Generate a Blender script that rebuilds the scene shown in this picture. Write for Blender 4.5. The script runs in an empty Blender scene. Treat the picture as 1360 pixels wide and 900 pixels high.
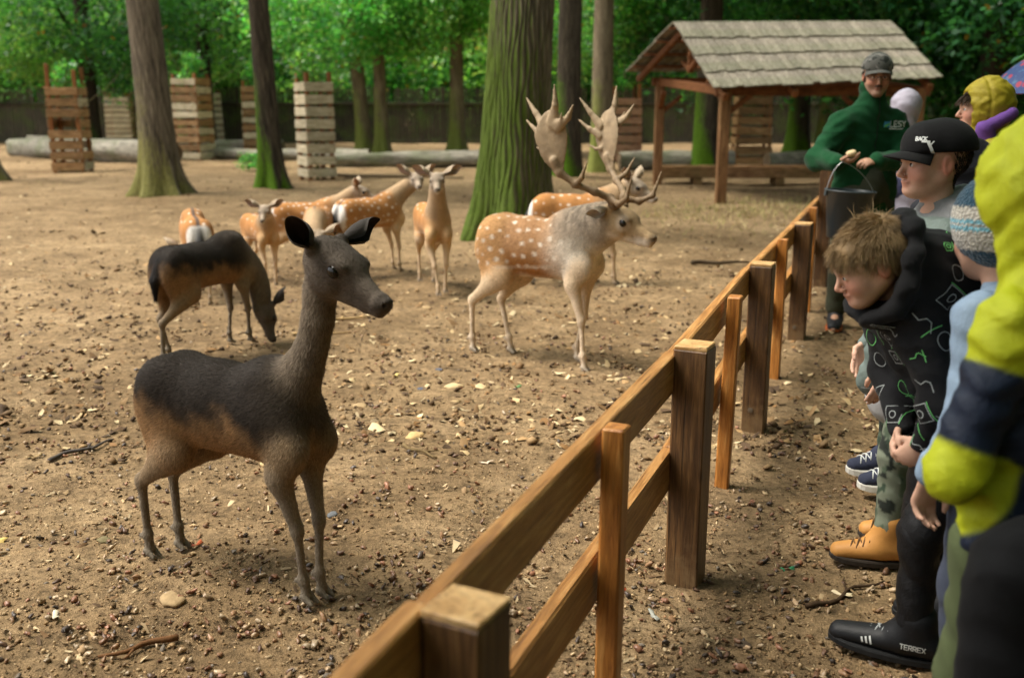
import bpy, math, random
import numpy as np
from mathutils import Vector, Matrix, Quaternion, noise as mnoise

# ------------------------------------------------------------------ camera, sky, sun, exposure
SC = bpy.context.scene
COL = SC.collection
R = math.radians
CAM_H = 1.40
cam_d = bpy.data.cameras.new('camera')
cam_d.lens = 35.0
cam_d.sensor_width = 36.0
cam_d.clip_start = 0.05
cam_d.clip_end = 2000
cam_d.dof.use_dof = True
cam_d.dof.focus_distance = 3.15
cam_d.dof.aperture_fstop = 2.6
cam = bpy.data.objects.new('camera', cam_d)
COL.objects.link(cam)
cam.location = (0, 0, CAM_H)
cam.rotation_euler = (R(90) - math.atan(310 / 1322.0), 0, 0)
SC.camera = cam

SUN_EL, SUN_AZ = R(60), R(-88)        # azimuth measured from +Y (away from camera) towards +X
world = bpy.data.worlds.new('World')
SC.world = world
world.use_nodes = True
wn = world.node_tree
sky = wn.nodes.new('ShaderNodeTexSky')
sky.sky_type = 'NISHITA'
sky.sun_disc = False
sky.sun_elevation = SUN_EL
sky.sun_rotation = SUN_AZ
sky.air_density = 1.0
sky.dust_density = 4.0
hsv = wn.nodes.new('ShaderNodeHueSaturation')   # overcast: the cloud layer greys the blue
hsv.inputs['Saturation'].default_value = 0.25
wn.links.new(sky.outputs['Color'], hsv.inputs['Color'])
bg = wn.nodes['Background']
bg.inputs['Strength'].default_value = 0.13
wn.links.new(hsv.outputs['Color'], bg.inputs['Color'])

sun_d = bpy.data.lights.new('sun', 'SUN')
sun_d.energy = 2.6
sun_d.angle = R(28)
sun_d.color = (1.0, 0.925, 0.80)
sun = bpy.data.objects.new('sun', sun_d)
COL.objects.link(sun)
sd = Vector((math.sin(SUN_AZ) * math.cos(SUN_EL), math.cos(SUN_AZ) * math.cos(SUN_EL), math.sin(SUN_EL)))
sun.rotation_euler = sd.to_track_quat('Z', 'Y').to_euler()
sun.location = sd * 40

SC.view_settings.view_transform = 'Standard'
SC.view_settings.look = 'None'
SC.view_settings.gamma = 1.0
SC.view_settings.exposure = 1.1
SC.view_settings.use_curve_mapping = False
SC.render.engine = 'CYCLES'
SC.cycles.max_bounces = 6
SC.cycles.diffuse_bounces = 3
SC.cycles.glossy_bounces = 2
SC.cycles.transmission_bounces = 3
SC.cycles.transparent_max_bounces = 4
SC.cycles.sample_clamp_indirect = 4.0
SC.cycles.caustics_reflective = False
SC.cycles.caustics_refractive = False
SC.cycles.use_denoising = True

random.seed(7)
RNG = np.random.default_rng(7)
PI = math.pi

# ------------------------------------------------------------------ object helpers
def tag(o, label=None, cat=None, group=None, kind=None):
    if label: o['label'] = label
    if cat: o['category'] = cat
    if group: o['group'] = group
    if kind: o['kind'] = kind
    return o

def empty(name, loc=(0, 0, 0), rz=0.0):
    o = bpy.data.objects.new(name, None)
    o.empty_display_size = 0.1
    COL.objects.link(o)
    o.location = loc
    o.rotation_euler = (0, 0, rz)
    return o

def link(name, me, mat=None, parent=None):
    o = bpy.data.objects.new(name, me)
    COL.objects.link(o)
    if mat is not None and len(me.materials) == 0:
        me.materials.append(mat)
    if parent is not None:
        o.parent = parent
    return o

def np_mesh(name, V, Fq, smooth=True, col=None):
    """V (n,3); Fq (m,k) faces with k = 3 or 4"""
    V = np.ascontiguousarray(V, dtype=np.float32)
    Fq = np.ascontiguousarray(Fq, dtype=np.int32)
    m, k = Fq.shape
    me = bpy.data.meshes.new(name)
    me.vertices.add(len(V))
    me.vertices.foreach_set('co', V.ravel())
    me.loops.add(m * k)
    me.loops.foreach_set('vertex_index', Fq.ravel())
    me.polygons.add(m)
    me.polygons.foreach_set('loop_start', np.arange(0, m * k, k, dtype=np.int32))
    me.polygons.foreach_set('loop_total', np.full(m, k, dtype=np.int32))
    me.update(calc_edges=True)
    me.validate()
    if smooth:
        me.polygons.foreach_set('use_smooth', np.ones(len(me.polygons), dtype=bool))
    if col is not None:
        add_col(me, col)
    return me

def add_col(me, col, name='Col'):
    c = np.ones((len(me.vertices), 4), dtype=np.float32)
    c[:, :3] = col
    at = me.color_attributes.new(name, 'FLOAT_COLOR', 'POINT')
    at.data.foreach_set('color', c.ravel())

class MB:
    """collects polygons; build() links them as one mesh object"""
    def __init__(s):
        s.v = []; s.f = []
    def add(s, vs, fs):
        n = len(s.v)
        s.v += [tuple(v) for v in vs]
        s.f += [tuple(i + n for i in f) for f in fs]
        return s
    def box(s, c, d, M=None, jit=0.0, bev=0.0):
        """chamfered box: centre c, full sizes d, optional 3x3/4x4 matrix applied about c"""
        x, y, z = d[0] / 2, d[1] / 2, d[2] / 2
        b = min(bev, x * .45, y * .45, z * .45)
        if b <= 0:
            vs = [Vector((sx * x, sy * y, sz * z)) for sx in (-1, 1) for sy in (-1, 1) for sz in (-1, 1)]
            fs = [(0, 1, 3, 2), (4, 6, 7, 5), (0, 4, 5, 1), (2, 3, 7, 6), (0, 2, 6, 4), (1, 5, 7, 3)]
        else:
            vs = []; fs = []
            idx = {}
            for sx in (-1, 1):
                for sy in (-1, 1):
                    for sz in (-1, 1):
                        for a in range(3):
                            p = [sx * (x - b), sy * (y - b), sz * (z - b)]
                            p[a] = (sx * x, sy * y, sz * z)[a]
                            idx[(sx, sy, sz, a)] = len(vs); vs.append(Vector(p))
            g = lambda sx, sy, sz, a: idx[(sx, sy, sz, a)]
            for sgn in (-1, 1):
                fs.append(tuple(g(sgn, sy, sz, 0) for sy, sz in ((-1, -1), (1, -1), (1, 1), (-1, 1)))[::sgn])
                fs.append(tuple(g(sx, sgn, sz, 1) for sx, sz in ((-1, -1), (-1, 1), (1, 1), (1, -1)))[::sgn])
                fs.append(tuple(g(sx, sy, sgn, 2) for sx, sy in ((-1, -1), (1, -1), (1, 1), (-1, 1)))[::sgn])
            for s1 in (-1, 1):
                for s2 in (-1, 1):
                    e = s1 * s2
                    fs.append((g(s1, s2, -1, 0), g(s1, s2, -1, 1), g(s1, s2, 1, 1), g(s1, s2, 1, 0))[::e])
                    fs.append((g(s1, -1, s2, 2), g(s1, -1, s2, 0), g(s1, 1, s2, 0), g(s1, 1, s2, 2))[::e])
                    fs.append((g(-1, s1, s2, 1), g(-1, s1, s2, 2), g(1, s1, s2, 2), g(1, s1, s2, 1))[::e])
                    for s3 in (-1, 1):
                        fs.append((g(s1, s2, s3, 0), g(s1, s2, s3, 1), g(s1, s2, s3, 2))[::s1 * s2 * s3])
        if jit:
            vs = [v + Vector((random.uniform(-jit, jit), random.uniform(-jit, jit), random.uniform(-jit, jit))) for v in vs]
        if M is not None:
            vs = [M @ v for v in vs]
        c = Vector(c)
        return s.add([v + c for v in vs], fs)
    def beam(s, a, b, w, h, up=(0, 0, 1), bev=0.004, jit=0.0):
        a = Vector(a); b = Vector(b); x = (b - a); L = x.length; x.normalize()
        up = Vector(up); y = up.cross(x).normalized(); z = x.cross(y)
        M = Matrix((x, y, z)).transposed()
        return s.box((a + b) / 2, (L, w, h), M, jit, bev)
    def tube(s, pts, rad, n=8, cap=True):
        pts = [Vector(p) for p in pts]
        base = len(s.v); u = None
        for i, p in enumerate(pts):
            t = (pts[min(i + 1, len(pts) - 1)] - pts[max(i - 1, 0)])
            if t.length < 1e-9: t = Vector((0, 0, 1))
            t.normalize()
            if u is None: u = t.orthogonal()
            u = u - t * u.dot(t)
            u.normalize(); w = t.cross(u)
            r = rad[i] if hasattr(rad, '__len__') else rad
            for k in range(n):
                a = 2 * PI * k / n
                s.v.append(tuple(p + u * (r * math.cos(a)) + w * (r * math.sin(a))))
        for i in range(len(pts) - 1):
            for k in range(n):
                a = base + i * n + k; b = base + i * n + (k + 1) % n
                s.f.append((a, b, b + n, a + n))
        if cap:
            s.f.append(tuple(base + k for k in range(n))[::-1])
            s.f.append(tuple(base + (len(pts) - 1) * n + k for k in range(n)))
        return s
    def lathe(s, prof, n=20, c=(0, 0, 0), M=None):
        base = len(s.v); c = Vector(c)
        for (r, z) in prof:
            for k in range(n):
                a = 2 * PI * k / n
                p = Vector((r * math.cos(a), r * math.sin(a), z))
                if M is not None: p = M @ p
                s.v.append(tuple(p + c))
        for i in range(len(prof) - 1):
            for k in range(n):
                a = base + i * n + k; b = base + i * n + (k + 1) % n
                s.f.append((a, b, b + n, a + n))
        return s
    def mesh(s, name, smooth=False):
        me = bpy.data.meshes.new(name)
        me.from_pydata(s.v, [], s.f)
        if smooth:
            me.polygons.foreach_set('use_smooth', np.ones(len(me.polygons), dtype=bool))
        me.update()
        return me
    def build(s, name, mat=None, parent=None, smooth=False):
        return link(name, s.mesh(name, smooth), mat, parent)

# ------------------------------------------------------------------ material helpers
def srgb(r, g, b):
    f = lambda c: ((c / 255.0) / 12.92) if c / 255.0 <= 0.04045 else (((c / 255.0) + 0.055) / 1.055) ** 2.4
    return (f(r), f(g), f(b))

class NT:
    def __init__(s, name, rough=0.7, spec=0.3):
        s.m = bpy.data.materials.new(name)
        s.m.use_nodes = True
        s.t = s.m.node_tree
        s.b = s.t.nodes['Principled BSDF']
        s.b.inputs['Roughness'].default_value = rough
        s.b.inputs['Specular IOR Level'].default_value = spec
        s.out = s.t.nodes['Material Output']
    def n(s, typ, **kw):
        nd = s.t.nodes.new(typ)
        for k, v in kw.items():
            if k in nd.inputs: 
                nd.inputs[k].default_value = v
            else: setattr(nd, k, v)
        return nd
    def l(s, a, b): s.t.links.new(a, b)
    def coord(s, kind='Object', scale=(1, 1, 1), rot=(0, 0, 0)):
        tc = s.n('ShaderNodeTexCoord')
        mp = s.n('ShaderNodeMapping')
        mp.inputs['Scale'].default_value = scale
        mp.inputs['Rotation'].default_value = rot
        s.l(tc.outputs[kind], mp.inputs['Vector'])
        return mp.outputs['Vector']
    def noise(s, vec, scale, detail=4, rough=0.55, dist=0.0):
        nd = s.n('ShaderNodeTexNoise', Scale=scale, Detail=detail, Roughness=rough, Distortion=dist)
        if vec is not None: s.l(vec, nd.inputs['Vector'])
        return nd.outputs['Fac']
    def ramp(s, fac, stops, interp='LINEAR'):
        nd = s.n('ShaderNodeValToRGB')
        cr = nd.color_ramp; cr.interpolation = interp
        while len(cr.elements) < len(stops): cr.elements.new(0.5)
        for e, (p, c) in zip(cr.elements, stops):
            e.position = p
            e.color = (c, c, c, 1) if isinstance(c, (int, float)) else (c[0], c[1], c[2], 1)
        s.l(fac, nd.inputs['Fac'])
        return nd.outputs['Color']
    def mix(s, fac, a, b, mode='MIX'):
        nd = s.n('ShaderNodeMix', data_type='RGBA', blend_type=mode)
        for sock, val in ((nd.inputs[0], fac), (nd.inputs[6], a), (nd.inputs[7], b)):
            if isinstance(val, (int, float)): sock.default_value = val if sock.type == 'VALUE' else (val, val, val, 1)
            elif isinstance(val, (tuple, list)): sock.default_value = (val[0], val[1], val[2], 1)
            else: s.l(val, sock)
        return nd.outputs[2]
    def math(s, op, a, b=0.0):
        nd = s.n('ShaderNodeMath', operation=op)
        for sock, val in ((nd.inputs[0], a), (nd.inputs[1], b)):
            if isinstance(val, (int, float)): sock.default_value = val
            else: s.l(val, sock)
        return nd.outputs[0]
    def attr(s, name='Col'):
        nd = s.n('ShaderNodeAttribute'); nd.attribute_name = name
        return nd.outputs['Color']
    def objrand(s):
        return s.n('ShaderNodeObjectInfo').outputs['Random']
    def bump(s, h, strength=0.4, dist=0.01):
        nd = s.n('ShaderNodeBump', Strength=strength, Distance=dist)
        s.l(h, nd.inputs['Height'])
        s.l(nd.outputs['Normal'], s.b.inputs['Normal'])
        return nd
    def base(s, c):
        if isinstance(c, (tuple, list)): s.b.inputs['Base Color'].default_value = (c[0], c[1], c[2], 1)
        else: s.l(c, s.b.inputs['Base Color'])
    def rough(s, c): s.l(c, s.b.inputs['Roughness'])

# ------------------------------------------------------------------ smooth implicit bodies (signed distance -> surface nets)
def _n(v):
    v = np.asarray(v, float); return v / np.linalg.norm(v)

class SDF:
    def __init__(s):
        s.pr = []; s.M = np.eye(3); s.o = np.zeros(3); s.sc = 1.0
    def frame(s, o=(0, 0, 0), M=None, sc=1.0):
        s.o = np.asarray(o, float); s.M = np.eye(3) if M is None else np.asarray(M, float); s.sc = sc
    def P(s, p): return s.o + s.M @ (np.asarray(p, float) * s.sc)
    def cone(s, a, b, ra, rb, k=0.03, cat=0, flat=None, op=1):
        a = s.P(a); b = s.P(b)
        fl = None
        if flat is not None:
            fl = (_n(s.M @ np.asarray(flat[0], float)), flat[1])
        s.pr.append(('c', a, b, ra * s.sc, rb * s.sc, k * s.sc, cat, fl, op)); return s
    def path(s, pts, rad, k=0.02, cat=0, flat=None):
        for i in range(len(pts) - 1):
            s.cone(pts[i], pts[i + 1], rad[i], rad[i + 1], k, cat, flat)
        return s
    def ell(s, c, r, k=0.03, cat=0, rot=None, op=1):
        M = s.M if rot is None else s.M @ np.asarray(rot, float)
        s.pr.append(('e', s.P(c), np.asarray(r, float) * s.sc, M, None, k * s.sc, cat, None, op)); return s
    @staticmethod
    def dist(p, X, Y, Z):
        if p[0] == 'c':
            _, a, b, ra, rb, k, cat, fl, op = p
            px, py, pz = X - a[0], Y - a[1], Z - a[2]
            ba = b - a
            if fl is not None:
                n, sc = fl
                q = (px * n[0] + py * n[1] + pz * n[2]) * (1.0 / sc - 1.0)
                px = px + q * n[0]; py = py + q * n[1]; pz = pz + q * n[2]
                ba = ba + n * (ba @ n) * (1.0 / sc - 1.0)
            L = max(ba @ ba, 1e-12)
            t = np.clip((px * ba[0] + py * ba[1] + pz * ba[2]) / L, 0, 1)
            px = px - t * ba[0]; py = py - t * ba[1]; pz = pz - t * ba[2]
            return np.sqrt(px * px + py * py + pz * pz) - (ra + (rb - ra) * t)
        _, c, r, M, _, k, cat, fl, op = p
        dx, dy, dz = X - c[0], Y - c[1], Z - c[2]
        q = [(dx * M[0, i] + dy * M[1, i] + dz * M[2, i]) for i in range(3)]
        k0 = np.sqrt(sum((q[i] / r[i]) ** 2 for i in range(3)))
        k1 = np.sqrt(sum((q[i] / r[i] ** 2) ** 2 for i in range(3))) + 1e-9
        return k0 * (k0 - 1.0) / k1
    @staticmethod
    def bbox(p, m):
        if p[0] == 'c':
            r = max(p[3], p[4]) + m
            return np.minimum(p[1], p[2]) - r, np.maximum(p[1], p[2]) + r
        r = np.max(p[2]) + m
        return p[1] - r, p[1] + r
    def mesh(s, h=0.008, fine=(), wrinkle=None, smooth=1):
        add = [p for p in s.pr if p[8] > 0]
        lo = np.min([s.bbox(p, 0)[0] for p in add], 0) - 2.5 * h
        hi = np.max([s.bbox(p, 0)[1] for p in add], 0) + 2.5 * h
        ax = []
        for a in range(3):
            v = [lo[a]]
            while v[-1] < hi[a]:
                st = h
                for (fl, fh, fs) in fine:
                    if fl[a] - fs <= v[-1] <= fh[a]: st = min(st, fs)
                v.append(v[-1] + st)
            ax.append(np.array(v))
        gx, gy, gz = ax
        D = np.full((len(gx), len(gy), len(gz)), 9.0, dtype=np.float32)
        for p in s.pr:
            l, u = s.bbox(p, p[5] + 3 * h)
            i0, i1 = np.searchsorted(gx, l[0]), np.searchsorted(gx, u[0])
            j0, j1 = np.searchsorted(gy, l[1]), np.searchsorted(gy, u[1])
            k0, k1 = np.searchsorted(gz, l[2]), np.searchsorted(gz, u[2])
            if i1 <= i0 or j1 <= j0 or k1 <= k0: continue
            d = s.dist(p, gx[i0:i1, None, None], gy[None, j0:j1, None], gz[None, None, k0:k1]).astype(np.float32)
            S = D[i0:i1, j0:j1, k0:k1]
            k = max(p[5], 1e-5)
            if p[8] > 0:
                hh = np.maximum(k - np.abs(S - d), 0)
                D[i0:i1, j0:j1, k0:k1] = np.minimum(S, d) - hh * hh / (4 * k)
            else:
                hh = np.maximum(k - np.abs(S + d), 0)
                D[i0:i1, j0:j1, k0:k1] = np.maximum(S, -d) + hh * hh / (4 * k)
        if wrinkle is not None:
            D = D + wrinkle(gx[:, None, None], gy[None, :, None], gz[None, None, :]).astype(np.float32)
        # surface nets
        ins = D < 0
        c = [ins[a:len(gx) - 1 + a, b:len(gy) - 1 + b, e:len(gz) - 1 + e] for a in (0, 1) for b in (0, 1) for e in (0, 1)]
        cnt = sum(x.astype(np.int8) for x in c)
        mixed = (cnt > 0) & (cnt < 8)
        I, J, K = np.nonzero(mixed)
        vid = np.full(mixed.shape, -1, dtype=np.int32); vid[I, J, K] = np.arange(len(I))
        acc = np.zeros((len(I), 3)); num = np.zeros(len(I))
        for axis in range(3):
            o1, o2 = [q for q in range(3) if q != axis]
            for b1 in (0, 1):
                for b2 in (0, 1):
                    A = [I.copy(), J.copy(), K.copy()]
                    A[o1] = A[o1] + b1; A[o2] = A[o2] + b2
                    B = [A[0].copy(), A[1].copy(), A[2].copy()]; B[axis] = B[axis] + 1
                    da = D[A[0], A[1], A[2]]; db = D[B[0], B[1], B[2]]
                    m = (da < 0) != (db < 0)
                    t = da / np.where(np.abs(da - db) < 1e-9, 1, da - db)
                    P = np.stack([gx[A[0]], gy[A[1]], gz[A[2]]], 1)
                    Q = np.stack([gx[B[0]], gy[B[1]], gz[B[2]]], 1)
                    pos = P + (Q - P) * t[:, None]
                    acc[m] += pos[m]; num[m] += 1
        V = acc / np.maximum(num, 1)[:, None]
        quads = []
        for axis in range(3):
            o1, o2 = [(1, 2), (2, 0), (0, 1)][axis]
            sl0 = [slice(1, -1)] * 3; sl1 = [slice(1, -1)] * 3
            sl0[axis] = slice(0, -1); sl1[axis] = slice(1, None)
            s0 = ins[tuple(sl0)]; s1 = ins[tuple(sl1)]
            ch = np.nonzero(s0 != s1)
            idx = [ch[q] + (0 if q == axis else 1) for q in range(3)]
            def cell(d1, d2):
                q = [idx[0].copy(), idx[1].copy(), idx[2].copy()]
                q[o1] = q[o1] + d1; q[o2] = q[o2] + d2
                return vid[q[0], q[1], q[2]]
            f = np.stack([cell(-1, -1), cell(0, -1), cell(0, 0), cell(-1, 0)], 1)
            flip = ~s0[ch]
            f[flip] = f[flip][:, ::-1]
            quads.append(f)
        Q = np.concatenate(quads)
        Q = Q[(Q >= 0).all(1)]
        for _ in range(smooth):
            E = np.concatenate([Q[:, [0, 1]], Q[:, [1, 2]], Q[:, [2, 3]], Q[:, [3, 0]]])
            S_ = np.zeros_like(V); n_ = np.zeros(len(V))
            np.add.at(S_, E[:, 0], V[E[:, 1]]); np.add.at(n_, E[:, 0], 1)
            np.add.at(S_, E[:, 1], V[E[:, 0]]); np.add.at(n_, E[:, 1], 1)
            V = V * 0.5 + 0.5 * S_ / np.maximum(n_, 1)[:, None]
        return V, Q
    def weights(s, V, cats, soft=0.012):
        """(n, cats) blend weights of the categories at points V"""
        X, Y, Z = V[:, 0], V[:, 1], V[:, 2]
        ds = []; cs = []
        for p in s.pr:
            if p[8] > 0 or p[6] > 0:
                ds.append(s.dist(p, X, Y, Z)); cs.append(p[6])
        Dm = np.stack(ds, 1); Dm = Dm - Dm.min(1, keepdims=True)
        W = np.exp(-Dm / soft); W /= W.sum(1, keepdims=True)
        out = np.zeros((len(V), cats))
        for i, cc in enumerate(cs): out[:, cc] += W[:, i]
        return out

def vnoise(V, scale, seed=0):
    """cheap smooth value noise for numpy points, range about -1..1"""
    r = np.random.default_rng(seed); o = 0
    for i in range(5):
        d = r.normal(size=3); d /= np.linalg.norm(d)
        ph = r.uniform(0, 6.28, 2); d2 = r.normal(size=3); d2 /= np.linalg.norm(d2)
        a = (V[..., 0] * d[0] + V[..., 1] * d[1] + V[..., 2] * d[2]) * scale * (0.7 + 0.35 * i)
        b = (V[..., 0] * d2[0] + V[..., 1] * d2[1] + V[..., 2] * d2[2]) * scale * (0.7 + 0.35 * i)
        o = o + np.sin(a + ph[0] + 1.7 * np.sin(b + ph[1]))
    return o / 3.0

def sstep(a, b, x):
    t = np.clip((x - a) / (b - a), 0, 1); return t * t * (3 - 2 * t)

def look(f, up=(0, 0, 1)):
    """3x3 with columns forward (x), left (y), up (z)"""
    f = _n(f); up = np.asarray(up, float)
    l = _n(np.cross(up, f)); u = np.cross(f, l)
    return np.stack([f, l, u], 1)

def rotz(a):
    c, s_ = math.cos(a), math.sin(a)
    return np.array([[c, -s_, 0], [s_, c, 0], [0, 0, 1.0]])

# ------------------------------------------------------------------ materials of the setting
def mat_soil():
    m = NT('trodden_soil', 0.95, 0.12)
    v = m.coord('Object')
    big = m.noise(v, 0.35, 4, 0.6)
    mid = m.noise(v, 2.2, 6, 0.65)
    fin = m.noise(v, 38, 6, 0.7)
    gr = m.noise(v, 170, 3, 0.6)
    c1 = m.ramp(mid, [(0.30, srgb(92, 73, 51)), (0.5, srgb(136, 112, 80)), (0.72, srgb(178, 152, 116))])
    c2 = m.ramp(big, [(0.35, srgb(112, 90, 63)), (0.65, srgb(186, 158, 120))])
    c = m.mix(0.45, c1, c2)
    f = m.ramp(fin, [(0.30, 0.30), (0.48, 0.84), (0.72, 1.28)])
    c = m.mix(0.9, c, f, 'MULTIPLY')
    g = m.ramp(gr, [(0.3, 0.62), (0.5, 1.0), (0.75, 1.3)])
    c = m.mix(0.8, c, g, 'MULTIPLY')
    spk = m.noise(v, 11, 5, 0.75)                        # trampled clods, damp and dry
    c = m.mix(0.85, c, m.ramp(spk, [(0.34, 0.42), (0.47, 0.9), (0.55, 1.0), (0.70, 1.28)]), 'MULTIPLY')
    m.base(c)
    h = m.math('ADD', m.math('MULTIPLY', fin, 1.0), m.math('MULTIPLY', gr, 0.45))
    m.bump(h, 0.9, 0.02)
    return m.m

def mat_wood(name, dark, mid, light, scale=(1, 14, 14), rough=0.6, green=0.0, bump=0.35, spec=0.3, rnd=0.35, dirt=0.0):
    """grain runs along local X"""
    m = NT(name, rough, spec)
    v = m.coord('Object', scale)
    rn = m.objrand()
    ad = m.n('ShaderNodeVectorMath', operation='ADD')
    m.l(v, ad.inputs[0])
    cb = m.n('ShaderNodeCombineXYZ')
    m.l(m.math('MULTIPLY', rn, 37.0), cb.inputs[0]); m.l(m.math('MULTIPLY', rn, 91.0), cb.inputs[2])
    m.l(cb.outputs[0], ad.inputs[1])
    v = ad.outputs[0]
    g = m.noise(v, 2.2, 7, 0.62, 0.6)
    f = m.noise(v, 11, 4, 0.6, 0.3)
    c = m.ramp(g, [(0.28, dark), (0.5, mid), (0.74, light)])
    c = m.mix(0.55, c, m.ramp(f, [(0.3, 0.55), (0.55, 1.0), (0.8, 1.2)]), 'MULTIPLY')
    hv = m.n('ShaderNodeHueSaturation')
    m.l(c, hv.inputs['Color'])
    m.l(m.math('ADD', m.math('MULTIPLY', rn, rnd * 2), 1.0 - rnd), hv.inputs['Value'])
    c = hv.outputs['Color']
    if green:
        gm = m.noise(m.coord('Object', (1, 1, 1)), 1.6, 5, 0.65)
        c = m.mix(m.ramp(gm, [(0.45, 0.0), (0.68, green)]), c, srgb(74, 92, 40))
    if dirt:                                             # dried mud splashed up the foot of the post
        sx = m.n('ShaderNodeSeparateXYZ'); m.l(m.coord('Object', (1, 1, 1)), sx.inputs[0])
        dn = m.noise(m.coord('Object', (1, 1, 1)), 26, 5, 0.7)
        lim = m.math('ADD', m.math('MULTIPLY', dn, 0.42), dirt - 0.26)
        c = m.mix(m.ramp(m.math('MULTIPLY', m.math('SUBTRACT', lim, sx.outputs[2]), 7.0), [(0.0, 0.0), (1.0, 0.85)]), c, srgb(120, 96, 66))
    ck = m.noise(m.coord('Object', tuple((q_ * 3.2 if q_ > 5 else q_ * .8) for q_ in scale)), 2.0, 4, 0.6, 0.4)
    ckf = m.ramp(ck, [(0.60, 0.0), (0.66, 0.75)])
    c = m.mix(ckf, c, tuple(q_ * .4 for q_ in dark))
    kn = m.n('ShaderNodeTexVoronoi', Scale=1.6); m.l(m.coord('Object', tuple(min(q_, 3.2) for q_ in scale)), kn.inputs['Vector'])
    c = m.mix(m.ramp(kn.outputs['Distance'], [(0.03, 0.75), (0.09, 0.0)]), c, tuple(q_ * .45 for q_ in dark))
    m.base(c)
    m.bump(m.math('SUBTRACT', m.math('ADD', g, m.math('MULTIPLY', f, 0.6)), m.math('MULTIPLY', ckf, 0.8)), bump * 1.4, 0.006)
    return m.m

def mat_bark(name, dark, light, moss=None, moss_dir=(-1, -0.3, 0), moss_amt=0.9, moss_low=99.0, scar=None):
    m = NT(name, 0.9, 0.15)
    v = m.coord('Object', (7, 7, 1.1))
    n1 = m.noise(v, 2.0, 6, 0.65, 0.4)
    n2 = m.noise(m.coord('Object', (16, 16, 4)), 3.0, 5, 0.7)
    n3 = m.noise(m.coord('Object'), 1.3, 4, 0.6)
    at = m.attr('Col')                                   # ridge height: shade in the furrows multiplied into the bark colour
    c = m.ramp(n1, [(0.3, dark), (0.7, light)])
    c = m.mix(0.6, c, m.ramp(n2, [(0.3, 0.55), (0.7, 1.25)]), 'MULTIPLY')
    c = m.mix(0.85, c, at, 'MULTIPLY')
    if moss is not None:
        ge = m.n('ShaderNodeNewGeometry')
        dt = m.n('ShaderNodeVectorMath', operation='DOT_PRODUCT')
        m.l(ge.outputs['Normal'], dt.inputs[0]); d = _n(moss_dir)
        dt.inputs[1].default_value = tuple(d)
        f = m.math('ADD', m.math('MULTIPLY', dt.outputs['Value'], 0.55), m.math('MULTIPLY', n3, 1.0))
        sx = m.n('ShaderNodeSeparateXYZ'); m.l(m.coord('Object'), sx.inputs[0])
        f = m.math('SUBTRACT', f, m.math('MAXIMUM', m.math('MULTIPLY', m.math('SUBTRACT', sx.outputs[2], moss_low), 0.45), -0.6))
        f = m.math('ADD', f, m.math('MULTIPLY', m.math('SUBTRACT', n2, 0.5), 0.9))
        f = m.ramp(f, [(0.55, 0.0), (0.95, moss_amt)])
        c = m.mix(f, c, m.mix(0.7, moss, m.ramp(n2, [(0.3, 0.45), (0.7, 1.4)]), 'MULTIPLY'))
    m.base(c)
    m.bump(m.math('ADD', n1, m.math('MULTIPLY', n2, 0.5)), 0.6, 0.03)
    return m.m

def mat_leaf(name, sat=1.0, val=1.0):
    m = NT(name, 0.34, 0.5)
    at = m.attr('Col')
    hv = m.n('ShaderNodeHueSaturation', Saturation=sat, Value=val)
    m.l(at, hv.inputs['Color'])
    rn = m.objrand()
    m.l(m.math('ADD', m.math('MULTIPLY', rn, 0.04), 0.48), hv.inputs['Hue'])
    m.base(hv.outputs['Color'])
    tr = m.n('ShaderNodeBsdfTranslucent')
    m.l(m.mix(1.0, hv.outputs['Color'], (1.45, 1.5, 0.7), 'MULTIPLY'), tr.inputs['Color'])
    mx = m.n('ShaderNodeMixShader'); mx.inputs[0].default_value = 0.52
    m.l(m.b.outputs[0], mx.inputs[1]); m.l(tr.outputs[0], mx.inputs[2])
    m.l(mx.outputs[0], m.out.inputs['Surface'])
    return m.m

M = {}
M['soil'] = mat_soil()
M['rail'] = mat_wood('stained_rail_wood', srgb(122, 80, 38), srgb(178, 124, 64), srgb(214, 166, 104), (2.0, 26, 26), 0.38, 0, 0.3, 0.45, 0.15)
M['post'] = mat_wood('stained_post_wood', srgb(62, 43, 26), srgb(94, 66, 40), srgb(132, 98, 60), (26, 26, 2.0), 0.45, 0, 0.3, 0.4, 0.12, 0.16)
M['post_foot'] = mat_wood('bare_post_foot', srgb(96, 78, 52), srgb(132, 110, 78), srgb(160, 138, 104), (14, 14, 2), 0.85, 0.25, 0.5, 0.15, 0.1)
M['dark_fence'] = mat_wood('dark_tarred_boards', srgb(48, 45, 37), srgb(66, 61, 50), srgb(88, 80, 62), (8, 8, 1), 0.8, 0.6, 0.4, 0.2, 0.3)
M['shingle'] = mat_wood('weathered_roof_board', srgb(82, 74, 62), srgb(122, 113, 98), srgb(160, 152, 138), (14, 1.4, 14), 0.62, 0.35, 0.6, 0.35, 0.22)
M['shed_wood'] = mat_wood('brown_shelter_timber', srgb(72, 40, 20), srgb(112, 68, 36), srgb(150, 100, 58), (2, 12, 12), 0.6, 0, 0.4, 0.3, 0.15)
M['shed_post'] = mat_wood('brown_shelter_post', srgb(86, 54, 30), srgb(128, 90, 56), srgb(164, 124, 84), (12, 12, 1.5), 0.65, 0.2, 0.4, 0.3, 0.15)
M['slat_grey'] = mat_wood('grey_slat', srgb(150, 136, 108), srgb(190, 176, 146), srgb(220, 208, 182), (2, 9, 9), 0.7, 0.2, 0.4, 0.3, 0.2)
M['slat_brown'] = mat_wood('brown_slat', srgb(104, 76, 48), srgb(148, 112, 74), srgb(186, 150, 108), (2, 9, 9), 0.7, 0.35, 0.4, 0.3, 0.25)
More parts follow.
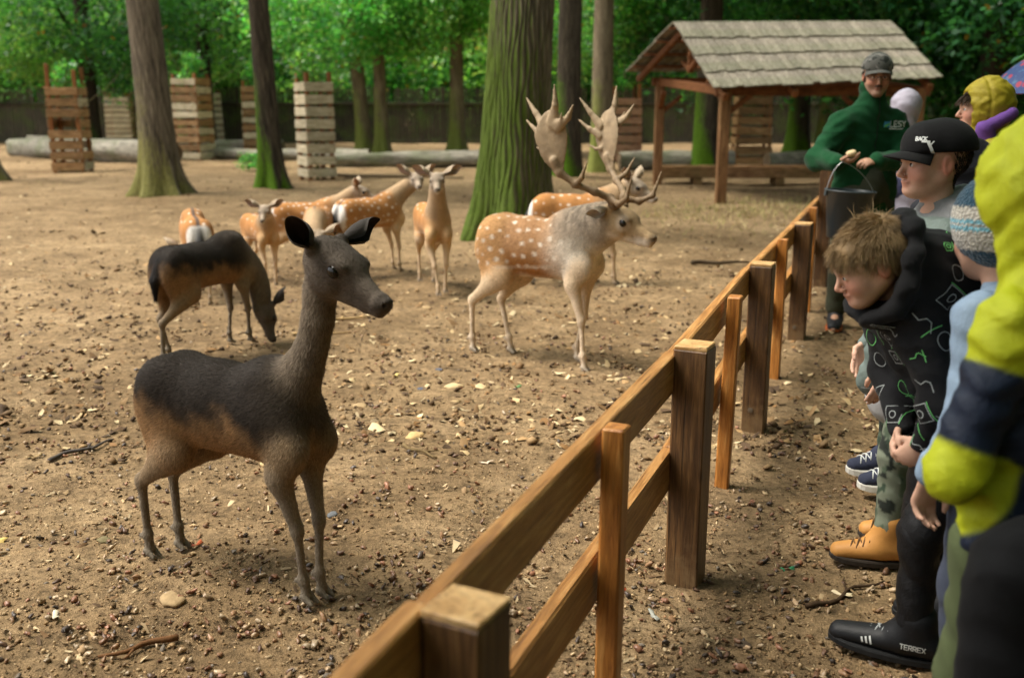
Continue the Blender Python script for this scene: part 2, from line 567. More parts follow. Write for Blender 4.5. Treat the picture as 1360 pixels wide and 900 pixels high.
M['slat_pink'] = mat_wood('pinkish_slat', srgb(128, 92, 72), srgb(168, 130, 104), srgb(198, 162, 134), (2, 9, 9), 0.7, 0.3, 0.4, 0.3, 0.2)
M['crate_post'] = mat_wood('rusty_crate_post', srgb(92, 54, 26), srgb(136, 84, 44), srgb(170, 116, 66), (10, 10, 1.5), 0.7, 0.2, 0.4, 0.3, 0.2)
M['log'] = mat_wood('grey_barkless_log', srgb(92, 88, 78), srgb(136, 130, 116), srgb(172, 166, 150), (1.2, 6, 6), 0.75, 0.5, 0.8, 0.2, 0.2)
M['log_end'] = mat_wood('log_end_grain', srgb(60, 50, 38), srgb(96, 80, 60), srgb(130, 112, 86), (6, 6, 6), 0.8, 0.0, 0.6, 0.2, 0.2)
MOSS = srgb(92, 118, 22)
M['oak_bark'] = mat_bark('oak_bark', srgb(70, 63, 52), srgb(138, 128, 108), srgb(72, 92, 24), (-1, 0.20, 0), 0.88, 2.6)
M['grey_bark'] = mat_bark('grey_bark', srgb(74, 66, 55), srgb(136, 124, 104), srgb(118, 116, 58), (-0.3, -0.5, 0), 0.75, 0.5)
M['moss_bark'] = mat_bark('mossy_bark', srgb(50, 44, 37), srgb(96, 86, 70), srgb(72, 104, 12), (-1, -0.1, 0), 0.9, 1.1)
M['far_bark'] = mat_bark('far_bark', srgb(82, 72, 58), srgb(142, 128, 104), srgb(112, 122, 50), (-0.6, -0.6, 0), 0.8, 0.9)
M['dark_bark'] = mat_bark('dark_bark', srgb(36, 30, 24), srgb(70, 60, 48), srgb(62, 84, 26), (-0.6, -0.6, 0), 0.8, 0.9)
M['leaf'] = mat_leaf('oak_leaf')
M['leaf_far'] = mat_leaf('wood_leaf', 1.0, 0.9)

# ------------------------------------------------------------------ ground
def hgt(x, y):
    """soft unevenness of the trodden ground (metres)"""
    return (0.018 * math.sin(0.9 * x + 0.7 * y) + 0.014 * math.sin(1.9 * x - 1.3 * y + 1.0)
            + 0.008 * math.sin(4.1 * x + 3.0 * y) + 0.006 * math.sin(5.3 * y - 3.7 * x + 2)) - 0.012

def build_ground():
    xs = np.concatenate([np.linspace(-900, -40, 12), np.linspace(-36, -9, 28), np.arange(-8.5, 5.5, 0.05), np.linspace(6, 36, 31), np.linspace(40, 900, 12)])
    ys = np.concatenate([np.linspace(-60, 0.6, 10), np.arange(0.8, 12, 0.05), np.linspace(12.3, 60, 80), np.linspace(64, 1500, 14)])
    X, Y = np.meshgrid(xs, ys, indexing='ij')
    Z = (0.018 * np.sin(0.9 * X + 0.7 * Y) + 0.014 * np.sin(1.9 * X - 1.3 * Y + 1.0) + 0.008 * np.sin(4.1 * X + 3.0 * Y) + 0.006 * np.sin(5.3 * Y - 3.7 * X + 2)) - 0.012
    V = np.stack([X, Y, Z], -1).reshape(-1, 3)
    near = ((V[:, 0] > -8.4) & (V[:, 0] < 5.4) & (V[:, 1] > 0.9) & (V[:, 1] < 12))
    lump = vnoise(V, 9, 3) * 0.004 + vnoise(V, 23, 5) * 0.003 + RNG.normal(0, 0.0018, len(V))
    V[:, 2] += np.where(near, lump, 0)
    nx, ny = len(xs), len(ys)
    i = np.arange(nx * ny).reshape(nx, ny)
    Q = np.stack([i[:-1, :-1], i[1:, :-1], i[1:, 1:], i[:-1, 1:]], -1).reshape(-1, 4)
    o = link('ground', np_mesh('ground', V, Q, True), M['soil'])
    tag(o, 'trodden brown soil of the deer enclosure and the path beside it', 'ground', kind='structure')
build_ground()

# ------------------------------------------------------------------ front rail fence
def build_fence():
    f = empty('rail_fence', (0.53, 2.84, 0))
    tag(f, 'low stained wooden rail fence running between the deer and the visitors', 'fence')
    O = Vector((0.53, 2.84, 0))
    posts = [(-0.62, -0.10), (-0.07, 1.29), (0.53, 2.80), (1.10, 4.32), (1.77, 6.03), (2.40, 7.65), (3.05, 9.3)]
    H = [0.70, 0.70, 0.72, 0.72, 0.70, 1.12, 0.70]
    dirs = []
    for i in range(len(posts)):
        a = Vector(posts[max(i - 1, 0)]); b = Vector(posts[min(i + 1, len(posts) - 1)])
        dirs.append((b - a).normalized())
    w = 0.100
    for i, (p, h) in enumerate(zip(posts, H)):
        d = dirs[i]
        ang = math.atan2(d.y, d.x) - PI / 2 - R(4) + R(random.uniform(-1.5, 1.5))
        Mz = Matrix.Rotation(ang, 3, 'Z') @ Matrix.Rotation(R(random.uniform(-.8, .8)), 3, 'X')
        o = MB().box((0, 0, h / 2 - 0.05), (w, w, h + 0.1), None, 0.0015, 0.005).build('post', M['post'], f)
        o.location = Vector((p[0], p[1], 0)) - O
        o.rotation_euler = Mz.to_euler()
        MB().box((0, 0, h + 0.004), (w - .004, w - .004, 0.012), None, 0.0015, 0.003).build('lit_end_grain', M['lit_end_grain'], o)  # pale end grain, its colour also carries the sky light on the post tops
        if i in (3, 4):
            MB().lathe([(0.0, -0.006), (0.010, -0.005), (0.012, 0), (0, 0.001)], 10, (-0.01, -w / 2 - 0.004, 0.07), Matrix.Rotation(R(90), 3, 'X')).build('bolt', M['bolt'], o)
    # rails sit on the deer side of the posts
    for i in range(len(posts) - 1):
        a = Vector((*posts[i], 0)); b = Vector((*posts[i + 1], 0))
        d = (b - a).normalized(); nrm = Vector((-d.y, d.x, 0))
        off = nrm * (w / 2 + 0.0185)
        for (zc, hh) in ((0.642, 0.118), (0.345, 0.120)):
            dz = random.uniform(-0.006, 0.006)
            p0 = a + off + Vector((0, 0, zc + dz)) + d * 0.003
            p1 = b + off + Vector((0, 0, zc + random.uniform(-0.006, 0.006))) - d * 0.003
            L = (p1 - p0).length
            o = MB()
            nseg = 6
            bx = MB().box((0, 0, 0), (L, 0.035, hh), None, 0.002, 0.005).build('rail', M['rail'], f)
            x = (p1 - p0).normalized(); y = Vector((0, 0, 1)).cross(x).normalized(); z = x.cross(y)
            bx.matrix_local = Matrix.Translation((p0 + p1) / 2 - O) @ Matrix((x, y, z)).transposed().to_4x4()
        for e_, pp in ((0.02, a), (-0.02, b)):
            for zc in (0.642, 0.345):
                for dz_ in (-.03, .03):
                    c_ = pp + d * (e_ * 2.2) + nrm * (w / 2 + 0.0368) + Vector((0, 0, zc + dz_)) - O
                    MB().lathe([(0, .0015), (.004, .001), (.0048, -.001)], 8, c_, nrm.to_track_quat('Z', 'Y').to_matrix()).build('screw', M['bolt'], f)
        # thin stake midway, on the visitors' side of the rails
        t = (0.50, 0.52, 0.52, 0.5, 0.5, 0.5)[i]
        c = a.lerp(b, t) + nrm * (w / 2 - 0.030)
        st = MB().box((0, 0, 0.33), (0.05, 0.055, 0.78), None, 0.0015, 0.004).build('stake', M['rail_v'], f)
        st.location = c - O
        st.rotation_euler = (R(random.uniform(-1, 1)), R(random.uniform(-1.2, 1.2)), math.atan2(d.y, d.x) - PI / 2)
M['lit_end_grain'] = mat_wood('bare_lit_end_grain', srgb(168, 124, 72), srgb(202, 160, 104), srgb(222, 186, 132), (9, 9, 9), 0.5, 0, 0.3, 0.4, 0.1)  # raw end grain, brightened for light from above
M['rail_v'] = mat_wood('stained_stake_wood', srgb(126, 76, 32), srgb(180, 116, 52), srgb(214, 156, 88), (26, 26, 2.0), 0.38, 0, 0.3, 0.45, 0.12)
bm_ = NT('dull_steel_bolt', 0.5, 0.5); bm_.base(srgb(120, 110, 96)); bm_.b.inputs['Metallic'].default_value = 0.8; M['bolt'] = bm_.m
build_fence()

# ------------------------------------------------------------------ dark boundary fence at the back
def build_back_fence():
    f = empty('board_fence', (0, 38.7, 0))
    tag(f, 'tall dark board fence with pickets on top closing off the enclosure at the back', 'fence')
    x0, x1, step = -26.0, 26.0, 2.6
    y = 0.0
    n = int((x1 - x0) / step)
    for i in range(n + 1):
        x = x0 + i * step
        MB().box((x, 0.10, 1.02), (0.12, 0.12, 2.1), None, 0, 0.006).build('post', M['dark_fence'], f)
    for i in range(n):
        xa = x0 + i * step
        m = MB(); k = 18; w = step / k
        for j in range(k):
            m.box((xa + (j + .5) * w, random.uniform(-.006, .006), 0.76), (w - 0.012, 0.022, 1.34 + random.uniform(-.02, .02)), None, 0.002)
        o = m.build('board_panel', M['dark_fence'], f); o['kind'] = 'stuff'
        MB().box((xa + step / 2, -0.03, 1.46), (step - .01, 0.10, 0.09), None, 0, 0.006).build('rail', M['dark_fence'], f)
        MB().box((xa + step / 2, -0.025, 0.06), (step - .01, 0.05, 0.16), None, 0, 0.006).build('kickboard', M['dark_fence'], f)
        m = MB(); k = 22; w = step / k
        for j in range(k):
            if random.random() < .06: continue
            m.box((xa + (j + .5) * w, 0.045 + random.uniform(-.008, .008), 1.72 + random.uniform(-.06, .06)), (w * random.uniform(.5, .8), 0.02, 0.62), None, 0.006)
        o = m.build('picket_row', M['dark_fence'], f); o['kind'] = 'stuff'
build_back_fence()

# ------------------------------------------------------------------ slatted guards round young trees
def guard(base, wid, hgt_, nslat, slat, label, rot=0.0, taper=0.0, post_top=0.35, diag=False, pale=False, skip=()):
    g = empty('tree_guard', (base[0], base[1], 0), rot)
    tag(g, label, 'tree guard', 'slatted guards round young trees')
    hw = wid / 2
    for sx in (-1, 1):
        for sy in (-1, 1):
            MB().beam((sx * (hw), sy * (hw), -0.05), (sx * (hw - taper), sy * (hw - taper), hgt_ + post_top * random.uniform(.75, 1.1)), 0.075, 0.075, (0, 1, 0), 0.006, 0.003).build('corner_post', M['crate_post'], g)
    pitch = hgt_ / nslat
    mats = slat if isinstance(slat, (list, tuple)) else [slat]
    for side in range(4):
        ang = side * PI / 2
        for j in range(nslat):
            if (side, j) in skip: continue
            z = (j + .5) * pitch
            half = hw - taper * z / hgt_
            sh = pitch * random.uniform(.68, .82)
            L = 2 * half + 0.07 + random.uniform(0, .05)
            rr = Matrix.Rotation(R(random.uniform(-1.6, 1.6)), 3, 'Y')
            if diag and side == 0 and j == nslat - 4: rr = Matrix.Rotation(R(-24), 3, 'Y')
            mm = M[mats[(j * 3 + side + int(random.random() * 1.5)) % len(mats)]]
            b = MB().box((0, 0, 0), (L, 0.024, sh), None, 0.005, 0.004).build('slat', mm, g)
            c = Vector((0, -(half + 0.052 + (side % 2) * 0.003), z))
            b.matrix_local = Matrix.Rotation(ang, 4, 'Z') @ Matrix.Translation(c) @ rr.to_4x4()
    return g
guard((-9.61, 22.1), 0.58, 1.80, 8, ['slat_brown', 'slat_brown', 'slat_grey'], 'brown broken slat guard with tall corner posts and one slanting board at the far left', R(6), 0.02, 0.42, True, skip=((0, 4), (1, 2)))
guard((-14.6, 38.0), 0.80, 1.70, 9, ['slat_grey'], 'distant pale slat guard half hidden behind the scarred leaning trunk', R(10), 0.03, 0.15)
guard((-8.45, 27.0), 0.66, 2.10, 10, ['slat_grey', 'slat_brown'], 'tall slat guard whose edge shows right beside the scarred leaning trunk', R(-14), 0.02, 0.1)
guard((-11.3, 37.6), 0.85, 1.85, 8, ['slat_grey'], 'distant pale slat guard right of the thin light brown trunk', R(-8), 0.05, 0.08)
guard((-7.45, 30.2), 0.80, 1.95, 9, ['slat_grey', 'slat_brown'], 'slat guard mostly hidden behind the straight moss streaked trunk', R(4), 0.02, 0.15)
guard((-3.85, 19.9), 0.46, 1.86, 8, ['slat_grey'], 'whitish slat guard with dark corner post standing clear in the middle distance', R(33), 0.0, 0.18)
guard((2.85, 26.0), 0.70, 1.60, 7, ['slat_pink', 'slat_pink', 'slat_brown'], 'pinkish slat guard behind the antlers left of the shelter', R(4), 0.03, 0.3)
guard((5.75, 24.4), 0.78, 1.85, 8, ['slat_brown', 'slat_brown', 'slat_grey'], 'tapering brown slat guard seen under the shelter roof', R(-4), 0.07, 0.1)

# ------------------------------------------------------------------ open shelter with board roof
def build_shelter():
    s = empty('deer_shelter', (4.4, 16.3, 0))
    tag(s, 'open timber shelter with grey board roof on brown posts', 'shelter')
    O = Vector((4.4, 16.3, 0))
    RL, RR_ = Vector((2.53, 16.4, 2.66)), Vector((6.00, 16.5, 2.68))      # ridge
    FL, FR = Vector((2.83, 14.4, 1.60)), Vector((6.03, 14.4, 1.74))     # front eave
    BL, BR = Vector((1.99, 18.1, 1.94)), Vector((6.25, 18.2, 1.96))       # back eave
    roof = empty('roof', (0, 0, 0)); roof.parent = s
    def slope(A, B, C, D, ncourse, nb, s_):
        # A,B ridge left,right; C,D eave left,right
        for c in range(ncourse):
            t0, t1 = c / ncourse, (c + 1) / ncourse + (0.035 if c < ncourse - 1 else 0.0)
            for k in range(nb):
                u0, u1 = (k + 0.03) / nb, (k + 0.97) / nb
                lift = 0.030 + 0.004 * (k % 2) + random.uniform(-.003, .003)
                e = random.uniform(-.012, .012)
                nrm = (B - A).cross(C - A).normalized()
                if nrm.z < 0: nrm = -nrm
                pt = lambda u, t: (A.lerp(B, u)).lerp(C.lerp(D, u), t)
                q = [pt(u0, t0), pt(u1, t0), pt(u1, t1 + e), pt(u0, t1 + e)]
                lo = [0.004, 0.004, lift, lift]
                cen = sum(q, Vector()) / 4
                th = 0.020
                vs = [p + nrm * l - cen for p, l in zip(q, lo)] + [p + nrm * (l + th) - cen for p, l in zip(q, lo)]
                fs = [(0, 3, 2, 1), (4, 5, 6, 7), (0, 1, 5, 4), (1, 2, 6, 5), (2, 3, 7, 6), (3, 0, 4, 7)]
                if s_ < 0: fs = [f[::-1] for f in fs]
                o = MB().add(vs, fs).build('roof_board', M['shingle'], roof)
                o.location = cen - O
    slope(RL, RR_, FL, FR, 4, 30, 1)
    slope(RL, RR_, BL, BR, 3, 26, -1)
    up = Vector((0, 0, 1))
    # battens and rafters under the boards
    for (C, D, n) in ((FL, FR, 5), (BL, BR, 4)):
        for j in range(n):
            t = (j + 0.25) / n
            a = RL.lerp(C, t); b = RR_.lerp(D, t)
            MB().beam(a - O - up * .03, b - O - up * .03, 0.07, 0.04, up, 0.004).build('batten', M['shed_wood'], s)
        for u in (0.055, 0.36, 0.66, 0.95):
            a = RL.lerp(RR_, u) - up * .10; b = C.lerp(D, u) - up * .10
            MB().beam(a - O, b - O, 0.08, 0.10, up, 0.006).build('rafter', M['shed_wood'], s)
    pf = [Vector((3.06, 14.70, 0)), Vector((5.85, 14.75, 0))]
    pb = [Vector((2.60, 18.0, 0)), Vector((6.2, 18.05, 0))]
    for i, p in enumerate(pf + pb):
        top = 1.64 if i < 2 else 1.82
        o = MB().box((0, 0, top / 2 - .1), (0.15, 0.15, top + .2), None, .003, .01).build('post', M['shed_post'], s)
        o.location = p - O
    for a, b, z in ((pf[0], pf[1], 1.60), (pb[0], pb[1], 1.80)):
        d = (b - a).normalized()
        MB().beam(a - O + up * z - d * .15, b - O + up * z + d * .15, 0.13, 0.14, up, .008).build('eave_beam', M['shed_wood'], s)
    for a, b in ((pf[0], pb[0]), (pf[1], pb[1])):
        MB().beam(a - O + up * 1.60 + Vector((0, .02, 0)), b - O + up * 1.80 - Vector((0, .02, 0)), 0.11, 0.13, up, .008).build('tie_beam', M['shed_wood'], s)
        mid = a.lerp(b, .5)
        MB().beam(mid - O + up * 1.9, mid - O + up * 2.52, 0.09, 0.09, (0, 1, 0), .006).build('king_post', M['shed_wood'], s)
        for sg, q in ((1, a), (-1, b)):
            MB().beam(q - O + up * 1.32, q - O + Vector((0, sg * .42, 1.62)), 0.07, 0.09, (1, 0, 0), .006).build('brace', M['shed_wood'], s)
            MB().beam(mid - O + up * 1.95, mid - O + Vector((0, -sg * .70, 2.10)), 0.06, 0.08, (1, 0, 0), .006).build('strut', M['shed_wood'], s)
    for q, sg in ((pf[0], 1), (pf[1], -1), (pb[0], 1), (pb[1], -1)):
        MB().beam(q - O + up * 1.25, q - O + Vector((sg * .38, 0, 1.56)), 0.07, 0.09, (0, 1, 0), .006).build('brace', M['shed_wood'], s)
build_shelter()

def build_trough():
    t = empty('feeding_trough', (4.9, 18.6, 0))
    tag(t, 'long low timber trough lying on blocks under the shelter roof', 'trough')
    MB().box((0, -0.22, 0.21), (4.3, 0.06, 0.20), None, .004, .008).build('side_board', M['slat_brown'], t)
    MB().box((0, 0.22, 0.21), (4.3, 0.06, 0.20), None, .004, .008).build('side_board', M['slat_brown'], t)
    MB().box((0, 0, 0.12), (4.3, 0.38, 0.03), None, .002, .004).build('bottom_board', M['slat_brown'], t)
    for sx in (-2.15, 2.15):
        MB().box((sx, 0, 0.20), (0.06, 0.50, 0.24), None, .004, .008).build('end_board', M['slat_brown'], t)
    for sx in (-1.5, 0, 1.5):
        MB().box((sx, 0, 0.04), (0.16, 0.46, 0.13), None, .004, .008).build('block', M['slat_brown'], t)
build_trough()

# ------------------------------------------------------------------ fallen logs
def log(a, b, r0, r1, label, seed=0, bend=0.1):
    a = Vector(a); b = Vector(b); n = 22; m = 18
    o = empty('fallen_log', tuple(a))
    tag(o, label, 'log', 'fallen logs on the ground')
    rr = random.Random(seed)
    d = (b - a); side = Vector((0, 0, 1)).cross(d).normalized()
    V = []; 
    for i in range(n + 1):
        t = i / n
        c = a.lerp(b, t) + side * math.sin(t * PI) * bend
        r = r0 + (r1 - r0) * t
        x = d.normalized(); y = side; z = x.cross(y) * 1
        for k in range(m):
            an = 2 * PI * k / m
            q = r * (1 + 0.06 * math.sin(3 * an + t * 7 + seed) + 0.05 * math.sin(5 * an - t * 13 + 2 * seed) + rr.uniform(-.02, .02))
            V.append(c + side * q * math.cos(an) + z * q * math.sin(an) - a)
    Fq = [(i * m + k, i * m + (k + 1) % m, (i + 1) * m + (k + 1) % m, (i + 1) * m + k) for i in range(n) for k in range(m)]
    MB().add(V, Fq).build('trunk', M['log'], o, True)
    for e, i in ((0, 0), (1, n)):
        ring = [V[i * m + k] for k in range(m)]
        c = sum(ring, Vector()) / m
        ring = [c + (p - c) * .997 for p in ring]
        MB().add(ring + [c + (d.normalized() * (0.01 if e else -.01))], [((k, (k + 1) % m, m) if e else ((k + 1) % m, k, m)) for k in range(m)]).build('cut_end', M['log_end'], o)
    return o
log((-14.2, 28.9, .22), (-8.3, 24.6, .27), 0.26, 0.33, 'thick grey log with cut end lying behind the broken brown guard', 1, -.2)
log((-14.6, 30.6, .34), (-9.0, 31.2, .20), 0.17, 0.13, 'thin pale log lying behind the thick grey one at the far left', 2)
log((-8.6, 27.6, .16), (-5.9, 25.5, .13), 0.16, 0.12, 'forked grey branch lying between the two nearest trunks', 3, .25)
log((-9.6, 30.8, .2), (-6.9, 30.6, .2), 0.20, 0.17, 'short pale log end behind the forked grey branch', 4)
log((-7.2, 26.6, .14), (-3.7, 26.2, .14), 0.13, 0.16, 'weathered log passing behind the straight moss streaked trunk', 5)
log((-4.1, 23.4, .16), (0.2, 23.2, .2), 0.16, 0.22, 'long mossy log between the whitish guard and the big oak', 6, .1)
log((2.4, 22.6, .19), (5.0, 22.9, .2), 0.20, 0.21, 'dark smooth log lying across behind the shelter posts', 7, .05)
log((5.9, 23.4, .16), (9.8, 24.6, .18), 0.17, 0.2, 'pale log lying to the right of the tapering guard', 8, .05)

# ------------------------------------------------------------------ trees
def leaf_cloud(n, clumps, csize, lsize, palette, seed, squash=0.7, droop=0.35):
    """leaf-sized faces spread in clumps; clumps = array of centres"""
    r = np.random.default_rng(seed)
    ci = r.integers(0, len(clumps), n)
    P = clumps[ci] + r.normal(size=(n, 3)) * np.array([csize, csize, csize * squash])
    nrm = r.normal(size=(n, 3)) * 0.75 + np.array([0, 0, 0.85]); nrm /= np.linalg.norm(nrm, axis=1, keepdims=True)
    a = r.normal(size=(n, 3)); a[:, 2] -= droop
    a -= nrm * (a * nrm).sum(1, keepdims=True); a /= np.linalg.norm(a, axis=1, keepdims=True)
    b = np.cross(nrm, a)
    L = lsize * r.uniform(.6, 1.35, (n, 1)); W = L * r.uniform(.38, .6, (n, 1))
    V = np.stack([P - a * L * .5, P + b * W * .5 + nrm * L * .06, P + a * L * .5 - nrm * L * .05, P - b * W * .5 + nrm * L * .06], 1).reshape(-1, 3)
    Q = np.arange(n * 4).reshape(n, 4)
    pal = np.array(palette)
    ctone = r.uniform(.65, 1.3, len(clumps))
    c = pal[r.integers(0, len(pal), n)] * (ctone[ci] * r.uniform(.75, 1.25, n))[:, None]
    au = r.random(n) < 0.012
    c[au] = np.array([[0.30, 0.16, 0.02]]) * r.uniform(.7, 1.3, (au.sum(), 1))
    return V, Q, np.repeat(c, 4, 0)

GREEN = [(0.080, 0.28, 0.060), (0.100, 0.33, 0.065), (0.16, 0.39, 0.080), (0.060, 0.22, 0.060), (0.26, 0.47, 0.14)]
DEEP = [(0.032, 0.14, 0.038), (0.044, 0.175, 0.046), (0.060, 0.21, 0.052), (0.026, 0.115, 0.036)]

def clump_set(n, rad, seed, shell=0.55):
    r = np.random.default_rng(seed)
    d = r.normal(size=(n, 3)); d /= np.linalg.norm(d, axis=1, keepdims=True)
    q = (shell + (1 - shell) * r.random(n)) ** 0.8
    q *= 0.8 + 0.35 * r.random(n)
    return d * q[:, None] * np.array(rad)

def crown_mesh(name, rad, nclump, nleaf, csize, lsize, pal, seed):
    cl = clump_set(nclump, rad, seed)
    V, Q, c = leaf_cloud(nleaf, cl, csize, lsize, pal, seed + 1)
    me = np_mesh(name, V, Q, False, c)
    return me, cl

CROWNS = {}
def crown(kind):
    if kind in CROWNS: return CROWNS[kind]
    if kind == 'high': me, cl = crown_mesh('high_crown', (3.0, 3.0, 2.2), 60, 4200, .5, .20, GREEN, 11)
    if kind == 'low': me, cl = crown_mesh('low_crown', (2.7, 2.4, 1.9), 95, 11000, .32, .17, [(min(a_ * 1.25, .4), min(b_ * 1.2, .5), c_ * 1.2) for a_, b_, c_ in GREEN] + [(.24, .48, .16)], 21)
    if kind == 'low2': me, cl = crown_mesh('low_crown_b', (2.5, 2.6, 2.0), 90, 10500, .34, .17, [(min(a_ * 1.25, .4), min(b_ * 1.2, .5), c_ * 1.2) for a_, b_, c_ in GREEN] + [(.24, .48, .16)], 31)
    if kind == 'deep': me, cl = crown_mesh('deep_crown', (3.2, 2.8, 2.8), 120, 15000, .42, .17, DEEP, 41)
    if kind == 'deep2': me, cl = crown_mesh('deep_crown_b', (3.0, 3.0, 3.0), 110, 14000, .44, .18, DEEP + GREEN[:2], 51)
    if kind == 'far': me, cl = crown_mesh('far_crown', (4.2, 3.4, 3.6), 120, 9500, .55, .30, GREEN, 61)
    if kind == 'far2': me, cl = crown_mesh('far_crown_b', (4.0, 3.6, 3.8), 110, 9000, .58, .32, DEEP + GREEN, 71)
    if kind == 'shrub': me, cl = crown_mesh('shrub_crown', (1.5, 1.2, 1.15), 60, 6500, .26, .15, GREEN, 81)
    if kind == 'sprig': me, cl = crown_mesh('sprig_crown', (.42, .42, .40), 12, 420, .13, .15, GREEN + [(0.12, 0.24, 0.09)], 91)
    CROWNS[kind] = (me, cl)
    return CROWNS[kind]

def trunk_mesh(r, height, lean, flare, seed, ridges=0.0, nring=60, nseg=28, curve=0.0, top=0.62, limbs=(), flare_h=0.35):
    r_ = random.Random(seed)
    ph = [r_.uniform(0, 6.28) for _ in range(8)]
    lob = r_.randint(4, 6)
    zs = np.concatenate([np.linspace(-0.15, 1.2, nring // 3), np.linspace(1.2, height, nring - nring // 3 + 1)[1:]])
    an = np.linspace(0, 2 * PI, nseg, endpoint=False)
    A, Z = np.meshgrid(an, zs)
    t = np.clip(Z / height, 0, 1)
    rad = r * (1 - (1 - top) * t)
    fl = np.exp(-np.clip(Z, 0, None) / flare_h) * flare
    rad = rad + r * fl * (0.75 + 0.45 * np.sin(lob * A + ph[0]) + 0.2 * np.sin((lob + 2) * A + ph[1]))
    rad = rad * (1 + 0.035 * np.sin(2 * A + ph[2] + Z * .7) + 0.02 * np.sin(3 * A + ph[3] - Z * 1.3))
    shade = np.ones_like(rad)
    if ridges:
        k = max(8, int(2 * PI * r / 0.055))
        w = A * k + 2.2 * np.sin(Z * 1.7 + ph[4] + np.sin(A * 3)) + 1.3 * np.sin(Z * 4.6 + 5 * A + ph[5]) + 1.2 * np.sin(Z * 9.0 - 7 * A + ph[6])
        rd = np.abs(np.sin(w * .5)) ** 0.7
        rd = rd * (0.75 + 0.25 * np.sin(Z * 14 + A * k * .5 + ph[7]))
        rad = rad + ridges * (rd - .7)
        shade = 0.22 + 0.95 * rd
    X = rad * np.cos(A) + lean[0] * Z + curve * np.sin(t * PI)
    Y = rad * np.sin(A) + lean[1] * Z
    V = np.stack([X, Y, Z], -1).reshape(-1, 3)
    n, m = len(zs), nseg
    i = np.arange(n * m).reshape(n, m)
    Q = np.stack([i[:-1], np.roll(i[:-1], -1, 1), np.roll(i[1:], -1, 1), i[1:]], -1).reshape(-1, 4)
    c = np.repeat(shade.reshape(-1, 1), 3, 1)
    # limbs: tapered tubes rooted inside the trunk
    for (z0, d, L, lr) in limbs:
        d = _n(d); p = np.array([lean[0] * z0, lean[1] * z0, z0], float)
        k = 8; sg = 7; ring = []
        u = _n(np.cross(d, [0.2, 0.1, 1])); w = np.cross(d, u)
        for q in range(sg):
            tt = q / (sg - 1)
            cc = p + d * L * tt + np.array([0, 0, 1]) * L * 0.18 * tt * tt + u * 0.05 * L * math.sin(tt * 5 + seed)
            rr = lr * (1 - .82 * tt)
            ring.append([cc + rr * (u * math.cos(2 * PI * j / k) + w * math.sin(2 * PI * j / k)) for j in range(k)])
        base = len(V)
        V = np.concatenate([V, np.array(ring).reshape(-1, 3)])
        ii = np.arange(sg * k).reshape(sg, k) + base
        Q = np.concatenate([Q, np.stack([ii[:-1], np.roll(ii[:-1], -1, 1), np.roll(ii[1:], -1, 1), ii[1:]], -1).reshape(-1, 4)])
        c = np.concatenate([c, np.full((sg * k, 3), .8)])
    return np_mesh('trunk', V, Q, True, c)

def tree(name, label, xy, r, height, lean=(0, 0), flare=0.5, mat='far_bark', crown_kind=None, crown_z=None, crown_sc=1.0,
         seed=0, ridges=0.0, nring=40, nseg=24, curve=0.0, group=None, leafmat='leaf', crown_off=(0, 0), extra=(), flare_h=0.35, nlimb=5, crot=None):
    o = empty(name, (xy[0], xy[1], 0))
    tag(o, label, 'tree', group)
    rr = random.Random(seed + 5)
    cz = crown_z if crown_z is not None else height
    limbs = []
    for k in range(nlimb):
        a = k * 2.4 + rr.uniform(-.4, .4)
        limbs.append((cz - rr.uniform(.3, 1.6) * crown_sc, (math.cos(a), math.sin(a), rr.uniform(.15, .8)), rr.uniform(1.3, 2.4) * crown_sc, r * .38))
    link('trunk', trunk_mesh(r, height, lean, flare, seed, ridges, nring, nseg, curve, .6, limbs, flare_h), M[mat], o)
    if crown_kind:
        me, cl = crown(crown_kind)
        c = link('crown', me, M[leafmat], o)
        c.location = (lean[0] * cz + crown_off[0], lean[1] * cz + crown_off[1], cz)
        c.scale = (crown_sc,) * 3
        c.rotation_euler = (0, 0, rr.uniform(0, 6.28) if crot is None else crot)
    for (kind, off, sc) in extra:
        me, cl = crown(kind)
        c = link('crown', me, M[leafmat], o)
        c.location = off; c.scale = (sc,) * 3; c.rotation_euler = (0, 0, rr.uniform(0, 6.28))
    return o

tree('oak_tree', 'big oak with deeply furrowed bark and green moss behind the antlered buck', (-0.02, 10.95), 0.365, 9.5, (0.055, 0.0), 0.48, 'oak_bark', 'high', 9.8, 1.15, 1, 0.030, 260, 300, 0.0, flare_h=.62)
tree('leaning_tree', 'dark leaning trunk with a pale torn scar and swollen base at the left', (-5.66, 16.2), 0.275, 9.5, (-0.10, 0.0), 0.75, 'grey_bark', 'high', 9.6, 1.0, 2, 0.012, 120, 120, 0.28, flare_h=.30)
tree('straight_tree', 'straight dark trunk with a bright moss streak left of the whitish guard', (-4.14, 17.35), 0.200, 9.5, (-0.022, 0.0), 0.75, 'moss_bark', 'high', 9.8, 0.95, 3, 0.010, 120, 100, 0.0, flare_h=.32)
tree('edge_tree', 'trunk just showing at the left edge of the picture', (-10.32, 19.6), 0.26, 9.0, (-0.01, 0.0), 0.8, 'grey_bark', 'high', 9.4, 0.9, 4, 0.010, 60, 48)
tree('broad_trunk_tree', 'shaded trunk with pale foot between the far left guards', (-16.6, 42.2), 0.40, 9.0, (-.005, 0), 0.25, 'far_bark', 'far', 8.4, 0.8, 5, group=None)
tree('slim_tree', 'thin light brown trunk beside the distant pale guard', (-12.0, 37.4), 0.30, 9.0, (-.012, 0), 0.3, 'far_bark', 'low', 4.0, 1.05, 6, crown_off=(0.4, -.3))
tree('twin_stem_tree', 'mossy trunk leaning left, front one of the two close stems', (-4.28, 29.5), 0.22, 9.0, (-.06, 0), 0.6, 'far_bark', 'low', 4.1, 1.0, 7, crown_off=(-0.2, -.2), nlimb=7)
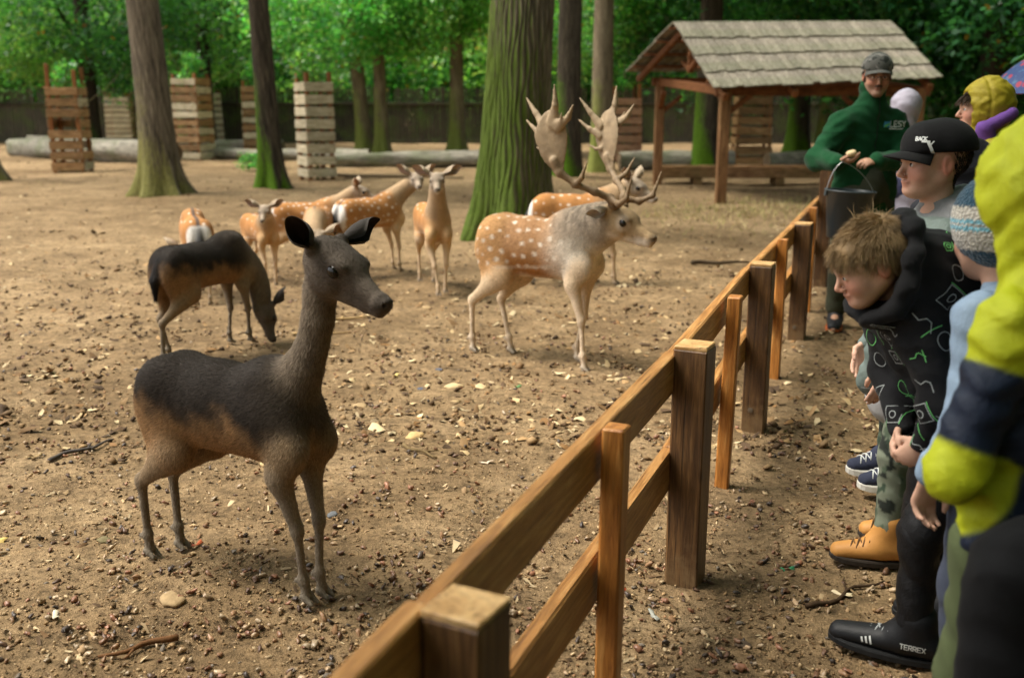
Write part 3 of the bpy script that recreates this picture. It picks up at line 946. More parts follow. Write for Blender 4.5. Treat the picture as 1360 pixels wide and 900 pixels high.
tree('twin_stem_tree', 'upright brown trunk, right one of the two close stems', (-3.75, 29.3), 0.19, 9.0, (-.012, 0), 0.7, 'far_bark', 'low2', 4.35, 0.95, 8, crown_off=(1.1, .2), nlimb=7)
tree('pale_foot_tree', 'slim trunk with pale mossy foot left of the big oak', (-1.6, 29.6), 0.22, 9.0, (0.002, 0), 0.8, 'far_bark', 'low2', 4.9, 0.95, 9, crown_off=(.5, .2))
tree('mossy_tree', 'trunk with vivid green moss at its foot, right behind the antlers', (1.12, 20.3), 0.27, 9.0, (0.006, 0), 0.25, 'moss_bark', 'high', 8.8, 0.9, 10, 0.008, 80, 64)
tree('brown_tree', 'plain brown trunk beside the pinkish guard', (1.95, 22.2), 0.24, 9.0, (0.004, 0), 0.3, 'far_bark', 'high', 8.6, 0.9, 11, extra=(('low', (-.3, 4.5, 3.9), .8),))
tree('shelter_tree', 'mossy trunk seen between the shelter posts', (4.32, 22.6), 0.29, 9.0, (0.0, 0), 0.2, 'moss_bark', 'deep', 6.4, 1.0, 12, 0.006, 60, 48)
tree('mossy_foot_tree', 'trunk with green foot right of the tapering guard', (8.45, 30.0), 0.34, 9.0, (0, 0), 0.5, 'moss_bark', 'deep2', 6.0, 1.1, 13)
tree('grey_twin_tree', 'grey trunk close beside the green footed one under the eave', (9.15, 29.6), 0.28, 9.0, (0.01, 0), 0.4, 'far_bark', 'deep', 6.6, 1.1, 14)
tree('dark_right_tree', 'dark trunk rising above the yellow hooded child', (9.9, 21.2), 0.34, 9.0, (0.01, 0), 0.3, 'dark_bark', 'deep', 5.2, 1.05, 15, crown_off=(-.6, -.4), extra=(('deep2', (1.8, -.2, 4.0), .9),))
tree('dark_right_tree', 'dark trunk half hidden by leaves above the right end of the shelter roof', (8.1, 24.0), 0.30, 9.0, (0, 0), 0.3, 'dark_bark', 'deep2', 5.0, 1.1, 16, crown_off=(.2, -.2), extra=(('deep', (1.2, .5, 3.4), .8),))
tree('corner_tree', 'leafy tree filling the top right corner behind the umbrella', (12.6, 22.8), 0.30, 9.0, (0, 0), 0.3, 'dark_bark', 'deep', 4.2, 1.2, 17, extra=(('deep2', (-.8, .4, 2.6), .9),))
tree('roof_tree', 'leafy tree showing above the shelter ridge', (5.4, 27.2), 0.28, 9.0, (0, 0), 0.3, 'dark_bark', 'deep2', 5.2, 1.1, 18, extra=(('deep', (-1.7, .6, 4.4), .7),))
tree('left_leafy_tree', 'deep green leafy tree above the broken brown guard', (-12.2, 29.6), 0.24, 9.0, (0, 0), 0.4, 'dark_bark', 'deep', 4.4, 1.0, 19, extra=(('low', (-1.2, -.4, 3.0), .55),))
tree('left_leafy_tree', 'deep green leafy tree left of the leaning trunk top', (-10.0, 33.5), 0.24, 9.0, (0, 0), 0.4, 'dark_bark', 'deep2', 5.2, .95, 20)
for (x, y, z, sc, lab) in ((-9.55, 22.15, 2.0, .7, 'sapling leafing out above the broken brown guard'), (-8.5, 27.0, 2.35, .8, 'sapling leaves above the tall guard beside the leaning trunk'),
                           (-3.85, 19.95, 2.15, .8, 'sapling tip above the whitish guard'), (-11.3, 37.6, 2.7, 1.4, 'sapling leaves above the distant pale guard'), (2.85, 26.0, 2.1, .7, 'sapling tip above the pinkish guard'),
                           (-7.45, 30.2, 2.3, 1.0, 'sapling tip above the guard behind the moss streaked trunk')):
    tree('sapling', lab, (x, y), 0.03, z + .3, (0, 0), 0.1, 'far_bark', 'sprig', z, sc, int(x * 10) + 77, nring=8, nseg=8, nlimb=3)

# the wood beyond the fence: single trees
rw = random.Random(99)
spots = []
for row, (yy, n, span) in enumerate(((43.5, 13, 24), (52, 14, 30), (63, 14, 36), (78, 13, 44))):
    for k in range(n):
        spots.append((row, -span + 2 * span * (k + .5 + rw.uniform(-.3, .3)) / n, yy + rw.uniform(-2.5, 2.5)))
LAND = [(60, 'the left edge of the picture'), (130, 'the broken brown guard'), (200, 'the shaded far trunk'), (260, 'the scarred leaning trunk'), (320, 'the thin light brown trunk'),
        (390, 'the moss streaked trunk'), (455, 'the whitish guard'), (530, 'the two close stems'), (595, 'the leafy gap'), (640, 'the slim pale footed trunk'), (740, 'the big oak'),
        (800, 'the antlers of the buck'), (860, 'the pinkish guard'), (930, 'the left gable of the shelter'), (1020, 'the left part of the roof'), (1110, 'the right part of the roof'),
        (1200, 'the cap of the man in green'), (1285, 'the boy in the black cap'), (1420, 'the umbrella')]
def landmark(x, y):
    px = 680 + 1322 * x / y
    for lim, nm in LAND:
        if px < lim: return nm
    return 'the umbrella'
ROWW = ('nearest row', 'second row', 'third row', 'farthest row')
for i, (row, x, y) in enumerate(spots):
    px = 680 + 1322 * x / y
    if px < -120 or px > 1480: continue                  # nothing of it would show
    right = x / y > 0.14
    kind = ('far', 'far2', 'deep2', 'deep')[(i * 7 + row) % 4] if right else ('far', 'far', 'low2', 'far2')[(i * 5 + row) % 4]
    sc = {'far': 1.0, 'far2': 1.0, 'deep2': 1.45, 'deep': 1.4, 'low2': 1.7}[kind] * rw.uniform(.85, 1.15)
    zz = rw.uniform(2.7, 4.0) + row * 1.25
    lab = 'tree in the %s beyond the fence, behind %s' % (ROWW[row], landmark(x, y))
    tree('wood_tree', lab, (x, y), rw.uniform(.14, .3), zz + 3, (rw.uniform(-.02, .02), 0), .3,
         'dark_bark', kind, zz, sc, 300 + i, nring=10, nseg=10, nlimb=4, group='trees of the wood behind the dark fence', leafmat='leaf_far')
for i in range(16):
    x = -24 + 3.1 * i + rw.uniform(-1, 1); y = 40.6 + rw.uniform(0, 1.8)
    if abs(x) > 22: continue
    o = empty('hedge_shrub', (x, y, 0)); tag(o, 'low green shrub at the dark fence, behind %s' % landmark(x, y).replace('the left edge of the picture', 'the left picture edge'), 'shrub', 'shrubs behind the dark fence')
    c = link('foliage', crown('shrub')[0], M['leaf_far'], o); c.location = (0, 0, 1.15 + rw.uniform(-.1, .7)); c.scale = (1.25, 1.2, 1.3 + rw.uniform(-.2, .3)); c.rotation_euler = (0, 0, rw.uniform(0, 6))
    MB().tube([(0, 0, -.05), (.05, 0, .6), (-.05, 0.02, 1.4)], [.06, .05, .02], 7).build('stem', M['dark_bark'], o)

# unseen trees added right of the picture and behind the camera to cut sky light
for i, (x, y, z, sc) in enumerate(((6.8, 2.6, 5.2, 1.35), (8.2, 7.6, 5.6, 1.4), (7.4, -2.4, 5.2, 1.4), (3.6, -5.4, 5.4, 1.35), (-1.6, -6.4, 5.6, 1.35))):
    tree('added_shade_tree', ('added leafy shade tree beside the path, right of the visitors and outside the picture', 'added leafy shade tree beside the path, outside the picture beyond the umbrella', 'added leafy shade tree beside the path, outside the picture behind the right edge',
                       'added leafy shade tree behind the camera on the right', 'added leafy shade tree straight behind the camera')[i], (x, y), .26, z + 2.5, (0, 0), .5, 'dark_bark', ('deep', 'deep2')[i % 2], z, sc, 700 + i, extra=((('deep2', 'deep')[i % 2], (.6, .4, z - 2.6), sc * .8),))

tree('added_bough_tree', 'unseen tree added behind the camera so its low boughs shade the path', (-2.9, -1.2), .24, 7.5, (0.02, 0.05), .5, 'dark_bark', 'deep', 6.6, .9, 760,
     extra=(('deep2', (2.75, 2.9, 4.6), .33), ('deep', (3.15, 5.0, 5.0), .34), ('deep2', (3.7, 7.4, 5.4), .32)), nlimb=7)  # added unseen tree, small crowns set where they shade the path and visitors

# ------------------------------------------------------------------ deer
def mat_coat(name, rough=0.75, streak=0.5, bump=0.35):
    m = NT(name, rough, 0.10)
    at = m.attr('Col')
    n1 = m.noise(m.coord('Object', (1, 1.6, 1.6)), 60, 5, 0.7, 0.5)
    n2 = m.noise(m.coord('Object', (1, 2.4, 2.4)), 170, 3, 0.6, 0.4)
    n3 = m.noise(m.coord('Object'), 9, 4, 0.6)
    c = m.mix(streak, at, m.ramp(n1, [(0.3, 0.55), (0.5, 1.0), (0.72, 1.4)]), 'MULTIPLY')
    c = m.mix(streak, c, m.ramp(n2, [(0.3, 0.62), (0.5, 1.0), (0.75, 1.4)]), 'MULTIPLY')
    c = m.mix(0.4, c, m.ramp(n3, [(0.3, 0.7), (0.7, 1.25)]), 'MULTIPLY')
    m.base(c)
    m.b.inputs['Sheen Weight'].default_value = 0.04
    m.b.inputs['Sheen Roughness'].default_value = 0.5
    m.bump(m.math('ADD', n1, m.math('MULTIPLY', n2, 0.7)), bump, 0.004)
    return m.m
M['coat'] = mat_coat('deer_coat')
em = NT('deer_eye', 0.12, 0.35); em.base((0.007, 0.004, 0.002)); M['deer_eye'] = em.m
am = NT('antler_bone', 0.6, 0.25)
_v = am.coord('Object', (1, 1, 1)); _n1 = am.noise(_v, 22, 5, 0.65)
am.base(am.mix(0.75, am.attr('Col'), am.ramp(_n1, [(0.3, 0.62), (0.7, 1.2)]), 'MULTIPLY')); am.bump(_n1, 0.5, 0.006); M['antler'] = am.m

CATS = dict(torso=0, neck=1, head=2, upleg=3, leg=4, hoof=5, tail=6, nose=7, thigh=8, dark=9)

def ear_mesh(L, W, inner, outer, curl=0.55, edge=None):
    nt, ns = 16, 11
    prof_t = np.array([0, .08, .2, .38, .55, .72, .86, .95, 1.0])
    prof_w = np.array([.30, .42, .68, .95, 1.0, .86, .58, .34, .10])
    V = []; C = []
    for layer in (0, 1):
        for i in range(nt):
            t = i / (nt - 1); w = np.interp(t, prof_t, prof_w) * W / 2
            a_max = math.pi * (0.95 * (1 - t) ** 1.5 + curl * (1 - t * .6))
            a_max = min(a_max, math.pi * .9)
            rad = w / max(math.sin(min(a_max, math.pi / 2)), .3)
            for j in range(ns):
                s_ = -1 + 2 * j / (ns - 1)
                a = s_ * a_max
                th = 0.0035 * (1 - abs(s_) ** 3) if layer else 0.0
                rr = rad + (th if layer else 0)
                x = t * L; y = math.sin(a) * rr; z = (1 - math.cos(a)) * rr - 0.0 - rad * .55
                z += 0.02 * t * t
                V.append((x, y, z))
                C.append(outer if layer else inner)
    idx = lambda l, i, j: l * nt * ns + i * ns + j
    F_ = []
    for i in range(nt - 1):
        for j in range(ns - 1):
            F_.append((idx(0, i, j), idx(0, i, j + 1), idx(0, i + 1, j + 1), idx(0, i + 1, j)))
            F_.append((idx(1, i, j), idx(1, i + 1, j), idx(1, i + 1, j + 1), idx(1, i, j + 1)))
    for i in range(nt - 1):
        for j, fl in ((0, 0), (ns - 1, 1)):
            q = (idx(0, i, j), idx(0, i + 1, j), idx(1, i + 1, j), idx(1, i, j))
            F_.append(q if fl == 0 else q[::-1])
    for j in range(ns - 1):
        F_.append((idx(0, nt - 1, j), idx(0, nt - 1, j + 1), idx(1, nt - 1, j + 1), idx(1, nt - 1, j)))
    me = np_mesh('ear', np.array(V), np.array(F_), True, np.array(C))
    return me

def fur_coat(root, V, Q, W, col, f, n, L, seed):
    """short hairs lying along the coat: thin faces rooted on the skin, joined into one part"""
    r = np.random.default_rng(seed + 50)
    A, B, C_ = V[Q[:, 0]], V[Q[:, 1]], V[Q[:, 2]]
    nrm = np.cross(B - A, V[Q[:, 3]] - A); ar = np.linalg.norm(nrm, axis=1); nrm /= np.maximum(ar, 1e-12)[:, None]
    wq = W[Q[:, 0]]
    ar = ar * (1 - wq[:, 5] - wq[:, 7] - wq[:, 9] * .9).clip(0, 1) * np.where(wq[:, 4] > .5, .7, 1)
    pick = r.choice(len(Q), n, p=ar / ar.sum())
    u, w = r.random((n, 1)), r.random((n, 1))
    P = (A[pick] * (1 - u) + B[pick] * u) * (1 - w) + (V[Q[pick, 3]] * (1 - u) + C_[pick] * u) * w
    N = nrm[pick]; wp = wq[pick]
    flow = (wp[:, [0]] + wp[:, [8]]) * np.array([[-.85, 0, -.5]]) + (wp[:, [1]]) * np.array([[-.25, 0, -1]]) + (wp[:, [2]] + wp[:, [9]]) * (-f[None]) + (wp[:, [3]] + wp[:, [4]] + wp[:, [6]]) * np.array([[-.1, 0, -1]])
    flow = flow + r.normal(size=(n, 3)) * .22
    flow = flow - N * (flow * N).sum(1, keepdims=True); flow /= np.linalg.norm(flow, axis=1, keepdims=True)
    d = flow + N * r.uniform(.10, .42, (n, 1)); d /= np.linalg.norm(d, axis=1, keepdims=True)
    side = np.cross(d, N); side /= np.linalg.norm(side, axis=1, keepdims=True)
    ln = L * r.uniform(.5, 1.25, (n, 1)) * (1 - .62 * wp[:, [2]] - .35 * (wp[:, [4]] + wp[:, [3]]) + .5 * wp[:, [6]])
    wd = r.uniform(.0006, .0012, (n, 1))
    Vv = np.stack([P - N * .001 - side * wd, P - N * .001 + side * wd, P + d * ln], 1).reshape(-1, 3)
    cc = col[Q[pick, 0]] * r.uniform(.5, 1.7, (n, 1))
    o = link('fur', np_mesh('fur', Vv, np.arange(n * 3).reshape(n, 3), True, np.repeat(cc, 3, 0)), M['fur'], root)
    o['kind'] = 'stuff'
fm = NT('deer_fur', 0.65, 0.08); fm.base(fm.attr('Col')); M['fur'] = fm.m

def deer(label, mid, yaw, sc, coat, head_at, head_dir, neck_mid=None, feet=None, neck_r=(.105, .072, .056), head_sc=1.0,
         ears=None, h=0.011, antlers=False, tail='down', spots=0, head_up=(0, 0, 1), group='fallow deer in the enclosure', name='fallow_deer', belly=0.0, seed=0, hf=0.006, mouth=False, fur=0, fur_len=.016, ear_sc=1.0, zs=1.0):
    root = empty(name, (0, 0, 0))
    a = R(yaw)
    ox, oy = mid[0] + .07 * sc * math.cos(a), mid[1] + .07 * sc * math.sin(a)
    root.location = (ox, oy, hgt(mid[0], mid[1])); root.rotation_euler = (0, 0, a)
    root.scale = (1, 1, zs)
    tag(root, label, 'deer', group)
    S = SDF(); S.frame(sc=sc)
    Y = (0, 1, 0); c = CATS
    # trunk
    S.ell((-.258, 0, .545), (.110, .096, .116), .03, c['torso'])
    S.cone((-.28, 0, .562), (-.10, 0, .555), .106, .114, .06, c['torso'], (Y, .86))
    S.cone((-.14, 0, .538 - belly), (.14, 0, .546 - belly * .6), .126, .138, .06, c['torso'], (Y, .80))
    S.ell((.148, 0, .562), (.104, .086, .138), .05, c['torso'])
    S.ell((.15, 0, .660), (.12, .048, .055), .06, c['torso'])
    S.ell((.168, 0, .555), (.054, .056, .080), .06, c['torso'])
    # neck
    hp = np.array(head_at, float); f = _n(head_dir); HM = look(f, head_up)
    n0 = np.array((.160, 0, .60)); n2 = hp - HM[:, 0] * .035 * head_sc - HM[:, 2] * .022 * head_sc
    nm = np.array(neck_mid, float) if neck_mid is not None else n0 * .45 + n2 * .55 + np.array((.02, 0, .0))
    pts = [n0]; rad = []
    for q in range(1, 7):
        t = q / 6.0
        pts.append((1 - t) ** 2 * n0 + 2 * t * (1 - t) * nm + t * t * n2)
    rad = np.interp(np.linspace(0, 1, 7), [0, .5, 1], [r_ for r_ in neck_r])
    for q in range(6):
        S.cone(pts[q], pts[q + 1], rad[q], rad[q + 1], .035, c['neck'], (Y, .84))
    # legs
    feet = feet or {}
    for sy, nm_ in ((1, 'l'), (-1, 'r')):
        fx, fy = feet.get('f' + nm_, (.262, .045 * sy))
        e = np.array((.190, .068 * sy, .395)); sh = np.array((.228, .066 * sy, .475))
        dx, dy = fx - .262, fy - .05 * sy
        cp = np.array((.232 + dx * .50, .056 * sy + dy * .5, .232)); ft = np.array((.236 + dx * .95, .05 * sy + dy * .95, .078)); hf_ = np.array((fx, fy, .0))
        S.cone((.14, .055 * sy, .64), sh, .050, .056, .05, c['torso'], (Y, .55))
        S.cone(sh, e, .055, .043, .04, c['upleg'], (Y, .72))
        S.cone(e, cp, .034, .0170, .03, c['leg'])
        S.ell(cp, (.0190, .0170, .028), .015, c['leg'])
        S.cone(cp, ft, .0135, .0118, .012, c['leg'])
        S.ell(ft, (.0178, .0150, .0185), .01, c['leg'])
        S.cone(ft, hf_ + np.array((-.018, 0, .036)), .0140, .0155, .01, c['leg'])
        for tt in (-1, 1):
            S.cone(hf_ + np.array((-.020, .011 * tt, .026)), hf_ + np.array((.014, .013 * tt, .008)), .0132, .0065, .0025, c['hoof'])
            S.ell(ft + np.array((-.020, .010 * tt, -.006)), (.008, .006, .010), .004, c['hoof'])
        hx, hy = feet.get('h' + nm_, (-.37, .05 * sy))
        dx, dy = hx + .37, hy - .05 * sy
        hip = np.array((-.285, .055 * sy, .565)); stf = np.array((-.225 + dx * .15, .078 * sy, .405)); hk = np.array((-.405 + dx * .62, .056 * sy + dy * .6, .262))
        ft = np.array((-.392 + dx * .97, .05 * sy + dy * .97, .08)); hf_ = np.array((hx, hy, .0))
        S.cone(hip, stf, .104, .064, .05, c['thigh'], (Y, .62))
        S.cone((-.335, .05 * sy, .50), (-.31, .060 * sy, .36), .070, .042, .05, c['thigh'], (Y, .62))
        S.cone(stf, hk, .054, .0205, .04, c['upleg'], (Y, .8))
        S.ell(hk, (.021, .014, .026), .015, c['leg'])
        S.cone(hk, ft, .0155, .0120, .012, c['leg'])
        S.ell(ft, (.0178, .0150, .0185), .01, c['leg'])
        S.cone(ft, hf_ + np.array((-.016, 0, .036)), .0140, .0155, .01, c['leg'])
        for tt in (-1, 1):
            S.cone(hf_ + np.array((-.020, .011 * tt, .026)), hf_ + np.array((.014, .013 * tt, .008)), .0132, .0065, .0025, c['hoof'])
            S.ell(ft + np.array((-.020, .010 * tt, -.006)), (.008, .006, .010), .004, c['hoof'])
    # tail
    if tail == 'down':
        S.cone((-.37, 0, .60), (-.420, 0, .50), .024, .026, .02, c['tail'], (Y, 1.0)); S.cone((-.420, 0, .50), (-.423, 0, .385), .026, .009, .015, c['tail'])
    else:
        S.cone((-.37, 0, .59), (-.405, 0, .47), .020, .018, .02, c['tail']); S.cone((-.405, 0, .47), (-.398, 0, .40), .018, .007, .015, c['tail'])
    # head (its own frame)
    S.frame(hp * sc, HM, sc * head_sc)
    S.ell((-.005, 0, .004), (.070, .054, .056), .02, c['head'])
    S.ell((.045, 0, .010), (.062, .046, .042), .02, c['head'])
    S.cone((.06, 0, -.006), (.168, 0, -.030), .040, .0245, .025, c['head'], (Y, .84))
    S.ell((.183, 0, -.030), (.024, .0255, .0235), .012, c['head'])
    S.ell((.2005, 0, -.0225), (.0095, .0185, .0135), .005, c['nose'])
    S.cone((-.005, 0, -.040), (.135, 0, -.050), .040, .017, .02, c['head'], (Y, .9))
    S.cone((.135, 0, -.050), (.180, 0, -.051), .016, .0125, .012, c['head'])
    for sy in (-1, 1):
        S.ell((.018, .032 * sy, -.026), (.048, .022, .036), .02, c['head'])
        S.ell((.064, .036 * sy, .022), (.026, .014, .012), .012, c['head'])
        S.ell((.058, .0375 * sy, .006), (.0225, .0125, .0195), .006, c['dark'])
        S.ell((-.022, .045 * sy, .036), (.020, .018, .022), .012, c['head'])
        S.ell((.2035, .0125 * sy, -.0235), (.008, .0042, .0045), .003, c['dark'], op=-1)
        S.cone((.125, .028 * sy, -.0425), (.196, .020 * sy, -.0425), .0022, .0018, .003, c['dark'], op=-1)
    if mouth:
        S.cone((.150, 0, -.0415), (.205, 0, -.0395), .004, .009, .004, c['dark'], op=-1)
    S.frame()
    hw = hp * sc; g = 0.24 * sc * head_sc
    fine = [(np.minimum(hw, hw + f * g) - .085, np.maximum(hw, hw + f * g) + .085, hf)]
    V, Q = S.mesh(h, fine, None, 1)
    W = S.weights(V, 10, .010)
    # coat colour of each place on the body
    v = V / sc; x, y, z = v[:, 0], v[:, 1], v[:, 2]
    nz = vnoise(v, 22, seed) * .5 + vnoise(v, 60, seed + 1) * .3
    lat = np.abs(y)
    def C3(c_): return np.array(c_)[None, :]
    col = np.zeros((len(V), 3))
    T = W[:, 0] + W[:, 8]
    if coat == 'dark':
        top = C3((.022, .017, .013)); side = C3((.250, .142, .066)); bel = C3((.165, .100, .050))
        nf = vnoise(v * np.array([1, 1, .6]), 55, seed + 7); k = sstep(.465, .580, z + .028 * nz + .026 * nf + .035 * sstep(.02, .14, x) - .02 * sstep(-.1, -.3, x))[:, None]
        body = side * (1 - k) + top * k
        neckc = C3((.140, .108, .076)) * (1 - .35 * sstep(.0, .06, z - 9))[:, None]
        dors = sstep(.035, .0, lat)[:, None]
        headc = C3((.094, .074, .056)); legc = C3((.175, .140, .100)); hoof = C3((.17, .145, .11))
        upl = C3((.21, .146, .084)); tailc = C3((.012, .011, .011)); spot = None
        kx = sstep(.10, .30, x)[:, None]
        body = body * (1 - kx) + (C3((.060, .048, .037)) * k + C3((.20, .135, .075)) * (1 - k)) * kx
        thigh = side * .95 * (1 - k) + top * k
    elif coat == 'buck':
        top = C3((.36, .20, .095)); bel = C3((.66, .56, .44)); low = C3((.36, .155, .045))
        k = sstep(.46, .56, z + .02 * nz)[:, None]
        body = low * (1 - k) + top * k
        kb = sstep(.43, .385, z + .015 * nz)[:, None]; body = body * (1 - kb) + bel * kb
        kx = sstep(-.03, .22, x + .03 * nz + .08 * (z - .6))[:, None]
        grey = C3((.31, .25, .185)); wht = C3((.74, .68, .58))
        kk = sstep(.64, .50, z + .03 * nz)[:, None]
        chest = grey * (1 - kk) + wht * kk
        body = body * (1 - kx) + chest * kx
        neckc = chest * 1.0 + 0
        str_ = (0.5 + 0.5 * np.sin(x * 95 + z * 25 + 6 * nz))[:, None] * sstep(.58, .70, z)[:, None]
        neckc = neckc * (1 - .50 * str_)
        headc = C3((.34, .235, .125)); legc = C3((.60, .47, .33)); upl = C3((.56, .42, .27)); hoof = C3((.30, .26, .21)); tailc = C3((.02, .018, .016))
        thigh = C3((.46, .26, .11)) * (1 - .0) ; kt = sstep(.42, .32, z)[:, None]; thigh = thigh * (1 - kt) + legc * kt
    else:
        top = C3((.37, .170, .055)); bel = C3((.58, .46, .33)); low = C3((.43, .23, .095))
        k = sstep(.45, .58, z + .02 * nz)[:, None]
        body = low * (1 - k) + top * k
        kb = sstep(.43, .38, z + .02 * nz)[:, None]; body = body * (1 - kb) + bel * kb
        ks = (sstep(.020, .008, lat) * sstep(.62, .60, np.abs(x + .1)))[:, None] * sstep(.58, .62, z)[:, None]
        body = body * (1 - ks * .85) + C3((.05, .045, .045)) * ks * .85
        kx = sstep(.16, .32, x)[:, None]; body = body * (1 - kx) + C3((.44, .27, .13)) * kx
        neckc = C3((.36, .245, .14)); headc = C3((.33, .26, .19)); legc = C3((.60, .44, .28)); upl = C3((.56, .37, .19)); hoof = C3((.12, .10, .08)); tailc = C3((.02, .02, .02))
        thigh = body * 1.0; kt = sstep(.42, .33, z)[:, None]; thigh = thigh * (1 - kt) + C3((.60, .46, .30)) * kt
        kr = sstep(-.362, -.385, x)[:, None] * sstep(.33, .38, z)[:, None]; thigh = thigh * (1 - kr) + C3((.78, .74, .68)) * kr; body = body * (1 - kr) + C3((.78, .74, .68)) * kr
    nosec = C3((.012, .011, .011)); darkc = C3((.030, .024, .020)) if coat != 'dark' else C3((.07, .056, .046))
    col = (W[:, [0]] * body + W[:, [1]] * neckc + W[:, [2]] * headc + W[:, [3]] * upl + W[:, [4]] * legc + W[:, [5]] * hoof + W[:, [6]] * tailc
           + W[:, [7]] * nosec + W[:, [8]] * thigh + W[:, [9]] * darkc)
    # face markings in the head frame
    q = ((V - hp * sc) @ HM) / (sc * head_sc)
    hm = W[:, [2]]
    if coat != 'dark':
        ring = sstep(.040, .022, np.linalg.norm(q - np.array([.058, .042, .004]) * np.where(q[:, [1]] > 0, 1, np.array([[1, -1, 1]])), axis=1))[:, None]
        col = col * (1 - ring * hm * .55) + C3((.66, .56, .44)) * ring * hm * .55
        muz = sstep(.10, .15, q[:, 0])[:, None] * sstep(-.02, -.045, q[:, 2])[:, None]
        col = col * (1 - muz * hm) + C3((.66, .58, .48)) * muz * hm
        br = sstep(.13, .09, np.abs(q[:, 0] - .11) + np.abs(q[:, 2] - .03))[:, None] * sstep(.0, .03, q[:, 2])[:, None] * hm
        col = col * (1 - .35 * br)
        jaw = sstep(-.035, -.06, q[:, 2])[:, None] * hm
        col = col * (1 - jaw * .7) + C3((.62, .53, .42)) * jaw * .7
    else:
        crn = sstep(.03, .055, q[:, 2])[:, None] * hm; col = col * (1 - .45 * crn)
        jaw = sstep(-.03, -.06, q[:, 2])[:, None] * hm; col = col * (1 - jaw * .25) + C3((.15, .12, .09)) * jaw * .25
    if spots:
        r = np.random.default_rng(seed + 3)
        cand = np.nonzero((T > .6) & (z > .455) & (x < .17) & (lat > .02))[0]
        pick = []; P_ = []
        for ci in r.permutation(cand):
            p = v[ci]
            if len(P_) == 0 or np.min(np.linalg.norm((np.array(P_) - p) * np.array([1, 1, .8]), axis=1)) > .042 + .022 * r.random():
                P_.append(p)
            if len(P_) >= spots: break
        P_ = np.array(P_); sz = r.uniform(.006, .0125, len(P_))
        m_ = np.zeros(len(V))
        for p, s_ in zip(P_, sz):
            d = np.sqrt(((v[:, 0] - p[0]) / 1.15) ** 2 + (v[:, 1] - p[1]) ** 2 + ((v[:, 2] - p[2]) / 1.0) ** 2)
            m_ = np.maximum(m_, sstep(s_ * 1.35, s_ * .6, d))
        line = sstep(.012, .004, np.abs(z - (.462 + .02 * np.sin(x * 5)))) * sstep(-.30, -.2, x) * sstep(.12, .05, x) * T * (.5 + .5 * nz)
        m_ = np.clip(np.maximum(m_ * T, line * .8), 0, 1)[:, None]
        col = col * (1 - .75 * m_) + C3((.76, .69, .58)) * .75 * m_
    col = np.clip(col * (1 + .10 * nz[:, None]), 0.003, 1)
    link('body', np_mesh('deer_body', V, Q, True, col), M['coat'], root)
    if fur: fur_coat(root, V, Q, W, col, HM[:, 0], fur, fur_len * sc, seed)
    # eyes
    HMm = Matrix(HM.tolist())
    for sy in (-1, 1):
        p = hp * sc + HM @ (np.array((.0590, .0455 * sy, .006)) * sc * head_sc)
        r_ = .0172 * sc * head_sc
        prof = [(r_ * math.sin(PI * i / 8), -r_ * math.cos(PI * i / 8)) for i in range(9)]
        MB().lathe(prof, 14, p, HMm @ Matrix.Diagonal((1.08, .66, .90))).build('eye', M['deer_eye'], root, True)
    # ears
    inner = {'dark': (.030, .020, .017), 'buck': (.52, .44, .36), 'fawn': (.44, .30, .22)}[coat]
    outer = {'dark': (.042, .036, .031), 'buck': (.30, .24, .17), 'fawn': (.38, .30, .21)}[coat]
    me = ear_mesh(.150 * sc * head_sc * ear_sc, .070 * sc * head_sc * ear_sc, inner, outer)
    ears = ears or {}
    for sy, nm_ in ((1, 'l'), (-1, 'r')):
        ax, op_ = ears.get(nm_, ((-.25, .80 * sy, .55), (.75, .35 * sy, -.1)))
        X = _n(ax); Zo = np.array(op_, float); Zo = _n(Zo - X * (Zo @ X)); Yo = np.cross(Zo, X)
        Mh = HM @ np.stack([X, Yo, Zo], 1)
        o = link('ear', me, M['coat'], root)
        p = hp * sc + HM @ (np.array((-.026, .048 * sy, .040)) * sc * head_sc)
        o.matrix_local = Matrix.Translation(Vector(p)) @ Matrix(Mh.tolist()).to_4x4()
    if antlers:
        for sy in (-1, 1):
            A = SDF(); A.frame(hp * sc, HM, sc * head_sc)
            F3 = lambda x_, y_, z_: (x_, y_ * sy, z_)
            beam = [F3(-.005, .030, .045), F3(-.02, .055, .085), F3(-.070, .105, .100), F3(-.140, .155, .115), F3(-.205, .190, .145), F3(-.238, .200, .185)]
            A.path(beam, [.0175, .0145, .0135, .0130, .0150, .022], .015, 0)
            A.ell(F3(-.008, .036, .055), (.026, .026, .012), .008, 1)
            fl = ((.25, sy * 1.0, -.05), .115)
            A.cone(F3(-.215, .192, .155), F3(-.250, .204, .225), .028, .062, .015, 0, fl); A.cone(F3(-.250, .204, .225), F3(-.268, .208, .275), .062, .076, .015, 0, fl)
            A.cone(F3(-.268, .208, .275), F3(-.272, .210, .315), .076, .058, .015, 0, fl)
            for tip, root_, r0 in ((F3(-.165, .228, .415), F3(-.240, .212, .315), .023), (F3(-.275, .230, .465), F3(-.27, .213, .325), .027), (F3(-.440, .195, .385), F3(-.315, .208, .300), .022),
                                   (F3(-.425, .190, .300), F3(-.305, .205, .260), .019), (F3(-.350, .190, .212), F3(-.280, .200, .212), .012), (F3(-.212, .236, .375), F3(-.252, .214, .32), .012)):
                mdl = tuple((np.array(tip) * .55 + np.array(root_) * .45) + np.array((.012, 0, -.008)))
                A.cone(root_, mdl, r0, r0 * .55, .016, 0, ((.25, sy, -.05), .55)); A.cone(mdl, tip, r0 * .55, .0035, .006, 1)
            A.path([F3(-.02, .050, .080), F3(.045, .080, .080), F3(.092, .104, .115), F3(.105, .114, .215)], [.0135, .0120, .0095, .0030], .012, 0)
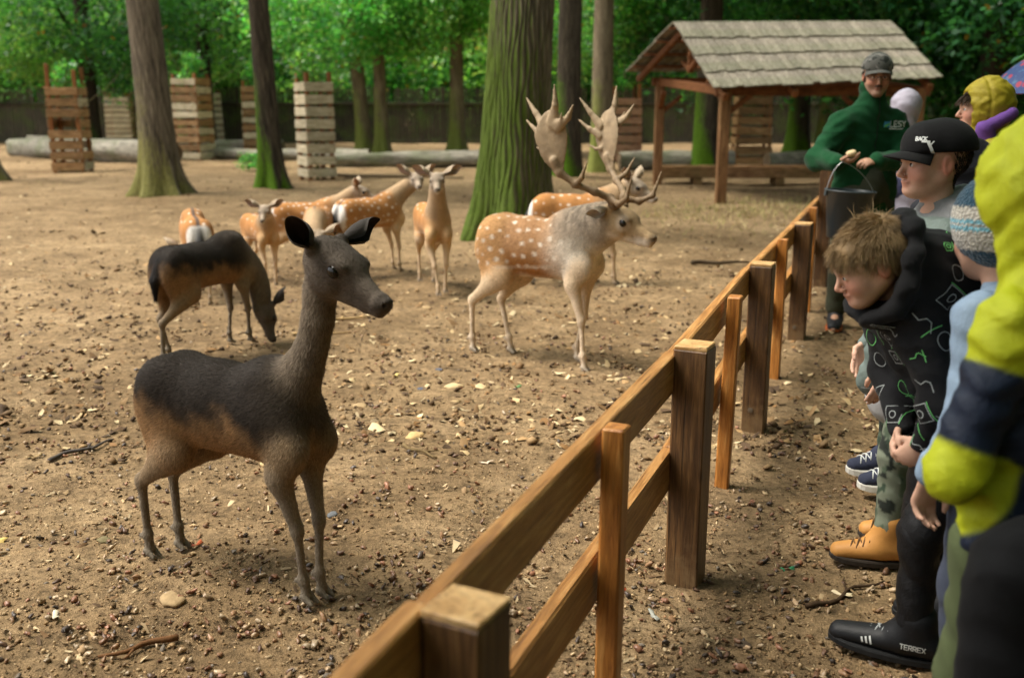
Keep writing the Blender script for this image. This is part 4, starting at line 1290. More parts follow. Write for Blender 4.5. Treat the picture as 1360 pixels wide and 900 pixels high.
            A.path([F3(-.140, .152, .113), F3(-.105, .170, .150), F3(-.082, .180, .220)], [.0125, .0095, .0030], .012, 0)
            Va, Qa = A.mesh(.0050, (), lambda X_, Y_, Z_: .0010 * np.sin(X_ * 95 + 2 * np.sin(Z_ * 60)) * np.sin(Z_ * 80 + 2 * np.sin(Y_ * 70)) + .0007 * np.sin(X_ * 210 + Z_ * 190))
            qa = ((Va - hp * sc) @ HM) / (sc * head_sc)
            k = sstep(.05, .30, qa[:, 2])[:, None]
            ca = C3((.17, .112, .060)) * (1 - k) + C3((.33, .245, .15)) * k
            link('antler', np_mesh('antler', Va, Qa, True, ca), M['antler'], root)
    return root

deer('dark doe standing alert in the foreground with head raised and ears spread', (-.825, 2.77), -30, .95, 'dark', (.360, .0, 1.005), (.97, -.14, -.27), (.325, 0, .76),
     dict(fl=(.268, .026), fr=(.255, -.030), hl=(-.370, .048), hr=(-.410, -.045)), (.068, .0415, .043), 1.15, dict(l=((.02, .88, .45), (.88, .1, -.10)), r=((-.06, -.70, .70), (.80, -.40, -.15))), h=.0075, hf=.0036, seed=1, fur=130000, ear_sc=.76, zs=1.035)
deer('black backed doe grazing behind the dark doe, head down to the ground', (-1.76, 5.58), 60, .95, 'dark', (.36, -.08, .200), (.12, -.30, -.93), (.40, -.05, .44),
     dict(fl=(.20, .06), fr=(.285, -.03), hl=(-.30, .04), hr=(-.43, -.06)), (.10, .070, .055), 1.0, dict(l=((-.55, .80, .15), (.5, .3, .6)), r=((-.55, -.80, .15), (.5, -.3, .6))), h=.010, hf=.006, seed=2, head_up=(.9, 0, .3), fur=45000, fur_len=.02)
deer('fallow buck with wide palmate antlers and white spotted back', (.135, 5.57), -34, 1.10, 'buck', (.405, -.02, .692), (.97, -.10, -.20), (.32, 0, .67),
     dict(fl=(.150, .09), fr=(.285, -.075), hl=(-.245, .05), hr=(-.425, -.045)), (.120, .092, .070), 1.10, dict(l=((-.55, .80, -.10), (.4, .4, -.6)), r=((-.60, -.75, -.22), (.3, -.75, -.4))), h=.0085, hf=.0045, antlers=True, spots=130, seed=3, belly=.012, mouth=True, tail='up', fur=80000, fur_len=.015, ear_sc=.68, zs=1.11)
deer('pale fallow deer standing partly hidden behind the antlered buck', (.50, 8.05), -8, 1.08, 'fawn', (.36, .05, .74), (.90, -.35, -.35), None, None, (.115, .085, .064), 1.05, h=.011, spots=60, seed=4)
deer('orange fallow doe facing the camera beside the big oak', (-.62, 7.75), -76, .97, 'fawn', (.36, -.03, .90), (.96, -.16, -.16), None,
     dict(fl=(.20, .055), fr=(.30, -.02), hl=(-.33, .05), hr=(-.38, -.06)), h=.009, spots=30, seed=5, ears=dict(l=((-.15, .88, .40), (.9, .1, 0)), r=((-.15, -.88, .40), (.9, -.1, 0))), hf=.005)
deer('spotted fallow deer with black and white tail turned to the camera', (-1.22, 8.42), 46, .97, 'fawn', (.40, -.12, .82), (-.55, -.80, -.15), (.30, -.02, .72), None, h=.010, spots=90, seed=6)
deer('spotted fallow deer looking right with its neck raised', (-1.80, 8.75), 8, .92, 'fawn', (.42, -.02, .78), (.96, -.1, -.28), None, None, h=.011, spots=80, seed=7)
deer('fallow deer bending its head toward the camera between the does', (-1.56, 8.00), -84, .92, 'fawn', (.50, .05, .50), (.70, .15, -.70), (.46, 0, .60), None, h=.010, spots=60, seed=8, hf=.006)
deer('young fallow deer facing the camera behind the grazing doe', (-2.10, 8.25), -58, .82, 'fawn', (.33, -.06, .76), (.86, -.45, -.28), None, None, h=.009, spots=30, seed=9, hf=.005, ears=dict(l=((-.15, .88, .40), (.9, .1, 0)), r=((-.15, -.88, .40), (.9, -.1, 0))))
deer('fallow deer seen from behind with a dark stripe along its back', (-2.34, 7.35), 112, .92, 'fawn', (.52, .05, .32), (.55, .1, -.8), (.48, 0, .50), None, h=.011, spots=20, seed=10, head_up=(.8, 0, .5))

# ------------------------------------------------------------------ people
def mat_skin():
    m = NT('skin', 0.58, 0.25)
    n1 = m.noise(m.coord('Object'), 30, 4, 0.6)
    n2 = m.noise(m.coord('Object'), 220, 3, 0.6)
    m.base(m.mix(0.5, m.attr('Col'), m.ramp(n1, [(0.3, (0.82, 0.72, 0.68)), (0.7, (1.12, 1.08, 1.06))]), 'MULTIPLY'))
    m.b.inputs['Subsurface Weight'].default_value = 0.06
    m.b.inputs['Subsurface Radius'].default_value = (0.012, 0.005, 0.003)
    m.bump(n2, 0.12, 0.002)
    return m.m
def mat_cloth(name, rough=0.8, weave=420, bump=0.3, spec=0.2, sheen=0.03, fold=0.4):
    m = NT(name, rough, spec)
    v = m.coord('Object')
    n1 = m.noise(v, 16, 5, 0.6, 0.8)
    n2 = m.noise(v, weave, 2, 0.5)
    m.base(m.mix(0.35, m.attr('Col'), m.ramp(n1, [(0.3, 0.72), (0.7, 1.15)]), 'MULTIPLY'))
    m.b.inputs['Sheen Weight'].default_value = sheen
    m.bump(m.math('ADD', m.math('MULTIPLY', n1, fold * 3), m.math('MULTIPLY', n2, 0.5)), bump, 0.006)
    return m.m
def mat_plain(name, c, rough=0.6, spec=0.3, metal=0.0):
    m = NT(name, rough, spec); m.base(c); m.b.inputs['Metallic'].default_value = metal
    return m.m
M['skin'] = mat_skin()
M['cotton'] = mat_cloth('cotton_cloth', 0.85)
M['fleece'] = mat_cloth('fleece_cloth', 0.95, 240, 0.5, 0.05, 0.08)
M['shell'] = mat_cloth('rain_shell_cloth', 0.55, 500, 0.45, 0.3, 0.0, 0.9)
M['leather'] = mat_cloth('boot_leather', 0.55, 300, 0.2, 0.3, 0.0)
M['knit'] = None
M['eye_white'] = mat_plain('eye_white', (.62, .58, .54), 0.25, 0.5)
M['iris'] = mat_plain('dark_iris', (.025, .016, .010), 0.15, 0.6)
M['print_white'] = mat_plain('white_print', (.62, .64, .62), 0.6); M['print_dim'] = mat_plain('worn_white_print', (.34, .36, .35), 0.7)
M['print_green'] = mat_plain('green_print', (.16, .55, .16), 0.6)
M['print_blue'] = mat_plain('blue_print', (.05, .28, .55), 0.6)
M['black_plastic'] = mat_plain('black_plastic', (.012, .012, .012), 0.4, 0.4)
M['steel'] = mat_plain('steel_wire', (.55, .55, .55), 0.35, 0.5, 0.9)
M['white_rubber'] = mat_plain('white_rubber', (.62, .60, .54), 0.7)
M['lace'] = mat_plain('brown_lace', (.14, .075, .03), 0.8)
M['grey_lace'] = mat_plain('grey_lace', (.34, .36, .36), 0.8)
hm_ = NT('hair', 0.6, 0.25); hm_.base(hm_.attr('Col')); M['hair'] = hm_.m

def wrinkle_fn(amp, freq, seed, zlim=None):
    r = np.random.default_rng(seed); ph = r.uniform(0, 6.28, 8)
    def fn(X, Y, Z):
        a = np.sin(Z * freq * 1.5 + 2.2 * np.sin(X * freq * .55 + ph[0]) + 1.8 * np.sin(Y * freq * .6 + ph[1]) + ph[2])
        b = np.sin((X + Y * .6) * freq * .9 + Z * freq * .5 + 2.0 * np.sin(Z * freq * .4 + ph[3]) + ph[4])
        c = np.sin((Y - X * .4) * freq * 1.1 - Z * freq * .8 + 1.5 * np.sin(X * freq * .7 + ph[5]) + ph[6])
        d = np.sin(Z * freq * 3.1 + 3.0 * np.sin(X * freq * .9 + ph[7]) + 2.5 * np.sin(Y * freq * 1.1 + ph[1]))
        return amp * (0.5 * np.abs(a) ** .7 + .35 * b * c + .3 * a * b + .22 * np.abs(d) * np.abs(b))
    return fn

HEADCAT = dict(skin=0, lips=1, ear=2, hair=3, brow=4)
def head_prims(S, hp, hd, hs, neck, kid=True, up=(0, 0, 1), nose=1.0):
    HM = look(hd, up)
    S.cone(neck, hp + HM @ np.array((-.020, 0, -.045)) * hs, .050 * hs, .045 * hs, .03, 0)
    kz = .88 if kid else 1.0
    S.frame(hp, HM, hs)
    S.ell((-.018, 0, .034), (.098, .077, .086), .02, 0)
    S.ell((.038, 0, .030), (.056, .062, .060), .03, 0)
    S.ell((.040, 0, -.034), (.050, .056, .072), .03, 0)
    for sy in (-1, 1):
        S.cone((-.005, .045 * sy, -.045 * kz), (.060, .012 * sy, -.095 * kz), .026, .020, .025, 0)
        S.ell((.060, .035 * sy, -.032), (.026, .025, .028), .02, 0)
        S.cone((.080, .042 * sy, .014), (.092, .010 * sy, .013), .007, .007, .012, 0)
        S.ell((.094, .031 * sy, -.002), (.012, .016, .0095), .010, 0, op=-1)
        S.ell((.079, .031 * sy, -.002), (.0125, .0155, .0115), .003, 0)
        S.ell((.1005, .0085 * sy, -.0385), (.0080, .0070, .0062), .005, 0)
        S.ell((-.008, .077 * sy, -.006), (.019, .0075, .030), .006, 2)
        S.ell((-.003, .085 * sy, -.002), (.010, .005, .019), .004, 2, op=-1)
    S.ell((.076, 0, -.094 * kz), (.019, .024, .017), .018, 0)
    S.cone((.089, 0, .004), (.1075 + .004 * nose, 0, -.031), .0065, .0105 * nose, .009, 0)
    S.ell((.0920, 0, -.0585 * (kz * .5 + .5)), (.0090, .0205, .0052), .007, 1)
    S.ell((.0890, 0, -.0690 * (kz * .5 + .5)), (.0085, .0170, .0055), .007, 1)
    S.cone((.104, -.018, -.0640 * (kz * .5 + .5)), (.104, .018, -.0640 * (kz * .5 + .5)), .0018, .0018, .003, 1, op=-1)
    S.frame()
    return HM

def hand_prims(S, wr, d, up, side, sc=1.0, curl=(.5, .6), thumb_in=.3):
    """wrist, direction, back-of-hand normal, side = +1 when the thumb lies on local +y"""
    HM = look(d, up)
    S.frame(wr, HM, sc)
    S.cone((-.02, 0, 0), (.02, 0, 0), .023, .024, .015, 0, ((0, 0, 1), .75))
    S.cone((.018, .004 * side, 0), (.068, 0, 0), .030, .036, .012, 0, ((0, 0, 1), .42))
    for i, (yy, L) in enumerate(((.028, .066), (.0095, .074), (-.0095, .069), (-.027, .054))):
        p = np.array((.084 - .004 * abs(i - 1), yy * side, 0)); a = 0.0
        for j, fr in enumerate((.45, .32, .25)):
            a += curl[0] if j == 0 else curl[1]
            a_ = a + .06 * (i - 1)
            q = p + L * fr * np.array((math.cos(a_), -.04 * side * (i - 1.5) * -1, -math.sin(a_)))
            S.cone(p, q, .0088 - .0008 * j, .0082 - .0008 * j, .0035, 0)
            p = q
    S.path([(.022, .022 * side, -.004), (.050, .046 * side, -.012 - .01 * thumb_in), (.074, (.052 - .02 * thumb_in) * side, -.020 - .02 * thumb_in), (.092, (.050 - .03 * thumb_in) * side, -.026 - .02 * thumb_in)], [.0125, .0105, .0092, .0080], .006, 0)
    S.frame()

class Person:
    def __init__(s, label, loc, J, hs, head_dir, skin, group='people at the fence', cat='person', kid=True, hands=True, up=(0, 0, 1), hf=.0042, nose=1.0, limb=1.0, blush=1.0, curl=(.45, .55), handup=None):
        s.root = empty('person', loc); s.o = np.array(loc, float)
        tag(s.root, label, cat, group)
        s.J = {k: np.array(v, float) - s.o for k, v in J.items()}
        J = s.J; s.hs = hs; s.k = limb
        S = SDF()
        s.HM = head_prims(S, J['head'], head_dir, hs, J['neck'], kid, up, nose)
        k = limb
        S.cone(J['neck'], J['chest'], .050 * k, .065 * k, .03, 0); S.cone(J['chest'], J['pelvis'], .065 * k, .068 * k, .03, 0)
        fine = [(J['head'] - .15 * hs, J['head'] + .15 * hs, hf)]
        for q in 'lr':
            S.cone(J['chest'] + (J['neck'] - J['chest']) * .5, J[q + 'sh'], .045 * k, .040 * k, .03, 0)
            S.path([J[q + 'sh'], J[q + 'el'], J[q + 'wr']], [.044 * k, .034 * k, .022 * k], .02, 0)
            S.path([J[q + 'hip'], J[q + 'kn'], J[q + 'an']], [.066 * k, .046 * k, .032 * k], .03, 0)
            S.cone(J['pelvis'], J[q + 'hip'], .066 * k, .066 * k, .03, 0)
            S.cone(J[q + 'an'], J[q + 'toe'] + np.array((0, 0, .02)), .030 * k, .020 * k, .02, 0)
            if hands and (q + 'hd') in J:
                hd = J[q + 'hd'] - J[q + 'wr']
                hu = (handup or {}).get(q, (0, 0, 1))
                hand_prims(S, J[q + 'wr'], hd, hu, 1 if q == 'r' else -1, hs * .92, curl)
                fine.append((J[q + 'wr'] - .07, J[q + 'wr'] + .07 + 0 * hd, .0055)); fine.append((J[q + 'wr'] + _n(hd) * .09 - .07, J[q + 'wr'] + _n(hd) * .09 + .07, .0055))
        V, Q = S.mesh(.012, fine, None, 1)
        W = S.weights(V, 5, .004)
        sk = np.array(skin)
        q = ((V - J['head']) @ s.HM) / hs
        col = np.repeat(sk[None], len(V), 0)
        dd = np.linalg.norm((q - np.array([.07, 0, -.03])) * np.array([1, 0, 1]), axis=1)
        ch = sstep(.035, .012, np.abs(np.abs(q[:, 1]) - .040)) * sstep(.035, .01, np.abs(q[:, 2] + .030)) * sstep(.03, .06, q[:, 0])
        col = col * (1 - .28 * blush * ch[:, None] * np.array([[.15, .8, .8]]))
        col = col * (1 - W[:, [2]] * np.array([[.05, .35, .38]]) * blush)
        lip = W[:, [1]] * sstep(.03, .022, np.abs(q[:, [1]])); col = col * (1 - lip) + lip * sk[None] * np.array([[.90, .70, .68]])
        nt = sstep(.02, .008, np.linalg.norm(q - np.array([.108, 0, -.034]), axis=1))[:, None]; col = col * (1 - nt * np.array([[.02, .18, .2]]))
        eb = (sstep(.007, .003, np.abs(q[:, 2] - .0205 + .25 * (np.abs(q[:, 1]) - .03) ** 2 * 40)) * sstep(.024, .016, np.abs(np.abs(q[:, 1]) - .033)) * sstep(.06, .075, q[:, 0]))[:, None]
        s.browmask = eb
        s.col = col; s.V = V; s.Q = Q; s.q = q
    def finish(s, hair=(.10, .07, .04), scalp=False):
        col = s.col * (1 - .75 * s.browmask) + .75 * s.browmask * np.array(hair)[None]
        link('body', np_mesh('person_body', s.V, s.Q, True, np.clip(col, .003, 1)), M['skin'], s.root)
        for sy in (-1, 1):
            c = s.J['head'] + s.HM @ (np.array((.0795, .031 * sy, -.002)) * s.hs)
            r_ = .0122 * s.hs
            prof = [(r_ * math.sin(PI * i / 8), -r_ * math.cos(PI * i / 8)) for i in range(9)]
            Mh = Matrix(s.HM.tolist()) @ Matrix.Rotation(R(90), 3, 'Y')
            e = MB().lathe(prof, 14, c, Mh @ Matrix.Diagonal((.80, 1.1, 1.04))).build('eye', M['eye_white'], s.root, True)
            ci = c + s.HM @ (np.array((.0098, .0, .0005)) * s.hs)
            prof = [(.0, .0042), (.0035, .0036), (.0058, .0012), (.0062, -.002)]
            MB().lathe([(a * s.hs, b * s.hs) for a, b in prof], 14, ci, Mh).build('iris', M['iris'], e, True)
        return s
    # ---- garments; each is one continuous surface
    def garment(s, name, S, col, mat, h=.010, wr=None, fine=(), cats=1, soft=.006, parent=None):
        V, Q = S.mesh(h, fine, wr, 1)
        if callable(col): c = col(V, S)
        else: c = np.repeat(np.array(col)[None], len(V), 0)
        o = link(name, np_mesh(name, V, Q, True, np.clip(c, .002, 1)), M[mat], parent or s.root)
        o['_v'] = 0; del o['_v']
        s.last = (V, Q, o)
        return o
    def jacket(s, col, mat='cotton', name='jacket', grow=1.0, sleeve=1.0, hem=.0, arms='lr', h=.010, wr=(.006, 40, 1), collar=.07, front=.72, extra=None, sleeve_end=1.0, cut=True):
        J = s.J; k = s.k; S = SDF()
        ax = _n(J['lsh'] - J['rsh']); upv = _n(J['chest'] - J['pelvis']); fw = np.cross(ax, upv)
        g = grow
        w = np.linalg.norm(J['lsh'] - J['rsh']) * .5
        low = J['pelvis'] - upv * hem
        for e in (-1, 1):
            o = ax * w * .42 * e
            S.cone(J['chest'] + o + upv * .02, J['pelvis'] + o * .95, .110 * k * g, .108 * k * g, .07, 0, (fw, front))
            S.cone(J['pelvis'] + o * .95, low + o * 1.0, .108 * k * g, .112 * k * g, .05, 0, (fw, front))
        S.cone(J['chest'], J['neck'], .10 * k * g, .062 * k * g, .05, 0, (fw, .85))
        if collar: S.cone(J['neck'] - upv * .01, J['neck'] + upv * collar * .5, .066 * k * g, .066 * k * g, .02, 0)
        for q in arms:
            S.cone(J['chest'] * .35 + J['neck'] * .65, J[q + 'sh'], .070 * k * g, .066 * k * g, .04, 0)
            S.cone(J[q + 'sh'], J[q + 'el'], .066 * k * sleeve, .056 * k * sleeve, .03, 0)
            S.cone(J[q + 'el'], J[q + 'el'] + (J[q + 'wr'] - J[q + 'el']) * sleeve_end, .056 * k * sleeve, .043 * k * sleeve, .03, 0)
        if extra: extra(S)
        if cut:
            b = low - upv * 2.02
            S.ell(b, (2.0, 2.0, 2.0), .006, 0, op=-1)
        return s.garment(name, S, col, mat, h, wrinkle_fn(*wr) if wr else None)
    def trousers(s, col, mat='cotton', grow=1.0, h=.010, wr=(.006, 34, 5), name='trousers', rise=.06):
        J = s.J; k = s.k; S = SDF()
        upv = np.array((0, 0, 1.0))
        S.cone(J['pelvis'] + upv * rise, J['pelvis'], .112 * k * grow, .115 * k * grow, .05, 0)
        for q in 'lr':
            S.cone(J['pelvis'], J[q + 'hip'], .105 * k * grow, .095 * k * grow, .05, 0)
            S.cone(J[q + 'hip'], J[q + 'kn'], .092 * k * grow, .072 * k * grow, .03, 0)
            S.cone(J[q + 'kn'], J[q + 'an'] + np.array((0, 0, .045)), .072 * k * grow, .060 * k * grow, .03, 0)
        return s.garment(name, S, col, mat, h, wrinkle_fn(*wr))
    def shoe(s, q, col, sole, mat='leather', sc=1.0, high=.06, name='shoe', lace=None, solecol=None, soleh=.022):
        J = s.J; an = J[q + 'an']; toe = J[q + 'toe']
        d = toe - an; d[2] = 0; L = np.linalg.norm(d) + .02 * sc; f = _n(d)
        HM = look(f)
        S = SDF(); S.frame((an[0], an[1], -s.o[2] * 0), HM, 1.0)
        b = soleh
        S.cone((-.045 * sc, 0, b + .030 * sc), (.02, 0, b + .034 * sc), .036 * sc, .038 * sc, .02, 0, ((0, 1, 0), .95))
        S.cone((.02, 0, b + .024 * sc), (L - .030 * sc, 0, b + .008 * sc), .036 * sc, .026 * sc, .02, 0, ((0, 1, 0), 1.25))
        S.cone((-.02 * sc, 0, b + .04 * sc), (-.015 * sc, 0, b + .05 * sc + high), .040 * sc, .043 * sc, .02, 0)
        S.cone((.03 * sc, 0, b + .05 * sc), (0.0, 0, b + .05 * sc + high * .8), .030 * sc, .036 * sc, .03, 0)
        S.ell((.03, 0, b - .5), (.6, .6, .5), .004, 0, op=-1)
        o = s.garment(name, S, col, mat, .0065)
        # sole
        m = MB(); n = 22; ring = []
        for i in range(n):
            a = 2 * PI * i / n; t = (math.cos(a) + 1) / 2
            x = -.078 * sc + (L + .076 * sc) * t; y = math.sin(a) * (.036 + .010 * t) * sc
            if abs(math.sin(a)) > 0: y = math.copysign(abs(math.sin(a)) ** .6, math.sin(a)) * (.037 + .010 * math.sin(t * 2.6)) * sc
            ring.append((x, y))
        lift = lambda x: .008 * max(0, (x - L * .6) / (L * .4)) ** 2
        zs = [.001, .004, soleh - .006, soleh - .001]; gr = [.94, 1.0, 1.0, .96]
        vs = []
        for z, g in zip(zs, gr):
            for (x, y) in ring:
                p = np.array((an[0], an[1], 0)) + HM @ np.array((.03 + (x - .03) * g, y * g, z + lift(x)))
                vs.append(p)
        fs = [(i * n + k, i * n + (k + 1) % n, (i + 1) * n + (k + 1) % n, (i + 1) * n + k) for i in range(3) for k in range(n)]
        fs.append(tuple(range(n))[::-1]); fs.append(tuple(range(3 * n, 4 * n)))
        m.add(vs, fs).build('sole', sole, o)
        if lace:
            m = MB()
            for i in range(4):
                x = .045 * sc + i * .018 * sc; z = b + (.082 - i * .010) * sc + .004
                z = b + .024 * sc + .034 * sc - i * .0068 * sc + (.008 * sc if i == 0 else 0)
                for sg in (-1, 1):
                    pts = []
                    for j in range(6):
                        t = j / 5 - .5
                        p = np.array((x + sg * t * .02 * sc, t * .058 * sc, z + .008 * sc - t * t * .085 * sc))
                        pts.append(np.array((an[0], an[1], 0)) + HM @ p)
                    m.tube(pts, .0024, 5)
            m.build('lace', lace, o, True)
        return o
    def headpt(s, p): return s.J['head'] + s.HM @ (np.array(p, float) * s.hs)

def strands(name, P, D, L, wid, cols, parent, droop=.35, curl=.25, seed=0, seg=5, clump=None):
    """tapered locks of hair, each a narrow strip of real faces"""
    r = np.random.default_rng(seed); n = len(P)
    V = np.zeros((n, seg + 1, 2, 3)); p = P.copy(); d = D.copy()
    rv = r.normal(size=(n, 3)) * curl
    side = np.cross(d, r.normal(size=(n, 3))); side /= np.linalg.norm(side, axis=1, keepdims=True)
    for i in range(seg + 1):
        t = i / seg; w = wid * (1 - .85 * t ** 1.5)
        V[:, i, 0] = p - side * w[:, None] if hasattr(w, '__len__') else p - side * w
        V[:, i, 1] = p + side * w[:, None] if hasattr(w, '__len__') else p + side * w
        p = p + d * (L / seg)[:, None]
        d = d + rv / seg + np.array([0, 0, -droop / seg]); d /= np.linalg.norm(d, axis=1, keepdims=True)
    idx = np.arange(n * (seg + 1) * 2).reshape(n, seg + 1, 2)
    Q = np.stack([idx[:, :-1, 0], idx[:, :-1, 1], idx[:, 1:, 1], idx[:, 1:, 0]], -1).reshape(-1, 4)
    c = np.repeat(cols, (seg + 1) * 2, 0)
    o = link(name, np_mesh(name, V.reshape(-1, 3), Q, True, c), M['hair'], parent)
    o['kind'] = 'stuff'
    return o

from mathutils.bvhtree import BVHTree
def bvh_of(V, Q): return BVHTree.FromPolygons([tuple(v) for v in V], [tuple(int(i) for i in q) for q in Q])

def ribbon_on(bvh, m, pts, wid, cen, U, Vv, N, lift=.002, back=.22):
    """lay a flat outline (2-D points) onto a garment: project along -N and build a thin strip"""
    P = []
    for (a, b) in pts:
        o = Vector(cen + U * a + Vv * b + N * back)
        hit = bvh.ray_cast(o, Vector(-N), back * 2.2)
        if hit[0] is None: P.append(None)
        else: P.append((hit[0] + hit[1] * lift, hit[1]))
    for i in range(len(P) - 1):
        if P[i] is None or P[i + 1] is None: continue
        (p, n1), (q, n2) = P[i], P[i + 1]
        t = q - p
        if t.length < 1e-6 or t.length > .05: continue
        s1 = n1.cross(t).normalized() * wid; s2 = n2.cross(t).normalized() * wid
        e = t.normalized() * wid * .5
        m.add([p - s1 - e, p + s1 - e, q + s2 + e, q - s2 + e], [(0, 3, 2, 1)])

FONT = {'L': [[(0, 1), (0, 0), (.6, 0)]], 'E': [[(.6, 1), (0, 1), (0, 0), (.6, 0)], [(0, .5), (.5, .5)]], 'S': [[(.6, .9), (.3, 1), (0, .8), (.1, .55), (.5, .45), (.6, .2), (.3, 0), (0, .1)]],
        'Y': [[(0, 1), (.3, .5), (.6, 1)], [(.3, .5), (.3, 0)]], 'T': [[(0, 1), (.6, 1)], [(.3, 1), (.3, 0)]], 'R': [[(0, 0), (0, 1), (.5, 1), (.6, .75), (.5, .5), (0, .5)], [(.25, .5), (.6, 0)]],
        'X': [[(0, 1), (.6, 0)], [(.6, 1), (0, 0)]], 'A': [[(0, 0), (.3, 1), (.6, 0)], [(.12, .4), (.48, .4)]], 'P': [[(0, 0), (0, 1), (.5, 1), (.6, .75), (.5, .5), (0, .5)]],
        'O': [[(0, .2), (0, .8), (.2, 1), (.4, 1), (.6, .8), (.6, .2), (.4, 0), (.2, 0), (0, .2)]], 'D': [[(0, 0), (0, 1), (.35, 1), (.6, .7), (.6, .3), (.35, 0), (0, 0)]], 'C': [[(.6, .85), (.4, 1), (.15, 1), (0, .75), (0, .25), (.15, 0), (.4, 0), (.6, .15)]],
        'B': [[(0, 0), (0, 1), (.4, 1), (.55, .75), (.4, .5), (0, .5)], [(.4, .5), (.6, .25), (.4, 0), (0, 0)]], 'K': [[(0, 0), (0, 1)], [(.6, 1), (0, .45), (.6, 0)]]}
def write_on(bvh, m, text, size, cen, U, Vv, N, wid, lift=.002):
    x = -len(text) * size * .8 / 2
    for ch in text:
        for line in FONT.get(ch, []):
            pts = []
            for i in range(len(line) - 1):
                for j in range(4):
                    t = j / 4; pts.append((x + size * (line[i][0] * (1 - t) + line[i + 1][0] * t), size * (line[i][1] * (1 - t) + line[i + 1][1] * t)))
            pts.append((x + size * line[-1][0], size * line[-1][1]))
            ribbon_on(bvh, m, pts, wid, cen, U, Vv, N, lift)
        x += size * .8

def cap(P, col, visor_col=None, tilt=0.0, mat='cotton', colfn=None, length=.082, drop=-.012):
    """baseball cap: panelled dome, curved visor, top button"""
    S = SDF(); S.frame(P.J['head'], P.HM, P.hs)
    S.ell((-.024, 0, .040), (.114, .091, .096), .01, 0)
    S.ell((.045, 0, .056), (.052, .072, .066), .03, 0)
    S.ell((0, 0, -.465 + .044 + tilt), (.9, .9, .455), .003, 0, op=-1)
    S.frame()
    o = P.garment('cap', S, colfn or col, mat, .0055, None)
    me = P.last
    # visor
    nt, ns = 8, 15; V = []
    for layer in (0, 1):
        for i in range(nt):
            t = i / (nt - 1)
            for j in range(ns):
                a = (j / (ns - 1) - .5) * 2
                ang = a * 1.12
                rx = .085 + length * t * max(math.cos(ang * 1.15), 0.0) ** .6
                x = rx * math.cos(ang) * 1.0; y = (.076 + .006 * t) * math.sin(ang) * 1.08
                z = .037 + tilt + drop * t - .030 * (abs(a) ** 2) * (t ** .7) - (.003 if layer else 0) + .004
                V.append(P.headpt((x, y, z)))
    idx = lambda l, i, j: l * nt * ns + i * ns + j
    Fs = []
    for i in range(nt - 1):
        for j in range(ns - 1):
            Fs.append((idx(0, i, j), idx(0, i + 1, j), idx(0, i + 1, j + 1), idx(0, i, j + 1)))
            Fs.append((idx(1, i, j), idx(1, i, j + 1), idx(1, i + 1, j + 1), idx(1, i + 1, j)))
    for j in range(ns - 1):
        Fs.append((idx(0, nt - 1, j), idx(1, nt - 1, j), idx(1, nt - 1, j + 1), idx(0, nt - 1, j + 1)))
    for i in range(nt - 1):
        Fs.append((idx(0, i, 0), idx(1, i, 0), idx(1, i + 1, 0), idx(0, i + 1, 0))); Fs.append((idx(0, i, ns - 1), idx(0, i + 1, ns - 1), idx(1, i + 1, ns - 1), idx(1, i, ns - 1)))
    vc = np.repeat(np.array(visor_col or col)[None], len(V), 0)
    link('visor', np_mesh('visor', np.array(V), np.array(Fs), True, vc), M[mat], o)
    MB().lathe([(.0, .006), (.006, .004), (.008, 0)], 10, Vector(P.headpt((-.02, 0, .128))), Matrix(P.HM.tolist())).build('button', M['black_plastic'], o, True)
    return o, me

def short_hair(P, col, n, L, lo=-.02, front=True, seed=0, wid=.0022, droop=.5, region=None):
    """locks rooted on the scalp"""
    q = P.q; V = P.V
    m = (np.linalg.norm(V - P.J['head'], axis=1) < .135 * P.hs) & (q[:, 2] > lo) & ((q[:, 0] < .045) | (q[:, 2] > .06)) & ((q[:, 0] < .02) | (q[:, 2] > .045)) & ~((np.abs(q[:, 1]) > .07) & (q[:, 2] < .02) & (q[:, 0] > -.03))
    m |= (np.linalg.norm(V - P.J['head'], axis=1) < .135 * P.hs) & (q[:, 0] < -.045) & (q[:, 2] > lo - .055)
    if region is not None: m &= region(q)
    r = np.random.default_rng(seed); idx = np.nonzero(m)[0]
    pk = r.choice(idx, n)
    nq = q[pk] - np.array([-.018, 0, .03]); nq /= np.linalg.norm(nq, axis=1, keepdims=True)
    return pk, nq, r

# ---------------------------------------------------------------- the keeper in green
SKIN_A = (.46, .27, .18); SKIN_K = (.58, .36, .26)
J = dict(head=(2.225, 6.27, 1.575), neck=(2.225, 6.33, 1.44), chest=(2.22, 6.36, 1.22), pelvis=(2.24, 6.38, .88),
         rsh=(2.045, 6.30, 1.285), rel=(1.895, 6.27, 1.075), rwr=(1.945, 6.03, 1.070), rhd=(2.02, 5.985, 1.080),
         lsh=(2.395, 6.38, 1.285), lel=(2.47, 6.29, 1.06), lwr=(2.185, 6.04, 1.075), lhd=(2.10, 6.00, 1.075),
         rhip=(2.14, 6.36, .86), rkn=(2.11, 6.30, .47), ran=(2.10, 6.33, .085), rtoe=(2.03, 6.14, 0),
         lhip=(2.34, 6.42, .86), lkn=(2.38, 6.38, .47), lan=(2.40, 6.42, .085), ltoe=(2.38, 6.22, 0))
P = Person('man in dark green fleece, camouflage cap and glasses holding food beside the far fence post', (2.24, 6.36, 0), J, 1.02, (-.20, -1, -.12), SKIN_A, kid=False, limb=1.15, curl=(.35, .45), hf=.005,
           handup={'r': (.2, -.3, -1), 'l': (.0, -.5, .9)})
stub = ((P.q[:, 2] < -.045) & (P.q[:, 2] > -.12) & (P.q[:, 0] > .0) & (np.linalg.norm(P.q, axis=1) < .15))[:, None]
P.col = P.col * (1 - stub * np.array([[.30, .26, .22]]))
P.finish((.03, .022, .016))
GR = np.array((.010, .058, .022))
